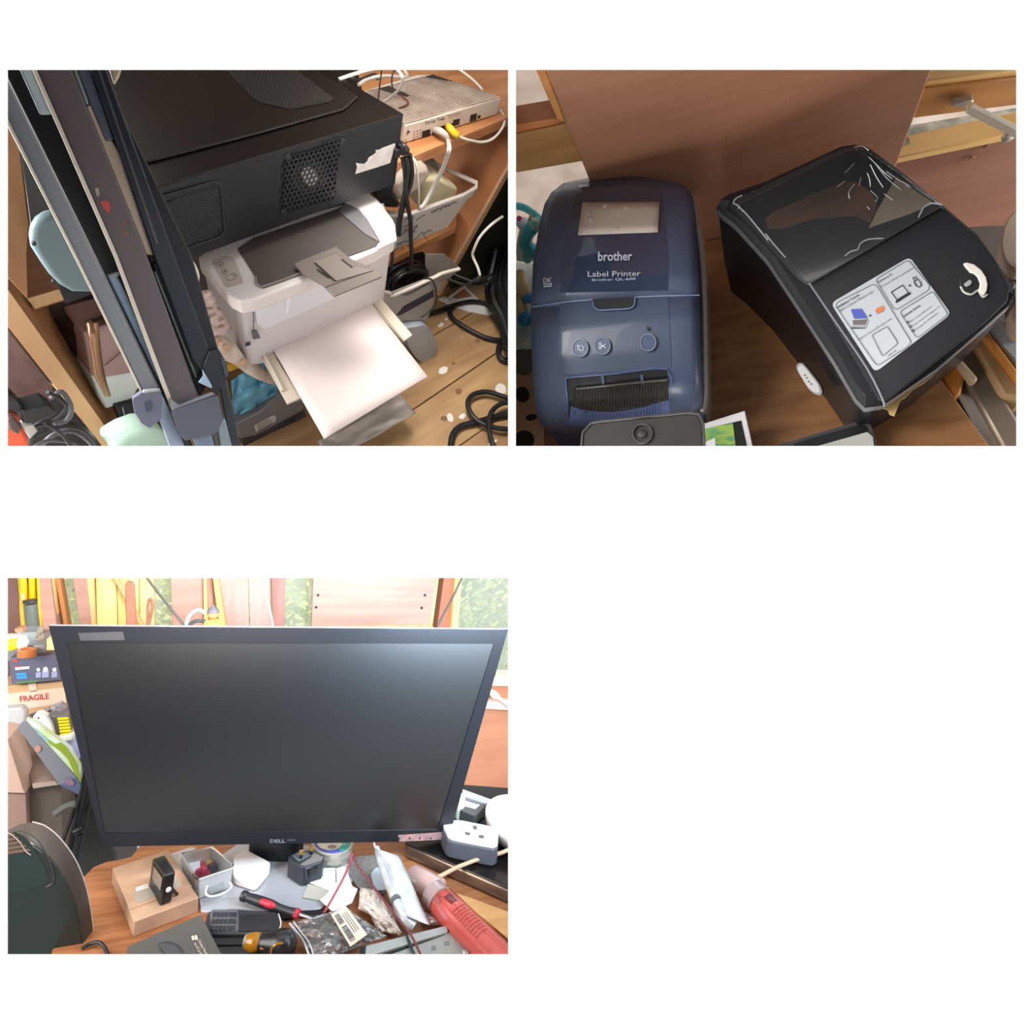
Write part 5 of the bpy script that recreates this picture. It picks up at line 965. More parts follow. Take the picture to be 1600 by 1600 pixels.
single(Q, 'patterned_sheet', 'pale green and white patterned sheet under the toy horse', 'sheet', mt_[0], Mb().slab(mt_, (0, 0, -.001)), m=C('pattern_pale', '#c9d8cc', .5, col2='#f0efe6', scale=60), smooth=False)
t = Thing(Q, 'printed_card', 'peach card with dark oval prints at the lower left edge', 'card', Q.z(815, 640, .001))
t.part('card', Mb().slab([Q.z(*q, .0022) for q in [(803, 545), (836, 560), (840, 640), (850, 668), (850, 735), (803, 735)]], (0, 0, -.002)), m=C('card_peach', '#d4a47c', .5), smooth=False)
for (u, v, a, b) in ((65, 865, 11, 12), (120, 1008, 9, 5), (75, 1150, 16, 15)):
    t.part('oval_print', Mb().slab([Q.z(x, y, .003) for x, y in ell(*H_(u, v), a, b, -10, 20)], (0, 0, -.0005)), m=C('oval_dark', '#2b2320', .5), smooth=False)
t.part('grey_hair_print', Mb().slab([Q.z(*q, .0034) for q in rnd(mp(H_, [(10, 590), (80, 580), (120, 620), (125, 720), (60, 745), (10, 720)]), .2)], (0, 0, -.0008)), m=C('print_taupe', '#6e665c', .6), smooth=False)
# ---- right side: blurred things beyond the desk edge
t = Thing(Q, 'round_dish', 'cream round dish at the right edge below the sill', 'dish', Q.z(1590, 350, -.02))
rd = [Q.z(a, b, .02) for a, b in ell(1598, 375, 34, 52, 10, 36)]
t.part('bowl', Mb().loft([[np.mean(rd, 0)+(p-np.mean(rd, 0))*.8-np.array([0, 0, .02]) for p in rd], rd, [np.mean(rd, 0)+(p-np.mean(rd, 0))*.93+np.array([0, 0, .002]) for p in rd]]), m=C('dish2', '#c9b39e', .4), ang=50)
bz('side_table', 'grey table surface beyond the desk on the right', 'table', [(1500, 355), (1600, 350), (1640, 420), (1640, 740), (1535, 700), (1460, 570), (1500, 470)], -.03, -.05, C('table_grey', '#6a625c', .5))
metal2 = C('casing_taupe', '#8a7a68', .35, metal=.3, col2='#766858', scale=4)
def rb(name, label, cat, pts, z1, z0, m, **k): return bz(name, label, cat, mp(I_, pts), z1, z0, m, **k)
rb('metal_casing', 'long brushed taupe metal casing beyond the desk edge', 'casing', [(1175, 650), (1300, 560), (1640, 1100), (1640, 1230), (1500, 1230)], -.004, -.03, metal2, bev=.003)
rb('orange_strip', 'bright orange strip lying along the desk edge beyond the black printer', 'strip', [(1075, 735), (1180, 640), (1250, 760), (1230, 860), (1180, 900)], -.002, -.028, C('strip_orange', '#d88a3c', .4), bev=.002)
rb('cream_bar', 'cream bar lying on the taupe casing', 'bar', [(1190, 650), (1220, 630), (1335, 760), (1320, 790), (1290, 785)], .004, -.004, C('bar_cream', '#c0a888', .4), bev=.002)
rb('tan_case', 'tan rounded case at the right edge beyond the casing', 'case', [(1300, 560), (1380, 500), (1640, 860), (1640, 900), (1480, 880)], .0, -.028, C('case_tan', '#a8835c', .4, col2='#c09c70', scale=4), bev=.004)
rb('white_board', 'pale blue grey board at the right edge under the black printer corner', 'board', [(1395, 470), (1480, 400), (1640, 620), (1640, 740)], .004, -.024, C('board_pale', '#a8aeb0', .5), bev=.001)
rb('orange_bar', 'orange brown bar running beside the pale board', 'bar', [(1370, 500), (1400, 475), (1640, 800), (1640, 850)], .006, -.02, C('bar_orange', '#c8823c', .45), bev=.001)
t = Thing(Q, 'keyboard', 'grey keyboard corner visible at the right edge above the pale board', 'keyboard', Q.z(1580, 430, -.02))
t.part('base', Mb().slab([Q.z(*q, .0) for q in mp(I_, [(1440, 20), (1640, -60), (1640, 420), (1560, 400), (1550, 180)])], (0, 0, -.02)), m=C('kb_grey', '#7d7870', .5), bev=.001)
for i in range(3):
    for j in range(2):
        u, v = 1475+i*22+j*40, 40+i*62-j*25
        t.part('key', Mb().slab([Q.z(*q, .005) for q in mp(I_, [(u, v), (u+38, v-18), (u+58, v+20), (u+20, v+40)])], (0, 0, -.005)), m=C('kb_key', '#5a554e', .5), bev=.001)
rb('cream_tub', 'cream rounded tub at the right edge beside the keyboard', 'tub', [(1545, 320), (1640, 240), (1640, 480), (1590, 460), (1550, 400)], .02, -.02, C('tub_cream', '#b9a28c', .45), bev=.005)
area(Q, 'window_daylight', (-.4, .12, .75), (.05, .05, .05), .5, 4.5, (1, .97, .93))
area(Q, 'front_fill', camp(Q, .95, -.05, .40), camp(Q, .20, -.25, .60), .5, 4.2, (1, .97, .95))  # area light added at the right front to brighten this view
area(Q, 'left_daylight', camp(Q, .05, .12, .45), camp(Q, .2, -.25, .60), .2, 1.9, (1, .98, .96))
# ================================================================== lower left: monitor on a cluttered desk (panel P3)
Q = P3
def by(name, label, cat, pts, y, dep, m, P=None, kind=None, group=None, bev=.0008, **kw):   # front outline on plane y, body behind it
    P = P or Q; v = px_poly(P, pts, (0, 1, 0), y); base = [np.mean([p[0] for p in v]), y+dep/2, min(p[2] for p in v)]
    return single(P, name, label, cat, base, Mb().slab(v, (0, dep, 0)), group, kind, m=m, bev=bev, **kw)
def bz(name, label, cat, pts, z1, z0, m, P=None, kind=None, group=None, bev=.0008, **kw):   # top outline at height z1, straight sides to z0
    P = P or Q; v = [P.z(a, b, z1) for a, b in pts]; base = list(np.mean(v, 0)[:2])+[z0]
    return single(P, name, label, cat, base, Mb().slab(v, (0, 0, z0-z1)), group, kind, m=m, bev=bev, **kw)
def decz(t, name, pts, z, m, P=None, parent=None, th=.0004, **kw):                          # thin print / sheet on a level surface
    P = P or Q; return t.part(name, Mb().slab([P.z(a, b, z+th) for a, b in pts], (0, 0, -th)), parent, m=m, smooth=False, **kw)
def decy(t, name, pts, y, m, P=None, parent=None, th=.0004, **kw):
    P = P or Q; return t.part(name, Mb().slab([P.y(a, b, y-th) for a, b in pts], (0, th, 0)), parent, m=m, smooth=False, **kw)
def C(n, col, rough=.5, **k): return mat(n, col, rough, **k)
brown_ply = C('brown_ply', '#ab8072', .5, col2='#b98e7e', scale=6, stretch=(.6, 1, 9), bump=.1)
pink_ply = C('pink_ply', '#b08a80', .6, col2='#c09a90', scale=8, stretch=(6, 1, .6))
pine = C('pine', '#ecc587', .55, col2='#d9a566', scale=10, stretch=(8, 8, .8))
cream_board = C('cream_board', '#f6dc98', .6, col2='#ecc878', scale=6, stretch=(5, 5, .6))
orange_ply = C('orange_ply', '#c98a68', .5, col2='#bd7d5c', scale=6, stretch=(.8, 1, 6))
desk_wood = C('desk_wood', '#a06a45', .42, col2='#845131', scale=14, stretch=(1.2, 9, 5), bump=.15, bscale=60)
black_pl = C('black_plastic', '#17181b', .4)
dark_pl = C('dark_plastic', '#2c2e33', .45)
white_pl = C('white_plastic', '#e6e4e2', .35)
paper = C('paper_white', '#e9e8e8', .7)
YB = .62
# ---- outside: hedge and pale ground beyond the windows
rg = random.Random(3); mb = Mb()
leafm = C('hedge_leaves', '#a9bd7a', .7, col2='#e9ecc0', scale=3, ramp=(.3, .7))
for i in range(12000):
    x = rg.uniform(-1.6, 1.35); y = 2.2+rg.uniform(-.25, .35); z = rg.uniform(-.6, .62-.1*x)
    s = rg.uniform(.010, .024); a, b = rg.uniform(0, 6.3), rg.uniform(-1, 1)
    u = np.array([math.cos(a)*s, math.sin(a)*s*.4, math.sin(b)*s]); w = np.array([-math.sin(a)*s*.4, .3*s, math.cos(b)*s*.6])
    c = np.array([x, y, z]); mb.add([c-u, c-w*.6, c+u, c+w], [[0, 1, 2, 3]])
single(Q, 'hedge', 'pale green leafy hedge seen through the windows behind the monitor', 'hedge', (0, 2.2, -.6), mb, kind='stuff', m=leafm, smooth=False)
mb = Mb().slab([(-1.6, 2.6, -.7), (1.45, 2.6, -.7), (1.45, 2.6, .60), (-1.6, 2.6, .88)], (0, .03, 0))
single(Q, 'hedge_bank', 'pale grassy bank rising behind the hedge outside the windows', 'bank', (0, 2.6, -.7), mb, kind='stuff', m=C('bank', '#eef0d6', .8, col2='#b4c4a0', scale=3))
# ---- back wall: boards, posts, strips (structure)
wall = bpy.data.objects.new('wall_back', None); COL.objects.link(wall); wall.matrix_world = Q.M; props(wall, 'wooden back wall of mixed boards and posts with window gaps', kind='structure')
def wpart(name, pts, y, dep, m, label=None):
    t = Thing.__new__(Thing); t.P = Q; t.base = np.zeros(3); t.o = wall
    return t.part(name, Mb().slab(px_poly(Q, pts, (0, 1, 0), y), (0, dep, 0)), m=m, bev=.001, label=label)
T, Bt = 880, 1000        # strips run beyond the frame above and behind the monitor below
wpart('board', [(-10, T), (25, T), (40, 1090), (-10, 1090)], YB, .02, C('dark_brown', '#6e4c42', .6, col2='#815c50', scale=5))
wpart('post', [(56, T), (75, T), (98, 1045), (70, 1045)], YB-.02, .05, brown_ply)
wpart('batten', [(76, T), (82, T), (92, Bt), (86, Bt)], YB-.01, .03, pine)
wpart('batten', [(82, T), (89, T), (110, Bt), (103, Bt)], YB, .03, C('pine_red', '#c08048', .6))
wpart('post', [(110, T), (131, T), (144, Bt), (128, Bt)], YB-.02, .05, brown_ply)
wpart('batten', [(131, T), (145, T), (150, Bt), (143, Bt)], YB-.01, .03, pine)
wpart('plank', [(149, T), (181, T), (184, Bt), (152, Bt)], YB, .02, cream_board)
wpart('plank', [(182, T), (216, T), (218, Bt), (185, Bt)], YB, .02, cream_board)
wpart('plank', [(217, T), (240, T), (241, Bt), (219, Bt)], YB, .02, cream_board)
wpart('slat', [(163, T), (170, T), (238, Bt), (231, Bt)], YB-.02, .012, C('slat_orange', '#d3a070', .6))
wpart('board', [(266, T), (317, T), (318, Bt), (270, Bt)], YB-.01, .02, brown_ply)
wpart('batten', [(317, T), (322, T), (326, Bt), (319, Bt)], YB-.02, .03, pine)
wpart('batten', [(322, T), (330, T), (338, Bt), (328, Bt)], YB, .03, brown_ply)
wpart('batten', [(329, T), (338, T), (356, Bt), (346, Bt)], YB-.02, .03, C('pine_deep', '#e2ab68', .55))
wpart('plank', [(334, T), (387, T), (390, Bt), (338, Bt)], YB+.01, .02, pink_ply)
wpart('plank', [(388, T), (423, T), (425, Bt), (391, Bt)], YB+.012, .02, pink_ply)
wpart('post', [(424, T), (446, T), (444, Bt), (426, Bt)], YB, .04, C('post_pink', '#a67a70', .6, col2='#8f645a', scale=6, stretch=(6, 1, .6)))
bd = wpart('board', [(490, T), (684, T), (668, Bt), (486, Bt)], YB-.02, .02, brown_ply)
for a, b in ((497, 930), (494, 949), (664, 930), (659, 950)):
    t = Thing.__new__(Thing); t.P = Q; t.base = np.zeros(3); t.o = wall
    t.part('screw_head', Mb().slab(px_poly(Q, ell(a, b, 2.2, 2.2, k=10), (0, 1, 0), YB-.0215), (0, .003, 0)), bd, m=dark_pl)
wpart('batten', [(684, T), (689, T), (673, Bt), (666, Bt)], YB-.01, .03, pine)
wpart('post', [(697, T), (716, T), (704, Bt), (680, Bt)], YB, .05, C('post_rb', '#a8694e', .6))
wpart('batten', [(713, T), (724, T), (714, Bt), (703, Bt)], YB-.02, .03, pine)
# window panes
for i, pts in enumerate([[(84, T), (114, T), (130, Bt), (100, Bt)], [(236, T), (270, T), (274, Bt), (238, Bt)], [(444, T), (492, T), (488, Bt), (443, Bt)], [(722, T), (850, T), (850, 1062), (712, 1062)]]):
    v = px_poly(Q, pts, (0, 1, 0), YB+.035)
    single(Q, 'window_%d' % (i+1), 'clear window pane between the boards', None, v[3], Mb().slab(v, (0, .004, 0)), kind='structure', m=film('pane_glass', '#e8efe8', .10, .05, bump=.15, bscale=14))
# right hand side: sill, rail and plywood apron under the window
wpart('sill', [(712, 1056), (850, 1060), (850, 1074), (712, 1070)], YB-.05, .06, C('sill_pale', '#e9ddcb', .5))
wpart('rail', [(712, 1062), (850, 1066), (850, 1100), (712, 1094)], YB-.03, .05, orange_ply)
wpart('sill_strip', [(712, 1094), (850, 1101), (850, 1113), (712, 1105)], YB-.06, .07, C('strip_pale', '#e6dccf', .5))
wpart('apron', [(690, 1104), (850, 1110), (850, 1300), (690, 1290)], YB-.04, .02, orange_ply)
t = Thing(Q, 'window_stay', 'white metal window stay bar screwed to the orange rail right of the monitor', 'stay bar', Q.y(772, 1086, YB-.09))
t.part('bar', Mb().beam(Q.y(770, 1084, YB-.07), Q.y(805, 1108, YB-.10), .008, .006), m=white_pl, bev=.001)
t.part('pivot_plate', Mb().slab(px_poly(Q, ell(774, 1087, 8, 5, 20), (0, 1, 0), YB-.075), (0, .02, 0)), m=white_pl)
# hidden deck that carries the things behind the monitor on both sides
t = Thing(Q, 'metal_case', 'wide brushed metal case right of the monitor carrying the socket strip', 'case', Q.z(740, 1380, 0))
tp = [Q.z(*q, .025) for q in ((633, 1317), (690, 1342), (800, 1390), (850, 1405), (850, 1235), (715, 1225), (660, 1270))]
t.part('body', Mb().slab([p-np.array([0, 0, .002]) for p in tp], (0, 0, -.0225)), m=C('case_brown', '#8d7763', .33, metal=.55, col2='#5d5048', scale=5, stretch=(1, 5, 14), bump=.1), bev=.004)
t.part('top_plate', Mb().slab(tp, (0, 0, -.003)), m=C('case_top', '#a9a7a6', .4, metal=.3), bev=.001)
LGZ = Q.y(334, 986, .30)[2]
lg = Thing.__new__(Thing); lg.P = Q; lg.base = np.zeros(3); lg.o = wall
lgm = Mb().box((-.36, .27, LGZ-.02), (.30, .325, LGZ-.0005)); lg.part('ledge', lgm, m=pine, bev=.001)
for bx_ in (-.3, .0, .25):
    lg.part('bracket', Mb().box((bx_, .30, .10), (bx_+.02, .32, LGZ-.02)), m=pine, bev=.001); lg.part('bracket', Mb().box((bx_, .30, .10), (bx_+.02, YB, .13)), m=pine, bev=.001)
def lz(p): q = np.array(p); q[2] = LGZ; return q
# ---- hanging things above the monitor
cable_dark = C('cable_dark', '#4c4844', .5)
def wire(name, label, pts, r, m, P=None, k=8, base=None, group=None, flat=1., cat='cable'):
    P = P or Q; return single(P, name, label, cat, pts[-1] if base is None else base, Mb().tube(pts, r, k, 5, flat=flat), group, m=m, ang=80)
wire('power_cable', 'dark cable slanting down across the bright planks left of the figurine', [Q.y(222, 893, .35), Q.y(250, 930, .33), Q.y(288, 978, .30), lz(Q.y(292, 984, .30))], .0022, cable_dark)
wire('power_cable', 'dark cable curving down past the yellow batten at the right window', [Q.y(728, 890, .35), Q.y(708, 932, .33), Q.y(689, 968, .29), lz(Q.y(683, 981, .28))], .0026, cable_dark)
wire('thin_cable', 'thin white cable hanging down the pink planks', [Q.y(411, 890, .5), Q.y(412, 915, .5), Q.y(420, 945, .4), lz(Q.y(427, 985, .31))], .002, C('cable_white', '#dcd6d0', .5))
PZ_ = Q.px((-.2, .31, LGZ+.001))[1]
by('wooden_paddle', 'tall brown wooden paddle with rounded tip standing behind the monitor', 'paddle', [(197, PZ_), (195, 914), (198, 909), (202, 908), (207, 910), (210, 916), (213, PZ_)], .305, .008, C('paddle', '#8a5c48', .6, col2='#734836', scale=8, stretch=(6, 1, .8)), bev=.002)
t = Thing(Q, 'hand_tool', 'brown looped tool handle standing right of the wooden paddle', 'handle', Q.y(231, 990, .31))
t.part('grip', Mb().tube([lz(Q.y(230, 990, .31)), Q.y(230, 990, .31), Q.y(231, 968, .31), Q.y(231, 950, .31), Q.y(233, 938, .31), Q.y(237, 937, .31), Q.y(238, 950, .31), Q.y(235, 965, .31), Q.y(231, 980, .31)], .0026, 8, 4), m=C('handle_brown', '#7a5040', .5), ang=80)
# figurine behind the monitor's top edge
fy = .30; skin = C('fig_skin', '#c88858', .5); fo = C('fig_orange', '#d9994e', .5); fg = C('fig_grey', '#5f5c62', .5)
t = Thing(Q, 'figurine', 'small orange robed figurine with grey cap above the monitor', 'figurine', Q.y(334, 985, fy))
def qy(a, b, y): return Q.y(a, b, y)
t.part('body', Mb().lathe(qy(334, 985, fy), (0, 0, 1), [(.0155, 0), (.016, .006), (.0145, .012), (.010, .018), (.005, .0215)], 18), m=fo, ang=80)
hd = t.part('head', Mb().ball(qy(333, 959, fy), .0095, (1, 1, 1.05)), m=skin, ang=80)
t.part('cap', Mb().lathe(qy(333, 957, fy), (0, 0, 1), [(.0103, 0), (.0103, .0025), (.009, .006), (.005, .009), (.0025, .0105), (.0022, .0125), (.001, .014)], 16), hd, m=fg, ang=80)
for s in (-1, 1):
    t.part('arm', Mb().tube([qy(334+s*9, 970, fy), qy(334+s*13, 977, fy-.006), qy(334+s*6, 981, fy-.012)], [.004, .0038, .003], 8), m=fo, ang=80)
    t.part('ear', Mb().ball(qy(333+s*9, 960, fy), .0022), hd, m=skin)
wire('clear_hose', 'pale blue clear hose arched beside the orange figurine', [lz(qy(288, 985, .31)), qy(296, 962, .33), qy(310, 953, .33), qy(320, 958, .33)], .004, film('hose', '#b8cbd8', .6, .2), cat='hose')
wire('clear_hose', 'lower grey hose loop tucked left of the orange figurine', [lz(qy(290, 982, .315)), qy(304, 971, .34), qy(322, 971, .34)], .0035, C('hose_dark', '#4a5058', .4), cat='hose')
# ---- yellow waterproof trousers and tube on the left
mb = Mb(); G = []
for j in range(9):
    v = j/8; row = []
    for i in range(15):
        u = i/14; x0, x1 = 26+v*10, 60+v*6; yy = 885+v*112
        row.append(Q.y(x0+(x1-x0)*u, yy, .5+.012*math.sin(u*16+v*3)+.006*math.sin(u*31)))
    G.append(row)
single(Q, 'waterproof_trousers', 'bright yellow waterproof trousers hanging at the far left', 'trousers', Q.y(48, 992, .5), mb.grid(G), m=C('yellow_pvc', '#e8bb1e', .35, col2='#f2cf3a', scale=9, bump=.3), solid=.002)
t = Thing(Q, 'document_tube', 'dark grey green document tube leaning on the yellow trousers', 'tube', Q.y(53, 990, .44))
t.part('tube_body', Mb().lathe(Q.y(53, 992, .44), Q.y(47, 938, .44)-Q.y(53, 992, .44), [(.0105, 0), (.0105, .058), (.009, .0585)], 20), m=C('tube_green', '#5b6058', .5), ang=50)
t.part('tube_cap', Mb().lathe(Q.y(47, 938, .44), Q.y(47, 938, .44)-Q.y(53, 992, .44), [(.0112, -.004), (.0112, .0008), (.009, .0012)], 20), m=dark_pl, ang=50)
# ---- left shelf clutter
sy = .34
by('crate', 'grey crate edge under the clutter at the far left', 'crate', [(0, 1012), (75, 1012), (84, 1026), (0, 1034)], sy+.06, .12, C('crate_grey', '#8f8d90', .6))
t = Thing(Q, 'yellow_jar', 'yellow jar with white lid at the far left edge', 'jar', Q.y(16, 1015, sy))
t.part('jar_body', Mb().lathe(Q.y(16, 1014, sy), (0, 0, 1), [(.0105, 0), (.012, .003), (.012, .016), (.009, .019)], 20), m=C('jar_yellow', '#e4cf1e', .35), ang=50)
t.part('lid', Mb().lathe(Q.y(16, 996, sy), (0, 0, 1), [(.0105, 0), (.0105, .004), (.009, .005)], 20), m=C('lid_pale', '#d6d2c4', .4), ang=50)
t = Thing(Q, 'clear_organiser', 'stacked clear plastic organiser boxes behind the yellow jar', 'box', Q.y(44, 1010, sy+.03))
for a, b, c, d in ((26, 988, 56, 998), (28, 998, 58, 1009)):
    t.part('tray', Mb().slab(px_poly(Q, [(a, d), (c, d), (c, b), (a, b)], (0, 1, 0), sy+.03), (0, .04, 0)), m=film('organiser', '#c4d2da', .55), bev=.001)
t = Thing(Q, 'white_jug', 'small white jug standing by the yellow jar', 'jug', Q.y(34, 1012, sy))
t.part('jug_body', Mb().lathe(Q.y(34, 1012, sy), (0, 0, 1), [(.007, 0), (.009, .004), (.0085, .012), (.006, .017), (.0065, .02)], 18), m=white_pl, ang=60)
t.part('handle', Mb().tube([Q.y(40, 1008, sy), Q.y(44, 1003, sy), Q.y(40, 997, sy)], .0014, 6), m=white_pl)
t = Thing(Q, 'parcel_tape', 'roll of brown parcel tape on the shelf above the dark gadget box', 'tape', Q.y(41, 1025, sy-.02))
t.part('tape_roll', Mb().lathe(Q.y(42, 1025, sy-.02), (0, 0, 1), [(.0135, 0), (.0135, .012), (.009, .012), (.009, 0)], 28, False), m=C('tape_brown', '#b5703e', .3), ang=50)
by('grey_case', 'small grey plastic case right of the parcel tape roll', 'case', [(52, 1009), (70, 1008), (74, 1019), (55, 1021)], sy-.01, .03, C('grey_case', '#8c8a90', .45))
by('orange_packet', 'small orange brown packet lying under the document tube', 'packet', [(22, 983), (34, 981), (37, 988), (24, 989)], sy+.02, .02, C('packet', '#b08060', .6))
# gadget box
t = Thing(Q, 'gadget_box', 'dark printed gadget box with pictures of cameras, left of the monitor', 'box', Q.y(52, 1068, sy))
t.part('carton', Mb().slab(px_poly(Q, [(18, 1070), (96, 1063), (92, 1022), (14, 1029)], (0, 1, 0), sy-.01), (0, .08, 0)), m=C('gadget_dark', '#66667a', .3), bev=.001)
fy_ = sy-.0102; cw = C('print_white', '#dfe0ee', .5); cb = C('print_blue', '#3f9fe0', .5); cr = C('print_red', '#c8503c', .5); cgr = C('print_green', '#5e9c50', .5); clv = C('print_lav', '#aab0d4', .5)
decy(t, 'logo_print', [(17, 1031), (29, 1030), (26, 1035), (22, 1034)], fy_, cr)
decy(t, 'title_print', [(23, 1043), (46, 1041), (46, 1045), (24, 1047)], fy_, cw)
decy(t, 'title_print', [(24, 1041), (33, 1040), (33, 1042), (24, 1043)], fy_, cr)
decy(t, 'stripe_print', [(25, 1052), (41, 1051), (42, 1055), (26, 1056)], fy_, cb)
decy(t, 'stripe_print', [(26, 1057), (42, 1056), (43, 1060), (27, 1061)], fy_, cb)
decy(t, 'stripe_print', [(25, 1066), (60, 1063), (60, 1065), (26, 1068)], fy_, cgr)
for cx, s in ((60, 1.), (71, 1.35), (85, 1.1)):
    decy(t, 'gadget_print', [(cx-4*s, 1059), (cx+4*s, 1058), (cx+4*s, 1058-8*s), (cx-4*s, 1059-8*s)], fy_, clv)
    decy(t, 'gadget_print', ell(cx, 1048-1.5*s, 3*s, 3*s, k=12), fy_-.0001, cw)
# fragile box
t = Thing(Q, 'fragile_parcel', 'brown parcel wrapped in clear tape with red FRAGILE lettering', 'parcel', Q.y(50, 1140, sy))
t.part('carton', Mb().slab(px_poly(Q, [(-5, 1150), (112, 1140), (98, 1064), (-5, 1074)], (0, 1, 0), sy), (0, .1, 0)), m=C('parcel_brown', '#c49468', .6, col2='#d8b48c', scale=8), bev=.0015)
decy(t, 'tape_band', [(12, 1084), (100, 1074), (104, 1098), (12, 1112)], sy-.0003, C('tape_pale', '#e2cdb8', .25))
decy(t, 'tape_strip', [(44, 1068), (56, 1067), (58, 1080), (46, 1081)], sy-.0003, C('tape_pale', '#e2cdb8', .25))
t.part('lettering', text_px(Q, 'FRAGILE', [(30, 1088), (76, 1083), (77, 1092), (32, 1097)], (0, -1, 0), -sy+.0008, bold=True), m=C('letter_red', '#c23a3c', .5), smooth=False)
by('clear_tub', 'milky clear plastic tub at the left edge below the fragile parcel', 'tub', [(-5, 1153), (38, 1148), (40, 1114), (33, 1106), (-5, 1109)], sy-.06, .02, film('tub', '#d9dde4', .62, .25), bev=.003)
mbp = Mb()
for i in range(7):
    G = [[Q.y(46+i*6+u*9-v*2, 1116-i*2.2+v*9-u*3, sy-.05-.004*math.sin(u*3+v*5+i)) for u in (0, .33, .66, 1)] for v in (0, .5, 1)]; mbp.grid(G)
single(Q, 'bubble_wrap', 'crumpled clear plastic wrap lying on the fragile parcel', 'wrap', Q.y(65, 1118, sy-.05), mbp, kind='stuff', m=film('wrap', '#d4cfd2', .35), solid=.0006)
t = Thing(Q, 'extension_socket', 'white multi way socket strip leaning left of the yellow battery pack', 'socket', Q.y(72, 1150, sy-.09))
sv = [(51, 1119), (60, 1116), (71, 1120), (80, 1132), (85, 1150), (74, 1153), (62, 1140), (53, 1128)]
t.part('housing', Mb().slab(px_poly(Q, rnd(sv, .3), (0, 1, 0), sy-.09), (0, .02, 0)), m=white_pl, bev=.001)
for a, b in ((60, 1122), (64, 1130), (69, 1137), (74, 1145)):
    decy(t, 'socket_hole', ell(a, b, 1.4, 1.6, k=8), sy-.09, dark_pl)
t = Thing(Q, 'battery_box', 'dark box holding a column of yellow batteries beside the monitor edge', 'box', Q.y(98, 1152, sy-.08))
t.part('case', Mb().slab(px_poly(Q, [(84, 1152), (110, 1150), (106, 1119), (74, 1118), (80, 1140)], (0, 1, 0), sy-.08), (0, .03, 0)), m=C('batt_case', '#6e6c68', .5), bev=.001)
for i in range(6):
    a, b = 90+i*.9, 1123.5+i*4.8
    t.part('battery', Mb().lathe(Q.y(a, b, sy-.082), (1, 0, 0), [(.0001, 0), (.0022, .0002), (.0022, .0150), (.001, .0152), (.001, .016)], 12), m=C('batt_yellow', '#ead21c', .35), ang=50)
by('wire_nest', 'grey tangle of small parts behind the battery box', 'parts', [(80, 1107), (92, 1101), (100, 1108), (106, 1120), (84, 1120)], sy-.06, .02, C('parts_grey', '#6a686e', .5, col2='#b0acb0', scale=160), kind='stuff')
by('blue_packet', 'blue and white packet between battery box and monitor', 'packet', [(86, 1156), (113, 1150), (124, 1186), (104, 1178)], sy-.085, .03, C('blue_pk', '#c9cfee', .5, col2='#8e98d8', scale=30))
by('white_shelf_edge', 'white shelf edge strip under the battery box', 'shelf', [(80, 1158), (112, 1151), (114, 1156), (83, 1163)], sy-.10, .06, white_pl)
# tilted product box (grey side, green picture face)
t = Thing(Q, 'product_box', 'tilted product box with grey side and green picture of a garden tool', 'box', Q.y(95, 1230, sy-.16))
A = [Q.y(a, b, sy-.15) for a, b in ((27, 1136), (39, 1124), (119, 1213), (92, 1226))]
Bk = [Q.y(a, b, sy-.06) for a, b in ((27, 1136), (39, 1124), (119, 1213), (92, 1226))]
t.part('side_panel', Mb().slab(A, (0, .01, 0)), m=C('prod_grey', '#7b7d84', .45), bev=.0008)
t.part('end_panel', Mb().slab(px_poly(Q, [(92, 1226), (119, 1213), (127, 1228), (124, 1243)], (0, 1, 0), sy-.151), (0, .012, 0)), m=C('prod_navy', '#5a6480', .45), bev=.0008)
face = [(39, 1124), (57, 1131), (78, 1147), (108, 1170), (124, 1198), (127, 1226), (119, 1213)]
t.part('picture_face', Mb().slab(px_poly(Q, face, (0, 1, 0), sy-.149), (0, .012, 0)), m=C('prod_pale', '#cfe0dc', .45, col2='#b6cc6a', scale=25), bev=.0005)
decy(t, 'tool_print', [(74, 1155), (86, 1163), (95, 1160), (103, 1166), (120, 1195), (127, 1224), (118, 1212), (106, 1186), (92, 1172), (78, 1163)], sy-.1495, C('prod_green', '#8aa02e', .45))
decy(t, 'tool_print', [(52, 1136), (74, 1155), (78, 1163), (60, 1148)], sy-.1495, C('prod_teal', '#8fb0bc', .45))
decy(t, 'logo_print', ell(59, 1170, 5, 5.5, 30, 14), sy-.1512, C('prod_logo', '#b88478', .5))
decy(t, 'logo_print', ell(108, 1222, 9, 5, 20, 14), sy-.1520, C('prod_logo2', '#8a6c80', .5))
# cartons under it
card_gr = C('card_greybrown', '#8f7a6c', .65, col2='#7d6a5e', scale=8)
t = Thing(Q, 'storage_carton', 'open brown grey carton standing under the tilted product box', 'carton', Q.y(60, 1300, sy-.1))
t.part('front', Mb().slab(px_poly(Q, [(42, 1230), (96, 1228), (100, 1340), (44, 1345)], (0, 1, 0), sy-.12), (0, .1, 0)), m=C('card_shadow', '#5e544c', .7), bev=.001)
t.part('flap', Mb().add([Q.y(26, 1160, sy-.03), Q.y(60, 1160, sy-.03), Q.y(92, 1226, sy-.13), Q.y(52, 1229, sy-.13)], [[0, 1, 2, 3]]), m=card_gr, solid=.002)
t.part('flap_lip', Mb().slab(px_poly(Q, [(50, 1226), (86, 1222), (92, 1226), (52, 1232)], (0, 1, 0), sy-.14), (0, .004, 0)), m=C('card_lip', '#a8968a', .6))
t = Thing(Q, 'side_carton', 'pale pinkish carton at the left edge below the clear tub', 'carton', Q.y(14, 1300, sy-.16))
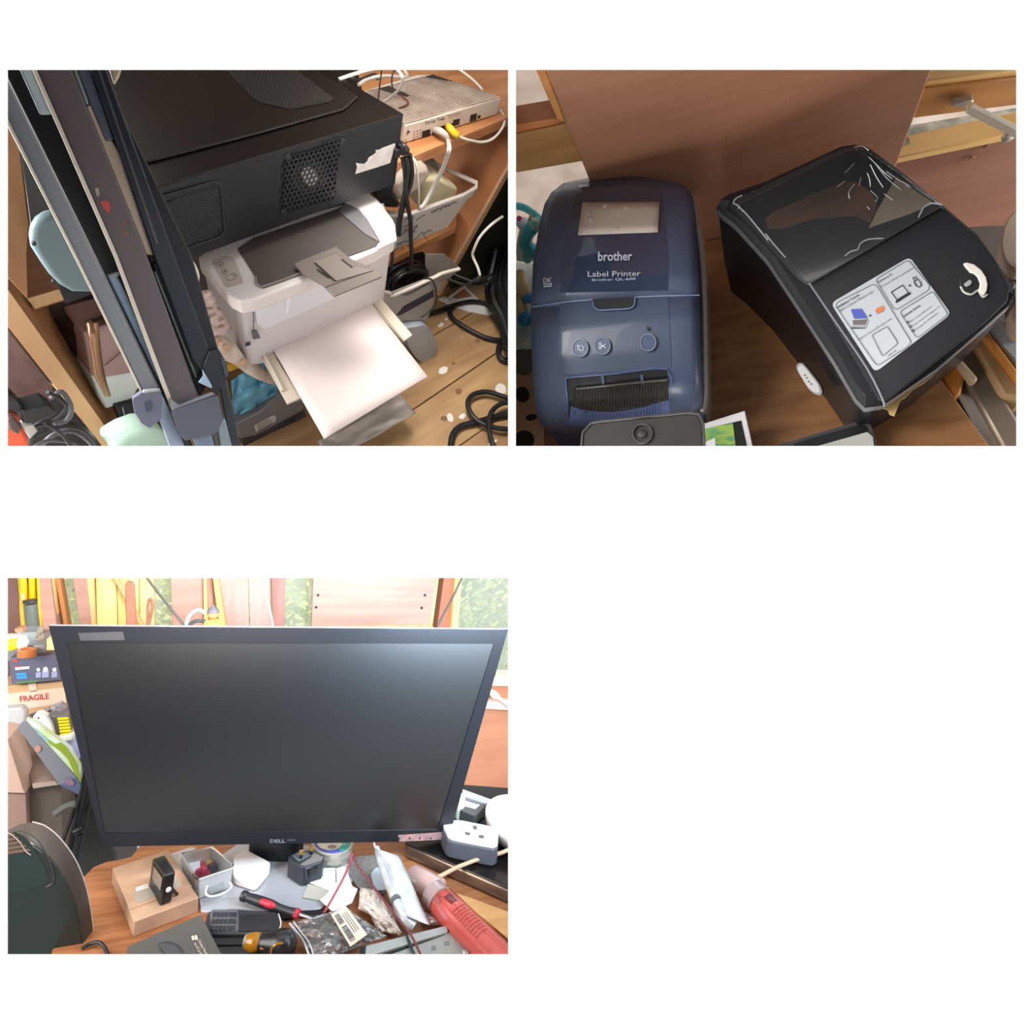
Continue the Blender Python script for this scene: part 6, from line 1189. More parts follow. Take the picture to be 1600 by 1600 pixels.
t.part('top_panel', Mb().slab(px_poly(Q, [(-8, 1152), (12, 1156), (36, 1232), (40, 1240), (-8, 1238)], (0, 1, 0), sy-.14), (0, .06, 0)), m=C('card_pink', '#c0a292', .65), bev=.001)
t.part('lower_panel', Mb().slab(px_poly(Q, [(-8, 1239), (40, 1241), (45, 1340), (-8, 1345)], (0, 1, 0), sy-.135), (0, .06, 0)), m=C('card_pinkd', '#94786c', .65), bev=.001)
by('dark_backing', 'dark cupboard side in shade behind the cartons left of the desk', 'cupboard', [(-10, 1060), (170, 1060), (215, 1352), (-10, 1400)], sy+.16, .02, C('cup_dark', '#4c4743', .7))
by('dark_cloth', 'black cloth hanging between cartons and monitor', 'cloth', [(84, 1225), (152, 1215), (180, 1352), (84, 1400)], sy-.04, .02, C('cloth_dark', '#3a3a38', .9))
t = Thing(Q, 'folded_tripod', 'black folded tripod leaning beside the cartons', 'tripod', Q.y(112, 1350, .16))
for (a, b, c, d, r) in ((136, 1200, 104, 1350, .004), (148, 1215, 118, 1345, .004), (128, 1235, 92, 1330, .003)):
    t.part('leg', Mb().tube([Q.y(a, b, .2), Q.y(c, d, .16)], r, 8, 1), m=black_pl)
t.part('brace', Mb().tube([Q.y(86, 1272, .17), Q.y(104, 1260, .17), Q.y(118, 1256, .17)], .0055, 8), m=C('grey_grip', '#55544e', .5))
t.part('clamp', Mb().lathe(Q.y(122, 1298, .17), (1, .2, .3), [(.005, -.006), (.006, 0), (.005, .007)], 12), m=black_pl)
# ---- desk top
dk = [(-20, 1640), (60, 1560), (100, 1420), (128, 1372), (146, 1354), (166, 1346), (185, 1343), (205, 1338), (225, 1312), (300, 1296), (610, 1290), (900, 1460), (900, 1640)]
desk = bz('wooden_desk', 'worn orange brown wooden desk top with rounded left corner', 'desk', rnd(dk, .1, 2), 0, -.022, desk_wood, bev=.002)
# ---- monitor
N = np.array([0, -math.cos(.10), math.sin(.10)]); N /= np.linalg.norm(N)
m0 = np.array([0, -.03, .06]); c0 = N.dot(m0)
oc = [(76, 978), (794, 983.5), (700, 1314), (160, 1323)]
mon = Thing(Q, 'computer_monitor', 'large black flat screen monitor with switched off screen on the desk', 'monitor', Q.z(440, 1352, .004))
bez = C('bezel_black', '#1b1c20', .28)
outl = rnd(oc, .012, 3)
fr = px_poly(Q, outl, N, c0); inn_px = [(103, 1004), (772, 1006), (684, 1297), (163, 1303)]
inn = px_poly(Q, inn_px, N, c0)
mon.part('back_shell', Mb().slab([p*.985+np.mean(fr, 0)*.015-N*.006-np.array([0,0,.006]) for p in fr], -N*.016), m=black_pl, bev=.004)
# bezel ring
ob = px_poly(Q, oc, N, c0); mb = Mb()
mb.loft([[p-N*.006 for p in ob], ob, inn, [p-N*.002 for p in inn]], False, False)
bezo = mon.part('bezel', mb, m=bez, smooth=False)
scr = C('screen_dark', '#060709', .31, spec=1., ior=1.56)
mon.part('screen', Mb().slab([p-N*.0018 for p in inn], -N*.003), m=scr, smooth=False)
rim = C('bezel_rim', '#b8b8ba', .3, metal=.6)
mon.part('edge_trim', Mb().tube([fr[k]-N*.003 for k in range(4)]+[fr[4]-N*.003], .0012, 6, 1), bezo, m=rim)
mon.part('edge_trim', Mb().tube([ob[0]-N*.004, ob[1]-N*.004], .0014, 6, 1), bezo, m=rim)
mon.part('edge_trim', Mb().tube([ob[0]-N*.004, ob[3]-N*.004], .0010, 6, 1), bezo, m=C('rim_dim', '#6e6e70', .4, metal=.4))
lb = mon.part('lettering', text_px(Q, 'DELL', [(422, 1311.5), (446, 1311.5), (446, 1316.8), (422, 1316.8)], N, c0, bold=True), m=C('letter_silver', '#9b9ea4', .3, metal=.5), smooth=False)
mon.part('model_print', text_px(Q, 'U2412M', [(449, 1311.5), (461, 1311.4), (461, 1313.6), (449, 1313.8)], N, c0), m=C('letter_silver', '#9b9ea4', .3, metal=.5), smooth=False)
mon.part('button_strip', plate(Q, [(622, 1305), (697, 1300), (694, 1312), (624, 1315)], N, c0+.0006, .001), m=C('strip_sticker', '#7d6a68', .35, col2='#a87a78', scale=70))
for a in (622, 638, 654, 671):
    mon.part('button_mark', plate(Q, [(a, 1310), (a+3, 1307.5), (a+3, 1312)], N, c0+.0010, .0004), m=dark_pl)
mon.part('power_button', Mb().lathe(Q.pl(690, 1308, N, c0), N, [(.0042, 0), (.0042, .0012), (.0034, .0014)], 20), m=C('power_btn', '#8c8880', .35))
mon.part('tape_strip', plate(Q, [(122, 989), (192, 987), (195, 1000), (126, 1001)], N, c0+.0005, .0006), m=film('tape_dim', '#8c8c8e', .14, .3, bump=0), label='strip of clear tape')
# neck and base
nk = [Q.z(a, b, .004)+np.array([0, .012, 0]) for a, b in ell(431, 1345, 43, 9, 3, 24)]
mon.part('stand_neck', Mb().loft([nk, [p+np.array([0, .006, .05]) for p in nk], [p*np.array([.8, 1, 1])+np.array([0, .012, .16]) for p in nk]]), m=C('neck_black', '#1e1f23', .35), ang=50)
bp_ = [(314, 1424), (311, 1402), (340, 1340), (372, 1318), (530, 1322), (556, 1372), (500, 1421)]
mon.part('base_plate', Mb().slab([Q.z(a, b, .004) for a, b in rnd(bp_, .08)], (0, 0, -.004)), m=C('base_silver', '#a9abb0', .38, metal=.3), bev=.0008)
# ---- things on the desk
def z5(u, v): return (170+u/8, 1310+v/8)
def z6(u, v): return (360+u/8, 1310+v/8)
def z7(u, v): return (550+u/6.4, 1310+v/6.4)
def z4(u, v): return (400+u/4, 1195+v/4)
def z3(u, v): return (10+u/4, 1195+v/4)
def L(f, pts): return [f(*p) for p in pts]
kraft = C('kraft', '#b8967a', .6, col2='#a5836a', scale=25)
t = Thing(Q, 'kraft_box', 'flat brown cardboard box on the desk with the small black display on it', 'box', Q.z(240, 1400, 0))
bx = L(z5, [(45, 385), (735, 155), (1125, 740), (315, 1040)])
BZ = .021
bt = [Q.z(a, b, BZ) for a, b in bx]
t.part('carton', Mb().slab(bt, (0, 0, -BZ)), m=kraft, bev=.001)
t.part('lid_flap', Mb().slab([bt[0]+np.array([0, 0, .0012]), bt[1]+np.array([0, 0, .0012]), bt[1]*.2+bt[2]*.8+np.array([0, 0, .0012]), bt[0]*.2+bt[3]*.8+np.array([0, 0, .0012])], (0, 0, -.001)), m=kraft)
decz(t, 'address_label', L(z5, [(335, 615), (480, 570), (495, 610), (345, 660)]), BZ+.0014, paper)
decz(t, 'clear_tape', L(z5, [(295, 675), (520, 610), (590, 720), (420, 795), (345, 790)]), BZ+.0013, film('tape_clear', '#e8dccb', .45, .2, bump=.2))
decz(t, 'clear_tape', L(z5, [(800, 480), (850, 480), (905, 580), (820, 640)]), BZ+.0013, film('tape_clear', '#e8dccb', .45))
t.part('address_print', text_px(Q, 'A11 CAB', L(z5, [(350, 622), (475, 580), (480, 602), (355, 645)]), (0, 0, 1), BZ+.0016), m=dark_pl, smooth=False)
# small black display standing on the box
t = Thing(Q, 'desk_display', 'small black square display with rear foot standing on the kraft box', 'display', Q.z(*z5(660, 830), BZ))
fb = [Q.z(*z5(510, 620), BZ), Q.z(*z5(640, 840), BZ)]
fa, fc = fb[0]+np.array([0, 0, .0]), fb[1]
U = nrm(fc-fa); Wd = np.linalg.norm(fc-fa)
nf = nrm(np.cross(U, (0, 0, 1))); nf = nf if nf.dot(Q.eye-fa) > 0 else -nf
pf = nf.dot(fa)
face_px = L(z5, [(497, 615), (545, 262), (570, 255), (690, 450), (697, 480), (650, 838), (630, 842), (500, 640)])
fcv = px_poly(Q, face_px, nf, pf)
th = -nf*.013
t.part('housing', Mb().slab(fcv, th), m=black_pl, bev=.0015)
t.part('bezel', plate(Q, L(z5, [(522, 510), (553, 325), (675, 500), (648, 680)]), nf, pf+.0006, .001), m=C('gloss_black', '#0e0f11', .15))
t.part('screen', plate(Q, L(z5, [(540, 500), (568, 360), (668, 505), (642, 655)]), nf, pf+.0010, .0008), m=C('lcd_grey', '#7e7468', .35))
sd = nrm(fc-fa); e0 = px_poly(Q, L(z5, [(655, 838), (697, 480)]), nf, pf)
pm = (e0[0]+e0[1])/2+th*.5
t.part('side_button', Mb().lathe(pm+U*.0008, U, [(.0034, 0), (.0034, .0008), (.003, .001)], 16), m=C('btn_white', '#d9d9d2', .5))
t.part('rear_foot', Mb().slab([Q.z(*z5(770, 600), BZ+.02), Q.z(*z5(865, 712), BZ+.0005), Q.z(*z5(848, 722), BZ+.0005), Q.z(*z5(745, 640), BZ+.02)], (.001, .001, .001)), m=black_pl)
# clear compartment box
t = Thing(Q, 'compartment_box', 'clear plastic box with swing clasp holding dark red rolls', 'box', Q.z(330, 1380, .004))
clr = film('clear_box', '#f2f5f8', .42, .35, bump=0)
BH = .036
rim_o = [Q.z(*q, BH) for q in L(z5, [(905, 190), (1290, 110), (1550, 330), (1550, 370), (1130, 510), (1085, 490)])]
cen = np.mean(rim_o, 0)
def ins(r, k, dz=0.): c = np.mean(r, 0); return [c+(p-c)*k+np.array([0, 0, dz]) for p in r]
t.part('outer_wall', Mb().loft([ins(rim_o, .93, -BH+.006), rim_o, ins(rim_o, .95), ins(rim_o, .89, -BH+.008)], True, True), m=clr, bev=.0008)
t.part('rim', Mb().tube(rim_o, .0013, 6, 1, closed=True), m=film('clear_rim', '#f2f4f6', .65, .1, bump=0))
def mid(a, b, k): return a*(1-k)+b*k
dv = [mid(rim_o[0], rim_o[5], .45), mid(rim_o[1], rim_o[2], .45)]
t.part('divider', Mb().slab([dv[0], dv[0]*.65+dv[1]*.35, dv[0]*.65+dv[1]*.35-np.array([0, 0, .026]), dv[0]-np.array([0, 0, .026])], (.001, .001, 0)), m=clr)
hs = [Q.z(*z5(1250, 560), .028), Q.z(*z5(1225, 660), .020), Q.z(*z5(1300, 700), .018), Q.z(*z5(1450, 660), .018), Q.z(*z5(1545, 580), .020), Q.z(*z5(1520, 520), .026)]
hs = [p+np.array([-.001, -.004, 0]) for p in hs]
t.part('clasp', Mb().tube(hs, .0014, 6, 4), m=film('clear_rim2', '#e6f2f4', .8, .1, bump=0))
t.part('front_window', Mb().slab([p+np.array([0, -.003, 0]) for p in [Q.z(*z5(1265, 590), .026), Q.z(*z5(1440, 520), .026), Q.z(*z5(1450, 610), .016), Q.z(*z5(1270, 670), .016)]], (0, .0006, 0)), m=C('window_grey', '#8f9392', .25))
for nm, lb, a, b, c1, c2 in (('thread_roll', 'dark red roll lying nearest the clasp inside the clear box', (1140, 330), (1210, 440), '#8e2f44', None), ('thread_roll', 'half hidden red roll at the left corner inside the clear box', (1085, 370), (1150, 430), '#9c3648', None), ('two_tone_roll', 'roll in tan and black behind the red rolls in the clear box', (1235, 305), (1310, 390), '#a8804c', '#2e2c30')):
    pa, pb = Q.z(*z5(*a), .02), Q.z(*z5(*b), .02); ax = pb-pa; Ln = np.linalg.norm(ax); r = .0058
    tt = Thing(Q, nm, lb, 'roll', (pa+pb)/2-np.array([0, 0, r]))
    tt.part('body', Mb().lathe(pa, ax, [(r*.85, 0), (r, .001), (r, Ln-.001), (r*.85, Ln)], 20), m=C('roll'+c1, c1, .35), ang=40)
    tt.part('end_cap', Mb().lathe(pa, ax, [(r*1.03, Ln*.55 if c2 else Ln*.9), (r*1.03, Ln+.0005), (r*.6, Ln+.001)], 20), m=C('roll'+(c2 or 'cap'), c2 or '#6e2030', .35), ang=40)
t = Thing(Q, 'clear_tray', 'clear plastic tray with hinge strips behind the compartment box', 'tray', Q.z(*z5(930, 300), .004))
t.part('tray_body', Mb().slab([Q.z(*q, .012) for q in L(z5, [(770, 190), (1020, 105), (1100, 115), (900, 260), (1030, 470), (960, 500), (880, 400)])], (0, 0, -.008)), m=clr, bev=.001)
# white hub
t = Thing(Q, 'white_hub', 'flat white square box with rounded corners on the monitor foot', 'hub', Q.z(395, 1365, .005))
hb = rnd(L(z6, [(30, 485), (30, 230), (190, 130), (500, 290), (490, 370), (320, 580)]), .22, 4)
t.part('shell', Mb().slab([Q.z(a, b, .016) for a, b in hb], (0, 0, -.011)), m=C('hub_white', '#e8dfda', .35), bev=.002, seg=3)
t.part('seam', Mb().tube([Q.z(a, b+3.5, .010) for a, b in hb[-12:]], .0003, 5, 1), m=C('seam_grey', '#a49c98', .5))
t.part('port', Mb().ball(Q.z(413, 1368, .009), .0009), m=dark_pl)
# charger
t = Thing(Q, 'plug_charger', 'black three pin wall charger with brass pins lying on its back', 'charger', Q.z(*z6(920, 560), .005))
H = .034
ct = [Q.z(*q, H) for q in L(z6, [(725, 225), (830, 165), (1000, 140), (1175, 240), (1150, 290), (925, 360), (880, 350), (730, 250)])]
t.part('housing', Mb().slab(ct, (0, 0, -H+.005)), m=C('charger_black', '#2a2c33', .38), bev=.0015, seg=3)
t.part('pin_recess', Mb().slab([p+np.array([0, 0, .0004]) for p in [Q.z(*q, H) for q in L(z6, [(770, 215), (840, 180), (960, 170), (1010, 215), (900, 270), (850, 290)])]], (0, 0, -.001)), m=C('recess', '#5c5f66', .3))
t.part('grey_top', Mb().slab([p+np.array([0, 0, .0004]) for p in [Q.z(*q, H) for q in L(z6, [(1020, 180), (1090, 200), (1160, 240), (1140, 280), (935, 345), (870, 330), (1010, 240)])]], (0, 0, -.001)), m=C('charger_grey', '#6e6a68', .45))
for u, v in ((880, 250), (1010, 200)):
    p0 = Q.z(*z6(u, v), H)
    pin = t.part('pin_base', Mb().box(p0-np.array([.0022, .0016, 0]), p0+np.array([.0022, .0016, .007])), m=black_pl, bev=.0003)
    t.part('brass_tip', Mb().box(p0+np.array([-.0027, -.0018, .006]), p0+np.array([.0027, .0018, .013])), pin, m=C('brass', '#c8a048', .3, metal=.8), bev=.0004)
fr3 = [(950, 390), (1130, 320), (1140, 420), (960, 500)]
c1_, c2_ = Q.z(*z6(940, 360), H), Q.z(*z6(1165, 270), H); nfc = nrm(np.cross(c2_-c1_, (0, 0, 1))); nfc = nfc if nfc[1] < 0 else -nfc
t.part('label_panel', plate(Q, L(z6, [(945, 385), (1140, 315), (1150, 415), (955, 505)]), nfc, nfc.dot(c1_)+.0008, .0012), m=C('panel_clear', '#8a8e94', .2))
t.part('label_plate', plate(Q, L(z6, fr3), nfc, nfc.dot(c1_)+.0014, .001), m=C('gloss_black', '#0e0f11', .15))
# tin
t = Thing(Q, 'round_tin', 'round silver tin with blue and teal lid behind the black charger', 'tin', Q.z(520, 1348, .004))
TH = .026; ring = [Q.z(a, b, TH) for a, b in ell(519, 1315, 33, 22, 0, 36)]; ringb = [p+np.array([0, 0, -TH+.003]) for p in ring]
tin = C('tin', '#b9b4a8', .3, metal=.5)
t.part('tin_body', Mb().loft([ins(ringb, .95), ins(ringb, .96, .012), ins(ringb, 1., .013), ins(ringb, 1., .015), ins(ringb, .98, .016), ring, ins(ring, .96, .0008)]), m=tin, ang=50)
t.part('lid_label', Mb().slab([p+np.array([0, 0, .0012]) for p in ins(ring, .88)], (0, 0, -.001)), m=C('label_blue', '#4a55a8', .35), smooth=False)
t.part('lid_label', Mb().slab([Q.z(a, b, TH+.0016) for a, b in ell(519, 1315, 29, 19, 0, 20, -40, 60)]+[Q.z(519, 1315, TH+.0016)], (0, 0, -.0006)), m=C('label_teal', '#2e9a90', .35), smooth=False)
t.part('lid_label', Mb().slab([Q.z(a, b, TH+.0020) for a, b in ell(515, 1316, 20, 12, 0, 20)], (0, 0, -.0006)), m=C('label_pale', '#cfc9bd', .35), smooth=False)
t.part('lid_label', Mb().slab([Q.z(a, b, TH+.0024) for a, b in ell(519, 1323, 7, 3, 0, 16)], (0, 0, -.0006)), m=C('label_brown', '#8a7468', .35), smooth=False)
t.part('lettering', text_px(Q, 'GS', L(z6, [(1360, 75), (1440, 65), (1440, 82), (1360, 92)]), (0, 0, 1), TH+.003, bold=True), m=paper, smooth=False)
t.part('side_print', Mb().slab(px_poly(Q, [(534, 1351), (541, 1349), (541, 1344), (534, 1346)], (0, 1, 0), ringb[27][1]-.006), (0, .001, 0)), m=C('label_blue', '#4a55a8'))
# paper notes
def sheet(label, pts, z, m=paper, curl=0., name='paper_note', cat='note'):
    v = [Q.z(a, b, z) for a, b in pts]; n = len(v)
    for i in range(n): v[i] = v[i]+np.array([0, 0, curl*((i*7) % 3)/2])
    return single(Q, name, label, cat, [*np.mean(v, 0)[:2], z-.001], Mb().slab(v, (0, 0, -.0008)), m=m, smooth=False)
sheet('square white note under the charger corner', L(z6, [(975, 545), (1180, 370), (1310, 365), (1315, 600), (1270, 660)]), .0075)
sheet('white note right of the tin beside the red cable', L(z6, [(1320, 375), (1430, 345), (1525, 600), (1340, 640)]), .0065)
sheet('grey folded strip in shade beneath the square white note', L(z6, [(900, 735), (970, 565), (1270, 655), (1130, 775)]), .006, C('note_grey', '#a5a096', .6))
sheet('large white folded sheet crossed by the red cable', L(z6, [(1120, 765), (1180, 720), (1350, 520), (1590, 630), (1520, 800), (1280, 915)]), .011)
# crumpled tissue paper
rgp = random.Random(5)
def crumple(f, quad, z0, amp, n=12, seed=1, bulge=0.):
    rr = random.Random(seed); G = []; a, b, c, d = [np.array(q, float) for q in quad]
    for j in range(n+1):
        row = []
        for i in range(n+1):
            u, v = i/n, j/n; q = (a*(1-u)+b*u)*(1-v)+(d*(1-u)+c*u)*v
            h = z0+amp*(noise.noise(Vector((u*4+seed, v*4, 0)))+.6*noise.noise(Vector((u*11, v*11+seed, 3))))+bulge*math.sin(math.pi*u)*math.sin(math.pi*v)
            row.append(Q.z(*f(*q), max(h, .001)))
        G.append(row)
    return Mb().grid(G)
single(Q, 'crumpled_paper', 'crumpled cream tissue paper between the red cables', 'paper', Q.z(590, 1435, .003), crumple(z4, [(650, 765), (760, 780), (910, 1050), (640, 900)], .010, .008, 16, 4, .008), m=C('tissue', '#d8cbc0', .7), solid=.0005)
single(Q, 'crumpled_paper', 'crumpled lower fold of cream tissue above the metal chassis', 'paper', Q.z(600, 1450, .003), crumple(z4, [(690, 880), (850, 900), (900, 1065), (760, 1040)], .008, .007, 14, 9, .006), m=C('tissue2', '#d0bfb2', .7), solid=.0005)
# red cable pair
redc = C('cable_red', '#9a4348', .4)
def Lz(f, pts): return [Q.z(*f(u, v), z) for u, v, z in pts]
wire('red_cable', 'dark red cable running from the tin down over the metal chassis', Lz(z4, [(605, 555, .040), (640, 640, .035), (720, 745, .03), (800, 850, .03), (900, 975, .028), (975, 1075, .026), (1035, 1200, .024)]), .0016, C('cable_dred', '#6e3338', .4), base=Q.z(*z4(1035, 1200), .022))
wire('red_cable', 'light red cable slanting left from the tin to the zip bag', Lz(z4, [(603, 555, .040), (585, 620, .036), (540, 720, .03), (480, 830, .022), (425, 925, .016)]), .0017, redc, base=Q.z(*z4(425, 925), .014))
# screwdriver
def rod(pts, rs, k=16, sm=3): return Mb().tube(pts, rs, k, sm)
t = Thing(Q, 'screwdriver', 'red and black handled screwdriver lying across the monitor foot edge', 'screwdriver', Q.z(*z6(500, 850), .004))
a_, b_ = Q.z(*z6(150, 715), .017), Q.z(*z6(860, 950), .014)
def on(k): return a_*(1-k)+b_*k
t.part('grip', rod([on(0), on(.06), on(.1), on(.3), on(.5), on(.65), on(.8), on(.95)], [.0070, .0072, .0058, .0068, .0066, .0048, .0046, .0062]), m=C('grip_black', '#26262b', .45), ang=60)
t.part('red_insert', rod([on(.2)+np.array([.001, -.0022, .0014]), on(.35)+np.array([.001, -.003, .002]), on(.5)+np.array([0, -.003, .002]), on(.62)+np.array([0, -.001, .0008])], [.002, .0048, .0050, .003], 12), m=C('grip_red', '#b3283c', .4), ang=60, label='red grip insert')
t.part('red_collar', rod([on(.93), on(.96), on(1.)], [.0062, .0066, .0056], 8, 1), m=C('grip_red', '#b3283c', .4), label='red hexagonal collar')
t.part('blade', rod([on(1.), on(1.24)], [.0022, .0020], 10, 1), m=C('steel', '#a8a6a4', .3, metal=.7))
# dark strip under
bz('black_strip', 'black plastic strip along the front edge of the monitor foot', 'strip', L(z6, [(540, 1010), (250, 880), (1200, 870), (1240, 920), (1120, 960), (700, 1000)]), .003, 0, black_pl)
# phone handset
t = Thing(Q, 'cordless_phone', 'black cordless phone handset with keypad lying below the screwdriver', 'phone', Q.z(385, 1440, 0))
pb = rnd([(319, 1448), (325, 1423), (362, 1419), (430, 1424), (439, 1430), (438, 1452), (430, 1458), (330, 1459)], .2)
t.part('handset', Mb().slab([Q.z(a, b, .012) for a, b in pb], (0, 0, -.012)), m=C('phone_black', '#2e3034', .42), bev=.002)
t.part('keypad_panel', Mb().slab([Q.z(a, b, .0128) for a, b in rnd(L(z3, [(1270, 930), (1290, 905), (1450, 905), (1450, 1040), (1280, 1035)]), .1)], (0, 0, -.001)), m=C('keypad', '#5c5c60', .5))
t.part('phone_screen', Mb().slab([Q.z(a, b, .0128) for a, b in L(z6, [(120, 955), (600, 945), (610, 1150), (110, 1160)])], (0, 0, -.001)), m=C('phone_lcd', '#1f2124', .3, dust=.8))
t.part('screen_trim', Mb().tube([Q.z(*z6(600, 945), .0124), Q.z(*z6(632, 1050), .0124), Q.z(*z6(615, 1130), .0124)], .0008, 6), m=white_pl, label='pale earpiece trim')
km = C('key_dark', '#303236', .45)
for r_ in range(3):
    for c_ in range(6):
        u, v = 1300+c_*25.5-r_*6+(4 if c_ > 3 else 0), 932+r_*42; w_ = 9 if c_ < 4 else 11
        t.part('key', Mb().slab([Q.z(*z3(u+dx, v+dy), .0142) for dx, dy in ((-w_, -13), (w_, -13), (w_, 13), (-w_, 13))], (0, 0, -.0016)), m=km, bev=.0004)
# dark tray with amber driver at the bottom
t = Thing(Q, 'tool_tray', 'long black tool tray below the phone at the bottom edge', 'tray', Q.z(380, 1475, 0))
t.part('tray_body', Mb().slab([Q.z(*q, .008) for q in [(318, 1458), (440, 1458), (470, 1500), (470, 1560), (345, 1560), (346, 1500)]], (0, 0, -.008)), m=C('tray_black', '#151517', .35), bev=.001)
t.part('tray_ridge', Mb().tube([Q.z(338, 1476, .009), Q.z(385, 1475, .009), Q.z(395, 1476, .009)], .0012, 6), m=dark_pl)
amb = C('amber_clear', '#d08a1c', .12, trans=.5)
t = Thing(Q, 'amber_screwdriver', 'screwdriver with amber and black bulb handle on the black tray', 'screwdriver', Q.z(430, 1472, .008))
a2, b2 = Q.z(383, 1471, .022), Q.z(462, 1477, .022)
def on2(k): return a2*(1-k)+b2*k
t.part('amber_nose', rod([on2(0), on2(.04), on2(.12), on2(.2), on2(.3)], [.007, .0088, .0105, .0115, .010], 16, 3), m=amb, ang=60, label='amber transparent collar')
t.part('handle', rod([on2(.28), on2(.36), on2(.5), on2(.65), on2(.8), on2(.92), on2(1.)], [.0100, .0105, .0135, .0168, .0175, .0145, .007], 20, 3), m=C('handle_black', '#1c1b1d', .3), ang=60)
rg_ = [on2(.66)+np.array([.009*math.cos(q), -.0135+.001*math.cos(2*q), .009*math.sin(q)+.003]) for q in [2*math.pi*i/14 for i in range(14)]]
t.part('amber_ring', Mb().tube(rg_, .0016, 6, 1, closed=True), m=amb, label='amber ring mark')
t.part('amber_bar', rod([on2(.3)+np.array([0, -.0105, .001]), on2(.55)+np.array([0, -.0125, .002])], [.0018, .0016], 8, 1), m=amb)
t.part('collar', Mb().lathe(on2(-.02), on2(1)-on2(0), [(.0065, 0), (.0085, .001), (.0085, .003)], 16), m=C('steel', '#a8a6a4', .3, metal=.7))
# zip bag with mesh gadget and barcode label
t = Thing(Q, 'zip_bag', 'clear zip bag with black mesh gadget and barcode label', 'bag', Q.z(*z4(480, 1080), 0))
gd = L(z4, [(400, 1000), (500, 965), (590, 1080), (560, 1140), (440, 1130)])
t.part('mesh_gadget', Mb().slab([Q.z(a, b, .014) for a, b in gd], (0, 0, -.013)), m=C('mesh_gadget', '#4b4744', .5, col2='#8a847e', scale=500, ramp=(.45, .6)), bev=.001)
bagm = film('zip_film', '#cfc8c6', .20, .08, bump=.8, bscale=45)
t.part('bag_film', crumple(z4, [(205, 990), (560, 890), (820, 1070), (390, 1230)], .018, .007, 22, 2, .008), m=bagm, solid=.0004)
t.part('zip_seal', Mb().tube(Lz(z4, [(210, 992, .02), (250, 1040, .022), (300, 1110, .02), (335, 1200, .02)]), .0014, 6), m=film('zip_clear', '#eeeeee', .6, .1))
t.part('zip_seal', Mb().tube(Lz(z4, [(235, 980, .02), (275, 1035, .022), (330, 1110, .02), (365, 1200, .02)]), .0011, 6), m=film('zip_clear', '#eeeeee', .6, .1))
lbq = L(z4, [(468, 935), (560, 880), (695, 1060), (590, 1135)])
lab = decz(t, 'barcode_label', lbq, .031, C('label_buff', '#cfc4b4', .6))
def quadpt(q, u, v): a, b, c, d = [np.array(k, float) for k in q]; return tuple((a*(1-u)+b*u)*(1-v)+(d*(1-u)+c*u)*v)
mb = Mb(); rb = random.Random(9); v = .08
while v < .92:
    w = rb.choice([.012, .02, .03]); mb.add([Q.z(*quadpt(lbq, p, q), .0318) for p, q in ((.12, v), (.42, v), (.42, v+w), (.12, v+w))], [[0, 1, 2, 3]]); v += w+rb.choice([.015, .022])
    if .36 < v < .42: v += .06
t.part('barcode', mb, lab, m=dark_pl, smooth=False, kind='stuff')
for k in (.55, .68, .8):
    t.part('small_print', Mb().slab([Q.z(*quadpt(lbq, p, q), .0318) for p, q in ((k, .15), (k+.03, .15), (k+.03, .75), (k, .75))], (0, 0, -.0004)), lab, m=C('print_grey', '#7c746c', .6), smooth=False)
# silver foil pouch & bag
t = Thing(Q, 'silver_pouch', 'long pale silver plastic pouch leaning from the monitor toward the red bottle', 'pouch', Q.z(*z4(900, 900), .002))
fo_ = C('pouch_film', '#b9c4d0', .18, metal=.35, col2='#e8ecf2', scale=14, bump=.5, bscale=30)
G = []
for j in range(15):
    v = j/14; lft = (735+v*130, 520+v*400); rgt = (900+v*185, 570+v*430); row = []
    for i in range(11):
        u = i/10; q = (lft[0]*(1-u)+rgt[0]*u, lft[1]*(1-u)+rgt[1]*u); row.append(Q.z(*z4(*q), .036*(1-v)+.014+.012*math.sin(math.pi*u)+.002*math.sin(u*9+v*11)))
    G.append(row)
t.part('film_body', Mb().grid(G), m=fo_, solid=.0008)
t.part('rolled_edge', rod(Lz(z4, [(755, 520, .05), (790, 640, .044), (840, 770, .036), (880, 860, .028), (930, 960, .02), (990, 1010, .014)]), [.004, .0055, .006, .0062, .0075, .006], 12, 3), m=C('pouch_roll', '#c3c6c8', .3, metal=.2, col2='#a8a8a4', scale=40), ang=60)
t.part('grey_band', rod(Lz(z4, [(868, 835, .0305), (878, 855, .0298)]), [.0070, .0071], 14, 1), m=C('band_grey', '#5f6262', .5))
t.part('tip', rod(Lz(z4, [(738, 490, .052), (748, 525, .05)]), [.0012, .0014], 6, 1), m=white_pl)
t = Thing(Q, 'foam_pad', 'speckled dark grey foam pad behind the crossing red cables', 'pad', Q.z(*z4(680, 660), 0))
t.part('pad', Mb().slab([Q.z(*q, .006) for q in L(z4, [(590, 575), (740, 560), (830, 740), (800, 800), (640, 765), (585, 680)])], (0, 0, -.006)), m=C('foam', '#5b5957', .9, col2='#77746f', scale=300, bump=.5, bscale=300), bev=.001)
sheet('pale blue clear tag under the silver pouch', rnd(L(z4, [(715, 680), (760, 630), (830, 780), (745, 785)]), .25), .009, C('tag_blue', '#a8b6c0', .3), name='plastic_tag', cat='tag')
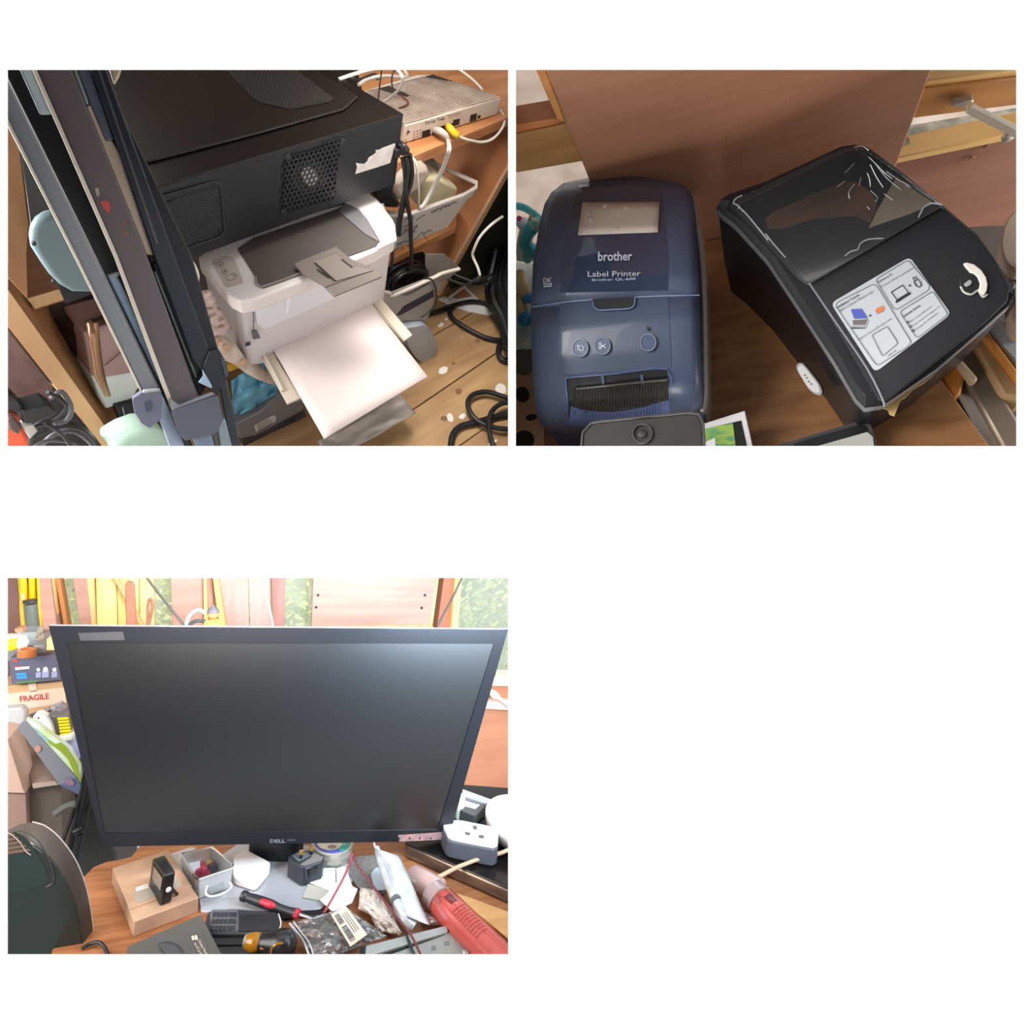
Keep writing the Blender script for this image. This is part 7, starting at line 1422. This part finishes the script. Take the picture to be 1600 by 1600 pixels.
# bottles
def bottle(nm, lb, cat, p, q, r, prof, m, cap=None, **k):
    t = Thing(Q, nm, lb, cat, (p+q)/2-np.array([0, 0, r])); ax = q-p; Ln = np.linalg.norm(ax)
    t.part('bottle_body', Mb().lathe(p, ax, [(r*a, Ln*b) for a, b in prof], 32), m=m, ang=50, **k); return t, ax, Ln
pA, pB = Q.z(*z7(860, 600), .021), Q.z(*z7(1400, 1150), .021)
redm = C('gel_red', '#c4544c', .16, spec=.6, coat=.5, col2='#b0463f', scale=6)
pE = pA+(pB-pA)*1.25
t, ax, Ln = bottle('gel_bottle', 'red gel bottle with clear cap and black print lying at bottom right', 'bottle', pA+(pB-pA)*.06, pE, .0205, [(.8, 0), (1., .03), (1.02, .3), (1.02, .7), (1., 1.)], redm)
capm = film('cap_clear', '#e2c0ba', .42, .1, bump=0)
t.part('cap', Mb().lathe(pA-(pB-pA)*.12, ax, [(.016, 0), (.019, .002), (.020, Ln*.14), (.0205, Ln*.16)], 32), m=capm, ang=50, label='clear plastic cap')
t.part('pump_stem', Mb().lathe(pA-(pB-pA)*.04, ax, [(.006, 0), (.007, Ln*.1)], 16), m=C('stem_red', '#c87070', .3))
# print wrapped on the bottle's upper side
axn = nrm(ax); vu = nrm(np.array([0, 0, 1])-axn*axn[2]); vs = np.cross(axn, vu); P0 = pA+(pB-pA)*.06
def onb(s, a, dr=.0003):                    # s along the bottle, a angle from its top
    return P0+ax*s+(vu*math.cos(a)+vs*math.sin(a))*(.0209+dr)
sgn = 1 if onb(.5, .5)[0] < onb(.5, -.5)[0] else -1
ink = C('bottle_ink', '#4a2626', .4)
mb = Mb()
for i in range(13):
    s0 = .11+i*.0098; mb.add([onb(s0, sgn*(-.15)), onb(s0, sgn*.12), onb(s0, sgn*.42), onb(s0+.0055, sgn*.42), onb(s0+.0055, sgn*.12), onb(s0+.0055, sgn*(-.15))], [[0, 1, 4, 5], [1, 2, 3, 4]])
t.part('barcode', mb, m=ink, smooth=False, kind='stuff')
def wrapt(strn, s0, s1, a0, a1):
    uv, f = text_mesh(strn); return Mb().add([onb(s0+(s1-s0)*(1-w), sgn*(a0+(a1-a0)*u)) for u, w in uv], f)
for k, (st, s0, a0, a1) in enumerate((('70% ALCOHOL', .035, .95, .45), ('HAND GEL', .06, .95, .5), ('KILLS 99.9% OF', .085, .95, .45), ('GERMS', .11, .95, .65))):
    t.part('lettering', wrapt(st, s0, s0+.016, a0, a1), m=ink, smooth=False)
for k, (st, s0, a0, a1) in enumerate((('CLEANSING HAND GEL', .30, .75, -.35), ('Use without water', .34, .75, -.2), ('anytime, anywhere.', .38, .75, -.3), ('Apply and rub', .42, .75, -.1), ('until dry. Keep', .46, .75, -.25), ('away from eyes', .50, .75, -.2), ('and from flames.', .54, .75, -.3), ('External use', .58, .75, -.1), ('only. 500 ml', .62, .75, -.2), ('Store cool.', .66, .75, -.1))):
    t.part('lettering', wrapt(st, s0, s0+.02, a0, a1), m=ink, smooth=False)
pC, pD = Q.z(*z7(600, 370), .017), Q.z(*z7(830, 500), .019)
t, ax2, L2 = bottle('pink_bottle', 'pale pink translucent bottle lying behind the silver pouch', 'bottle', pC, pD+(pD-pC)*.15, .0165, [(.9, 0), (1., .08), (1., 1.), (.8, 1.02)], film('pink_film', '#e8bfb4', .62, .2, bump=.15))
mb = Mb()
for i in range(9): mb.tube([pC+ax2*(.1+i*.09)+np.array([-.006, -.004, .0168]), pC+ax2*(.1+i*.09)+np.array([.009, .002, .0150])], .0003, 4, 1)
t.part('small_print', mb, m=C('print_pink', '#b88880', .6), kind='stuff')
single(Q, 'clear_wrap', 'pinkish clear wrap between silver pouch and red bottle', 'wrap', Q.z(670, 1432, .002), crumple(z7, [(690, 720), (850, 760), (960, 880), (720, 870)], .008, .004, 10, 6, .01), m=film('wrap_pink', '#dcb0aa', .4, .15), solid=.0004)
single(Q, 'black_clip', 'small black clip lodged against the red bottle', 'clip', Q.z(*z7(1000, 850), .002), Mb().slab([Q.z(*q, .012) for q in L(z7, [(955, 820), (985, 800), (1050, 860), (1020, 885)])], (0, 0, -.01)), m=black_pl, bev=.001)
# metal chassis bottom right
ch = C('chassis', '#a9aaa6', .4, metal=.35, col2='#97988f', scale=12)
t = Thing(Q, 'metal_chassis', 'grey sheet metal chassis with black joints at the bottom edge', 'chassis', Q.z(*z4(950, 1150), 0))
t.part('back_rail', Mb().slab([Q.z(*q, .020) for q in L(z4, [(685, 1130), (1190, 1003), (1200, 1040), (680, 1200)])], (0, 0, -.014)), m=ch, bev=.0008)
t.part('main_plate', Mb().slab([Q.z(*q, .016) for q in L(z4, [(640, 1215), (1200, 1045), (1230, 1020), (1420, 1180), (1500, 1400), (700, 1400)])], (0, 0, -.016)), m=ch, bev=.0008)
t.part('black_joint', Mb().slab([Q.z(*q, .0168) for q in L(z4, [(760, 1190), (1190, 1048), (1192, 1056), (790, 1200)])], (0, 0, -.001)), m=black_pl)
t.part('black_joint', Mb().slab([Q.z(*q, .0208) for q in L(z4, [(935, 1066), (950, 1062), (970, 1120), (1010, 1210), (990, 1215), (955, 1130)])], (0, 0, -.001)), m=C('joint_green', '#2c3634', .5))
t.part('side_joint', Mb().tube(Lz(z4, [(1225, 1015, .018), (1240, 1050, .018), (1300, 1110, .018), (1380, 1200, .018)]), .0016, 6, 2), m=black_pl)
t.part('rail_shadow_gap', Mb().slab([Q.z(*q, .0208) for q in L(z4, [(655, 1140), (688, 1128), (675, 1200), (630, 1260)])], (0, 0, -.01)), m=black_pl)
for st, q in (('4', [(1180, 1105), (1203, 1105), (1203, 1125), (1180, 1125)]), ('2', [(1100, 1135), (1120, 1135), (1120, 1155), (1100, 1155)])):
    t.part('stamp_frame', Mb().tube([Q.z(*z4(*k), .0164) for k in q], .0003, 4, 1, closed=True), m=dark_pl)
    t.part('stamp', text_px(Q, st, [z4(k[0]*.7+l[0]*.3, k[1]*.7+l[1]*.3) for k, l in zip(q, q[2:]+q[:2])], (0, 0, 1), .0164), m=dark_pl, smooth=False)
t.part('metal_knob', Mb().lathe(Q.z(*z4(1310, 1175), .016), (0, 0, 1), [(.005, 0), (.005, .002), (.003, .004)], 16), m=C('steel', '#a8a6a4', .3, metal=.7))
bz('light_wood_board', 'light wood board behind the red bottle at the right edge', 'board', L(z7, [(970, 520), (1240, 610), (1640, 760), (1640, 1160), (1560, 1000)]), .004, .0005, C('wood_light', '#d0a06a', .45, col2='#c08e58', scale=10, stretch=(1, 5, 1)))
# grey mouse box at bottom left
t = Thing(Q, 'mouse_box', 'dark grey box with a computer mouse printed on it, at the bottom edge', 'box', Q.z(270, 1470, 0))
mbx = L(z3, [(755, 1135), (1215, 935), (1350, 1190), (1440, 1400), (820, 1400)])
t.part('carton', Mb().slab([Q.z(a, b, .028) for a, b in mbx], (0, 0, -.028)), m=C('mouse_box', '#54524f', .5), bev=.0008)
decz(t, 'mouse_print', rnd(L(z3, [(945, 1115), (1000, 1100), (1070, 1120), (1110, 1170), (1130, 1260), (1060, 1260), (960, 1150)]), .3), .0284, C('mouse_dark', '#343436', .4))
decz(t, 'mouse_print', rnd(L(z3, [(948, 1122), (1000, 1112), (1060, 1130), (1095, 1170), (1110, 1240), (1060, 1240), (965, 1150)]), .3), .0289, C('mouse_dark2', '#47474a', .4))
t.part('print_frame', Mb().tube([Q.z(*z3(*q), .0285) for q in [(1130, 1065), (1205, 1040), (1270, 1190), (1200, 1230)]], .0003, 4, 1, closed=True), m=C('frame_grey', '#77736e', .5))
for u, v in ((1165, 1075), (1185, 1072), (1168, 1088), (1188, 1086)):
    decz(t, 'flower_print', ell(*z3(u, v), 2.4, 2.0, k=10), .0287, C('print_cream', '#d9c8b4', .5))
t.part('lettering', text_px(Q, 'Wireless Mouse', L(z3, [(1210, 1090), (1265, 1180), (1245, 1190), (1195, 1100)]), (0, 0, 1), .029), m=C('print_cream', '#d9c8b4', .5), smooth=False)
t.part('lettering', text_px(Q, 'for PC & Mac', L(z3, [(1185, 1110), (1235, 1195), (1215, 1200), (1170, 1118)]), (0, 0, 1), .029), m=C('print_cream', '#d9c8b4', .5), smooth=False)
# dark domed machine at lower left
t = Thing(Q, 'domed_machine', 'large dark domed glossy machine filling the lower left corner', 'machine', Q.z(60, 1480, -.12))
dome = C('dome_dark', '#20211f', .25, col2='#2a2a27', scale=3, coat=.2)
ocl = [(-40, 1330), (12, 1297), (30, 1288), (50, 1285), (68, 1290), (86, 1303), (103, 1322), (117, 1343), (127, 1365), (135, 1390), (141, 1420), (145, 1450), (147, 1480), (148, 1520), (148, 1560)]
DY = -.06
cc = Q.y(-10, 1560, DY)
back_ = [Q.y(x, y_, DY) for x, y_ in ocl]
def dring(k, dy): return [cc+(p-cc)*k+np.array([0, dy, 0]) for p in back_]
rings = [dring(1., 0), dring(.992, -.004), dring(.975, -.010), dring(.955, -.018), dring(.935, -.022)]
t.part('shell', Mb().loft(rings, False, False, closed=False), m=C('dome_band', '#4a403a', .3, col2='#2e2a27', scale=3), ang=60, label='grey brown rounded shell')
t.part('front_face', Mb().add(dring(.945, -.0215)+[cc+np.array([-.1, -.0215, 0])], [list(range(len(ocl)+1))]), m=C('dome_face', '#1c2422', .2, coat=.1, col2='#272f2c', scale=2), smooth=False)
t.part('light_edge', Mb().tube([p+np.array([0, .001, 0]) for p in back_[3:13]], .0009, 5, 2), m=C('edge_light', '#a89a90', .3))
def fpl(pts, d): return plate(Q, pts, (0, -1, 0), -(DY-.0215)+d, .001)
t.part('face_groove', Mb().tube(px_poly(Q, [(12, 1302), (34, 1298), (56, 1310), (68, 1326), (80, 1352), (84, 1370), (82, 1380), (72, 1386)], (0, -1, 0), -(DY-.0215)+.0008), .0008, 5, 3), m=C('groove_dark', '#3c3a36', .3))
t.part('smoked_window', fpl(rnd([(5, 1304), (22, 1300), (36, 1306), (46, 1316), (56, 1332), (70, 1356), (76, 1370), (70, 1382), (40, 1392), (5, 1398)], .2), .0006), m=C('smoke_win', '#24312c', .12), smooth=False)
for k in range(5):
    t.part('slat', fpl([(5, 1305+k*6.5), (20+k*6, 1301+k*6.2), (24+k*6, 1305+k*6.2), (5, 1310+k*6.5)], .0012), m=C('win_brown', '#6a5548', .25), smooth=False)
t.part('light_edge', Mb().tube(px_poly(Q, [(5, 1300), (16, 1303), (30, 1315), (40, 1330), (48, 1336)], (0, -1, 0), -(DY-.0215)+.0018), .0006, 5, 3), m=C('edge_light', '#a89a90', .3))
wire('black_cable', 'black looped cord on the desk beside the domed machine', Lz(z3, [(470, 1150, .004), (520, 1120, .006), (575, 1110, .008), (610, 1135, .006), (635, 1180, .004), (690, 1260, .004)]), .0022, black_pl, cat='cord')
# power strip on the metal case
t = Thing(Q, 'power_strip', 'grey and white power strip with a three hole socket on the metal case', 'socket', Q.z(735, 1330, .026))
PT = .060
pt_ = rnd([(690, 1287), (712, 1279), (772, 1291), (780, 1297), (779, 1318), (772, 1322), (700, 1308)], .2)
v1 = [Q.z(a, b, PT) for a, b in pt_]
t.part('base_shell', Mb().slab([p-np.array([0, 0, .005]) for p in v1], (0, 0, -PT+.031)), m=C('strip_navy', '#4d5058', .45), bev=.003)
t.part('top_shell', Mb().slab(ins(v1, .97), (0, 0, -.006)), m=C('strip_white', '#d8d6da', .4), bev=.0015)
for pts in ([(1355, 378), (1382, 382), (1380, 405), (1358, 402)], [(1305, 418), (1340, 424), (1338, 440), (1308, 436)], [(1390, 438), (1425, 440), (1424, 460), (1394, 456)]):
    decz(t, 'socket_hole', L(z4, pts), PT, C('hole_brown', '#5c5450', .5))
for pts in ([(1275, 365), (1500, 395), (1490, 480), (1285, 452)], [(1212, 345), (1265, 360), (1270, 445), (1205, 432)]):
    t.part('socket_outline', Mb().tube([Q.z(*z4(*q), PT+.0002) for q in pts], .0004, 4, 1, closed=True), m=C('line_grey', '#a8a6aa', .5))
wire('flex_cord', 'beige mains cord crossing the metal case below the power strip', [Q.z(800, 1325, .045), Q.z(782, 1333, .04), Q.z(755, 1340, .034), Q.z(715, 1355, .031), Q.z(690, 1368, .030), Q.z(672, 1376, .029)], .0032, C('flex_beige', '#b89a7c', .45), cat='cord')
t = Thing(Q, 'white_dish', 'round cream dish edge at the right frame edge above the power strip', 'dish', Q.z(800, 1290, .028))
rd = [Q.z(a, b, .062) for a, b in ell(812, 1279, 56, 34, 22, 40)]
t.part('bowl', Mb().loft([ins(rd, .7, -.032), ins(rd, .93, -.022), ins(rd, 1., -.006), rd, ins(rd, .96, .001), ins(rd, .8, -.006)]), m=C('dish_cream', '#ddd6cc', .3), ang=50)
t = Thing(Q, 'card_reader', 'small black box with white top behind the power strip', 'reader', Q.z(740, 1265, .026))
t.part('body', Mb().slab([Q.z(*q, .045) for q in L(z4, [(1290, 215), (1440, 250), (1370, 320), (1280, 285)])], (0, 0, -.018)), m=C('reader_dark', '#54524f', .5), bev=.001)
decz(t, 'white_top', L(z4, [(1300, 222), (1400, 250), (1370, 275), (1295, 255)]), .045, white_pl)
bz('grey_folder', 'pale grey folder lying behind the card reader', 'folder', L(z4, [(1290, 150), (1470, 215), (1450, 245), (1290, 195)]), .034, .026, C('folder', '#b2acaa', .5))
t = Thing(Q, 'white_cylinder', 'white plastic cylinder standing behind the monitor right edge', 'cylinder', Q.z(717, 1275, .026))
t.part('body', Mb().lathe(Q.z(717, 1277, .026), (0, 0, 1), [(.0075, 0), (.008, .002), (.008, .028), (.0072, .031)], 20), m=C('cyl_white', '#dcd8c8', .4), ang=50)
t.part('cap', Mb().lathe(Q.z(717, 1277, .026)+np.array([0, 0, .031]), (0, 0, 1), [(.0078, 0), (.0078, .007), (.0065, .009)], 20), m=C('cyl_cap', '#e8e4d8', .4), ang=50)
# light of this view: area lights out of frame, front pair added for screen sheen
area(Q, 'screen_sheen_cool', (.38, -.44, .49), (.30, -.03, .44), .30, 8.5, (.62, .80, 1.0), sy=.10, spread=110)  # added to give the screen its bluish sheen at top right
area(Q, 'screen_sheen_warm', (-.06, -.30, .51), (-.12, -.03, .44), .28, 3.6, (1, .94, .90), sy=.05, spread=120)  # added to give the screen a warm sheen at top left
area(Q, 'daylight_right', (1.0, .25, .5), (.2, .0, .1), .5, 3, (1, .97, .92), sy=.15)
area(Q, 'wall_fill', (.0, .1, .49), (.0, .62, .40), .6, 1.5, (1, .97, .92), sy=.04)  # added in the hidden band between openings to brighten the boards
area(Q, 'left_daylight', (-.9, -.1, .5), (-.3, .3, .2), .5, 2.5, (1, .98, .95), sy=.15)
area(Q, 'hedge_fill', (.1, 1.5, 1.3), (.1, 2.4, .1), 1.2, 38, (1, .98, .9))  # area light added outdoors to brighten the hedge
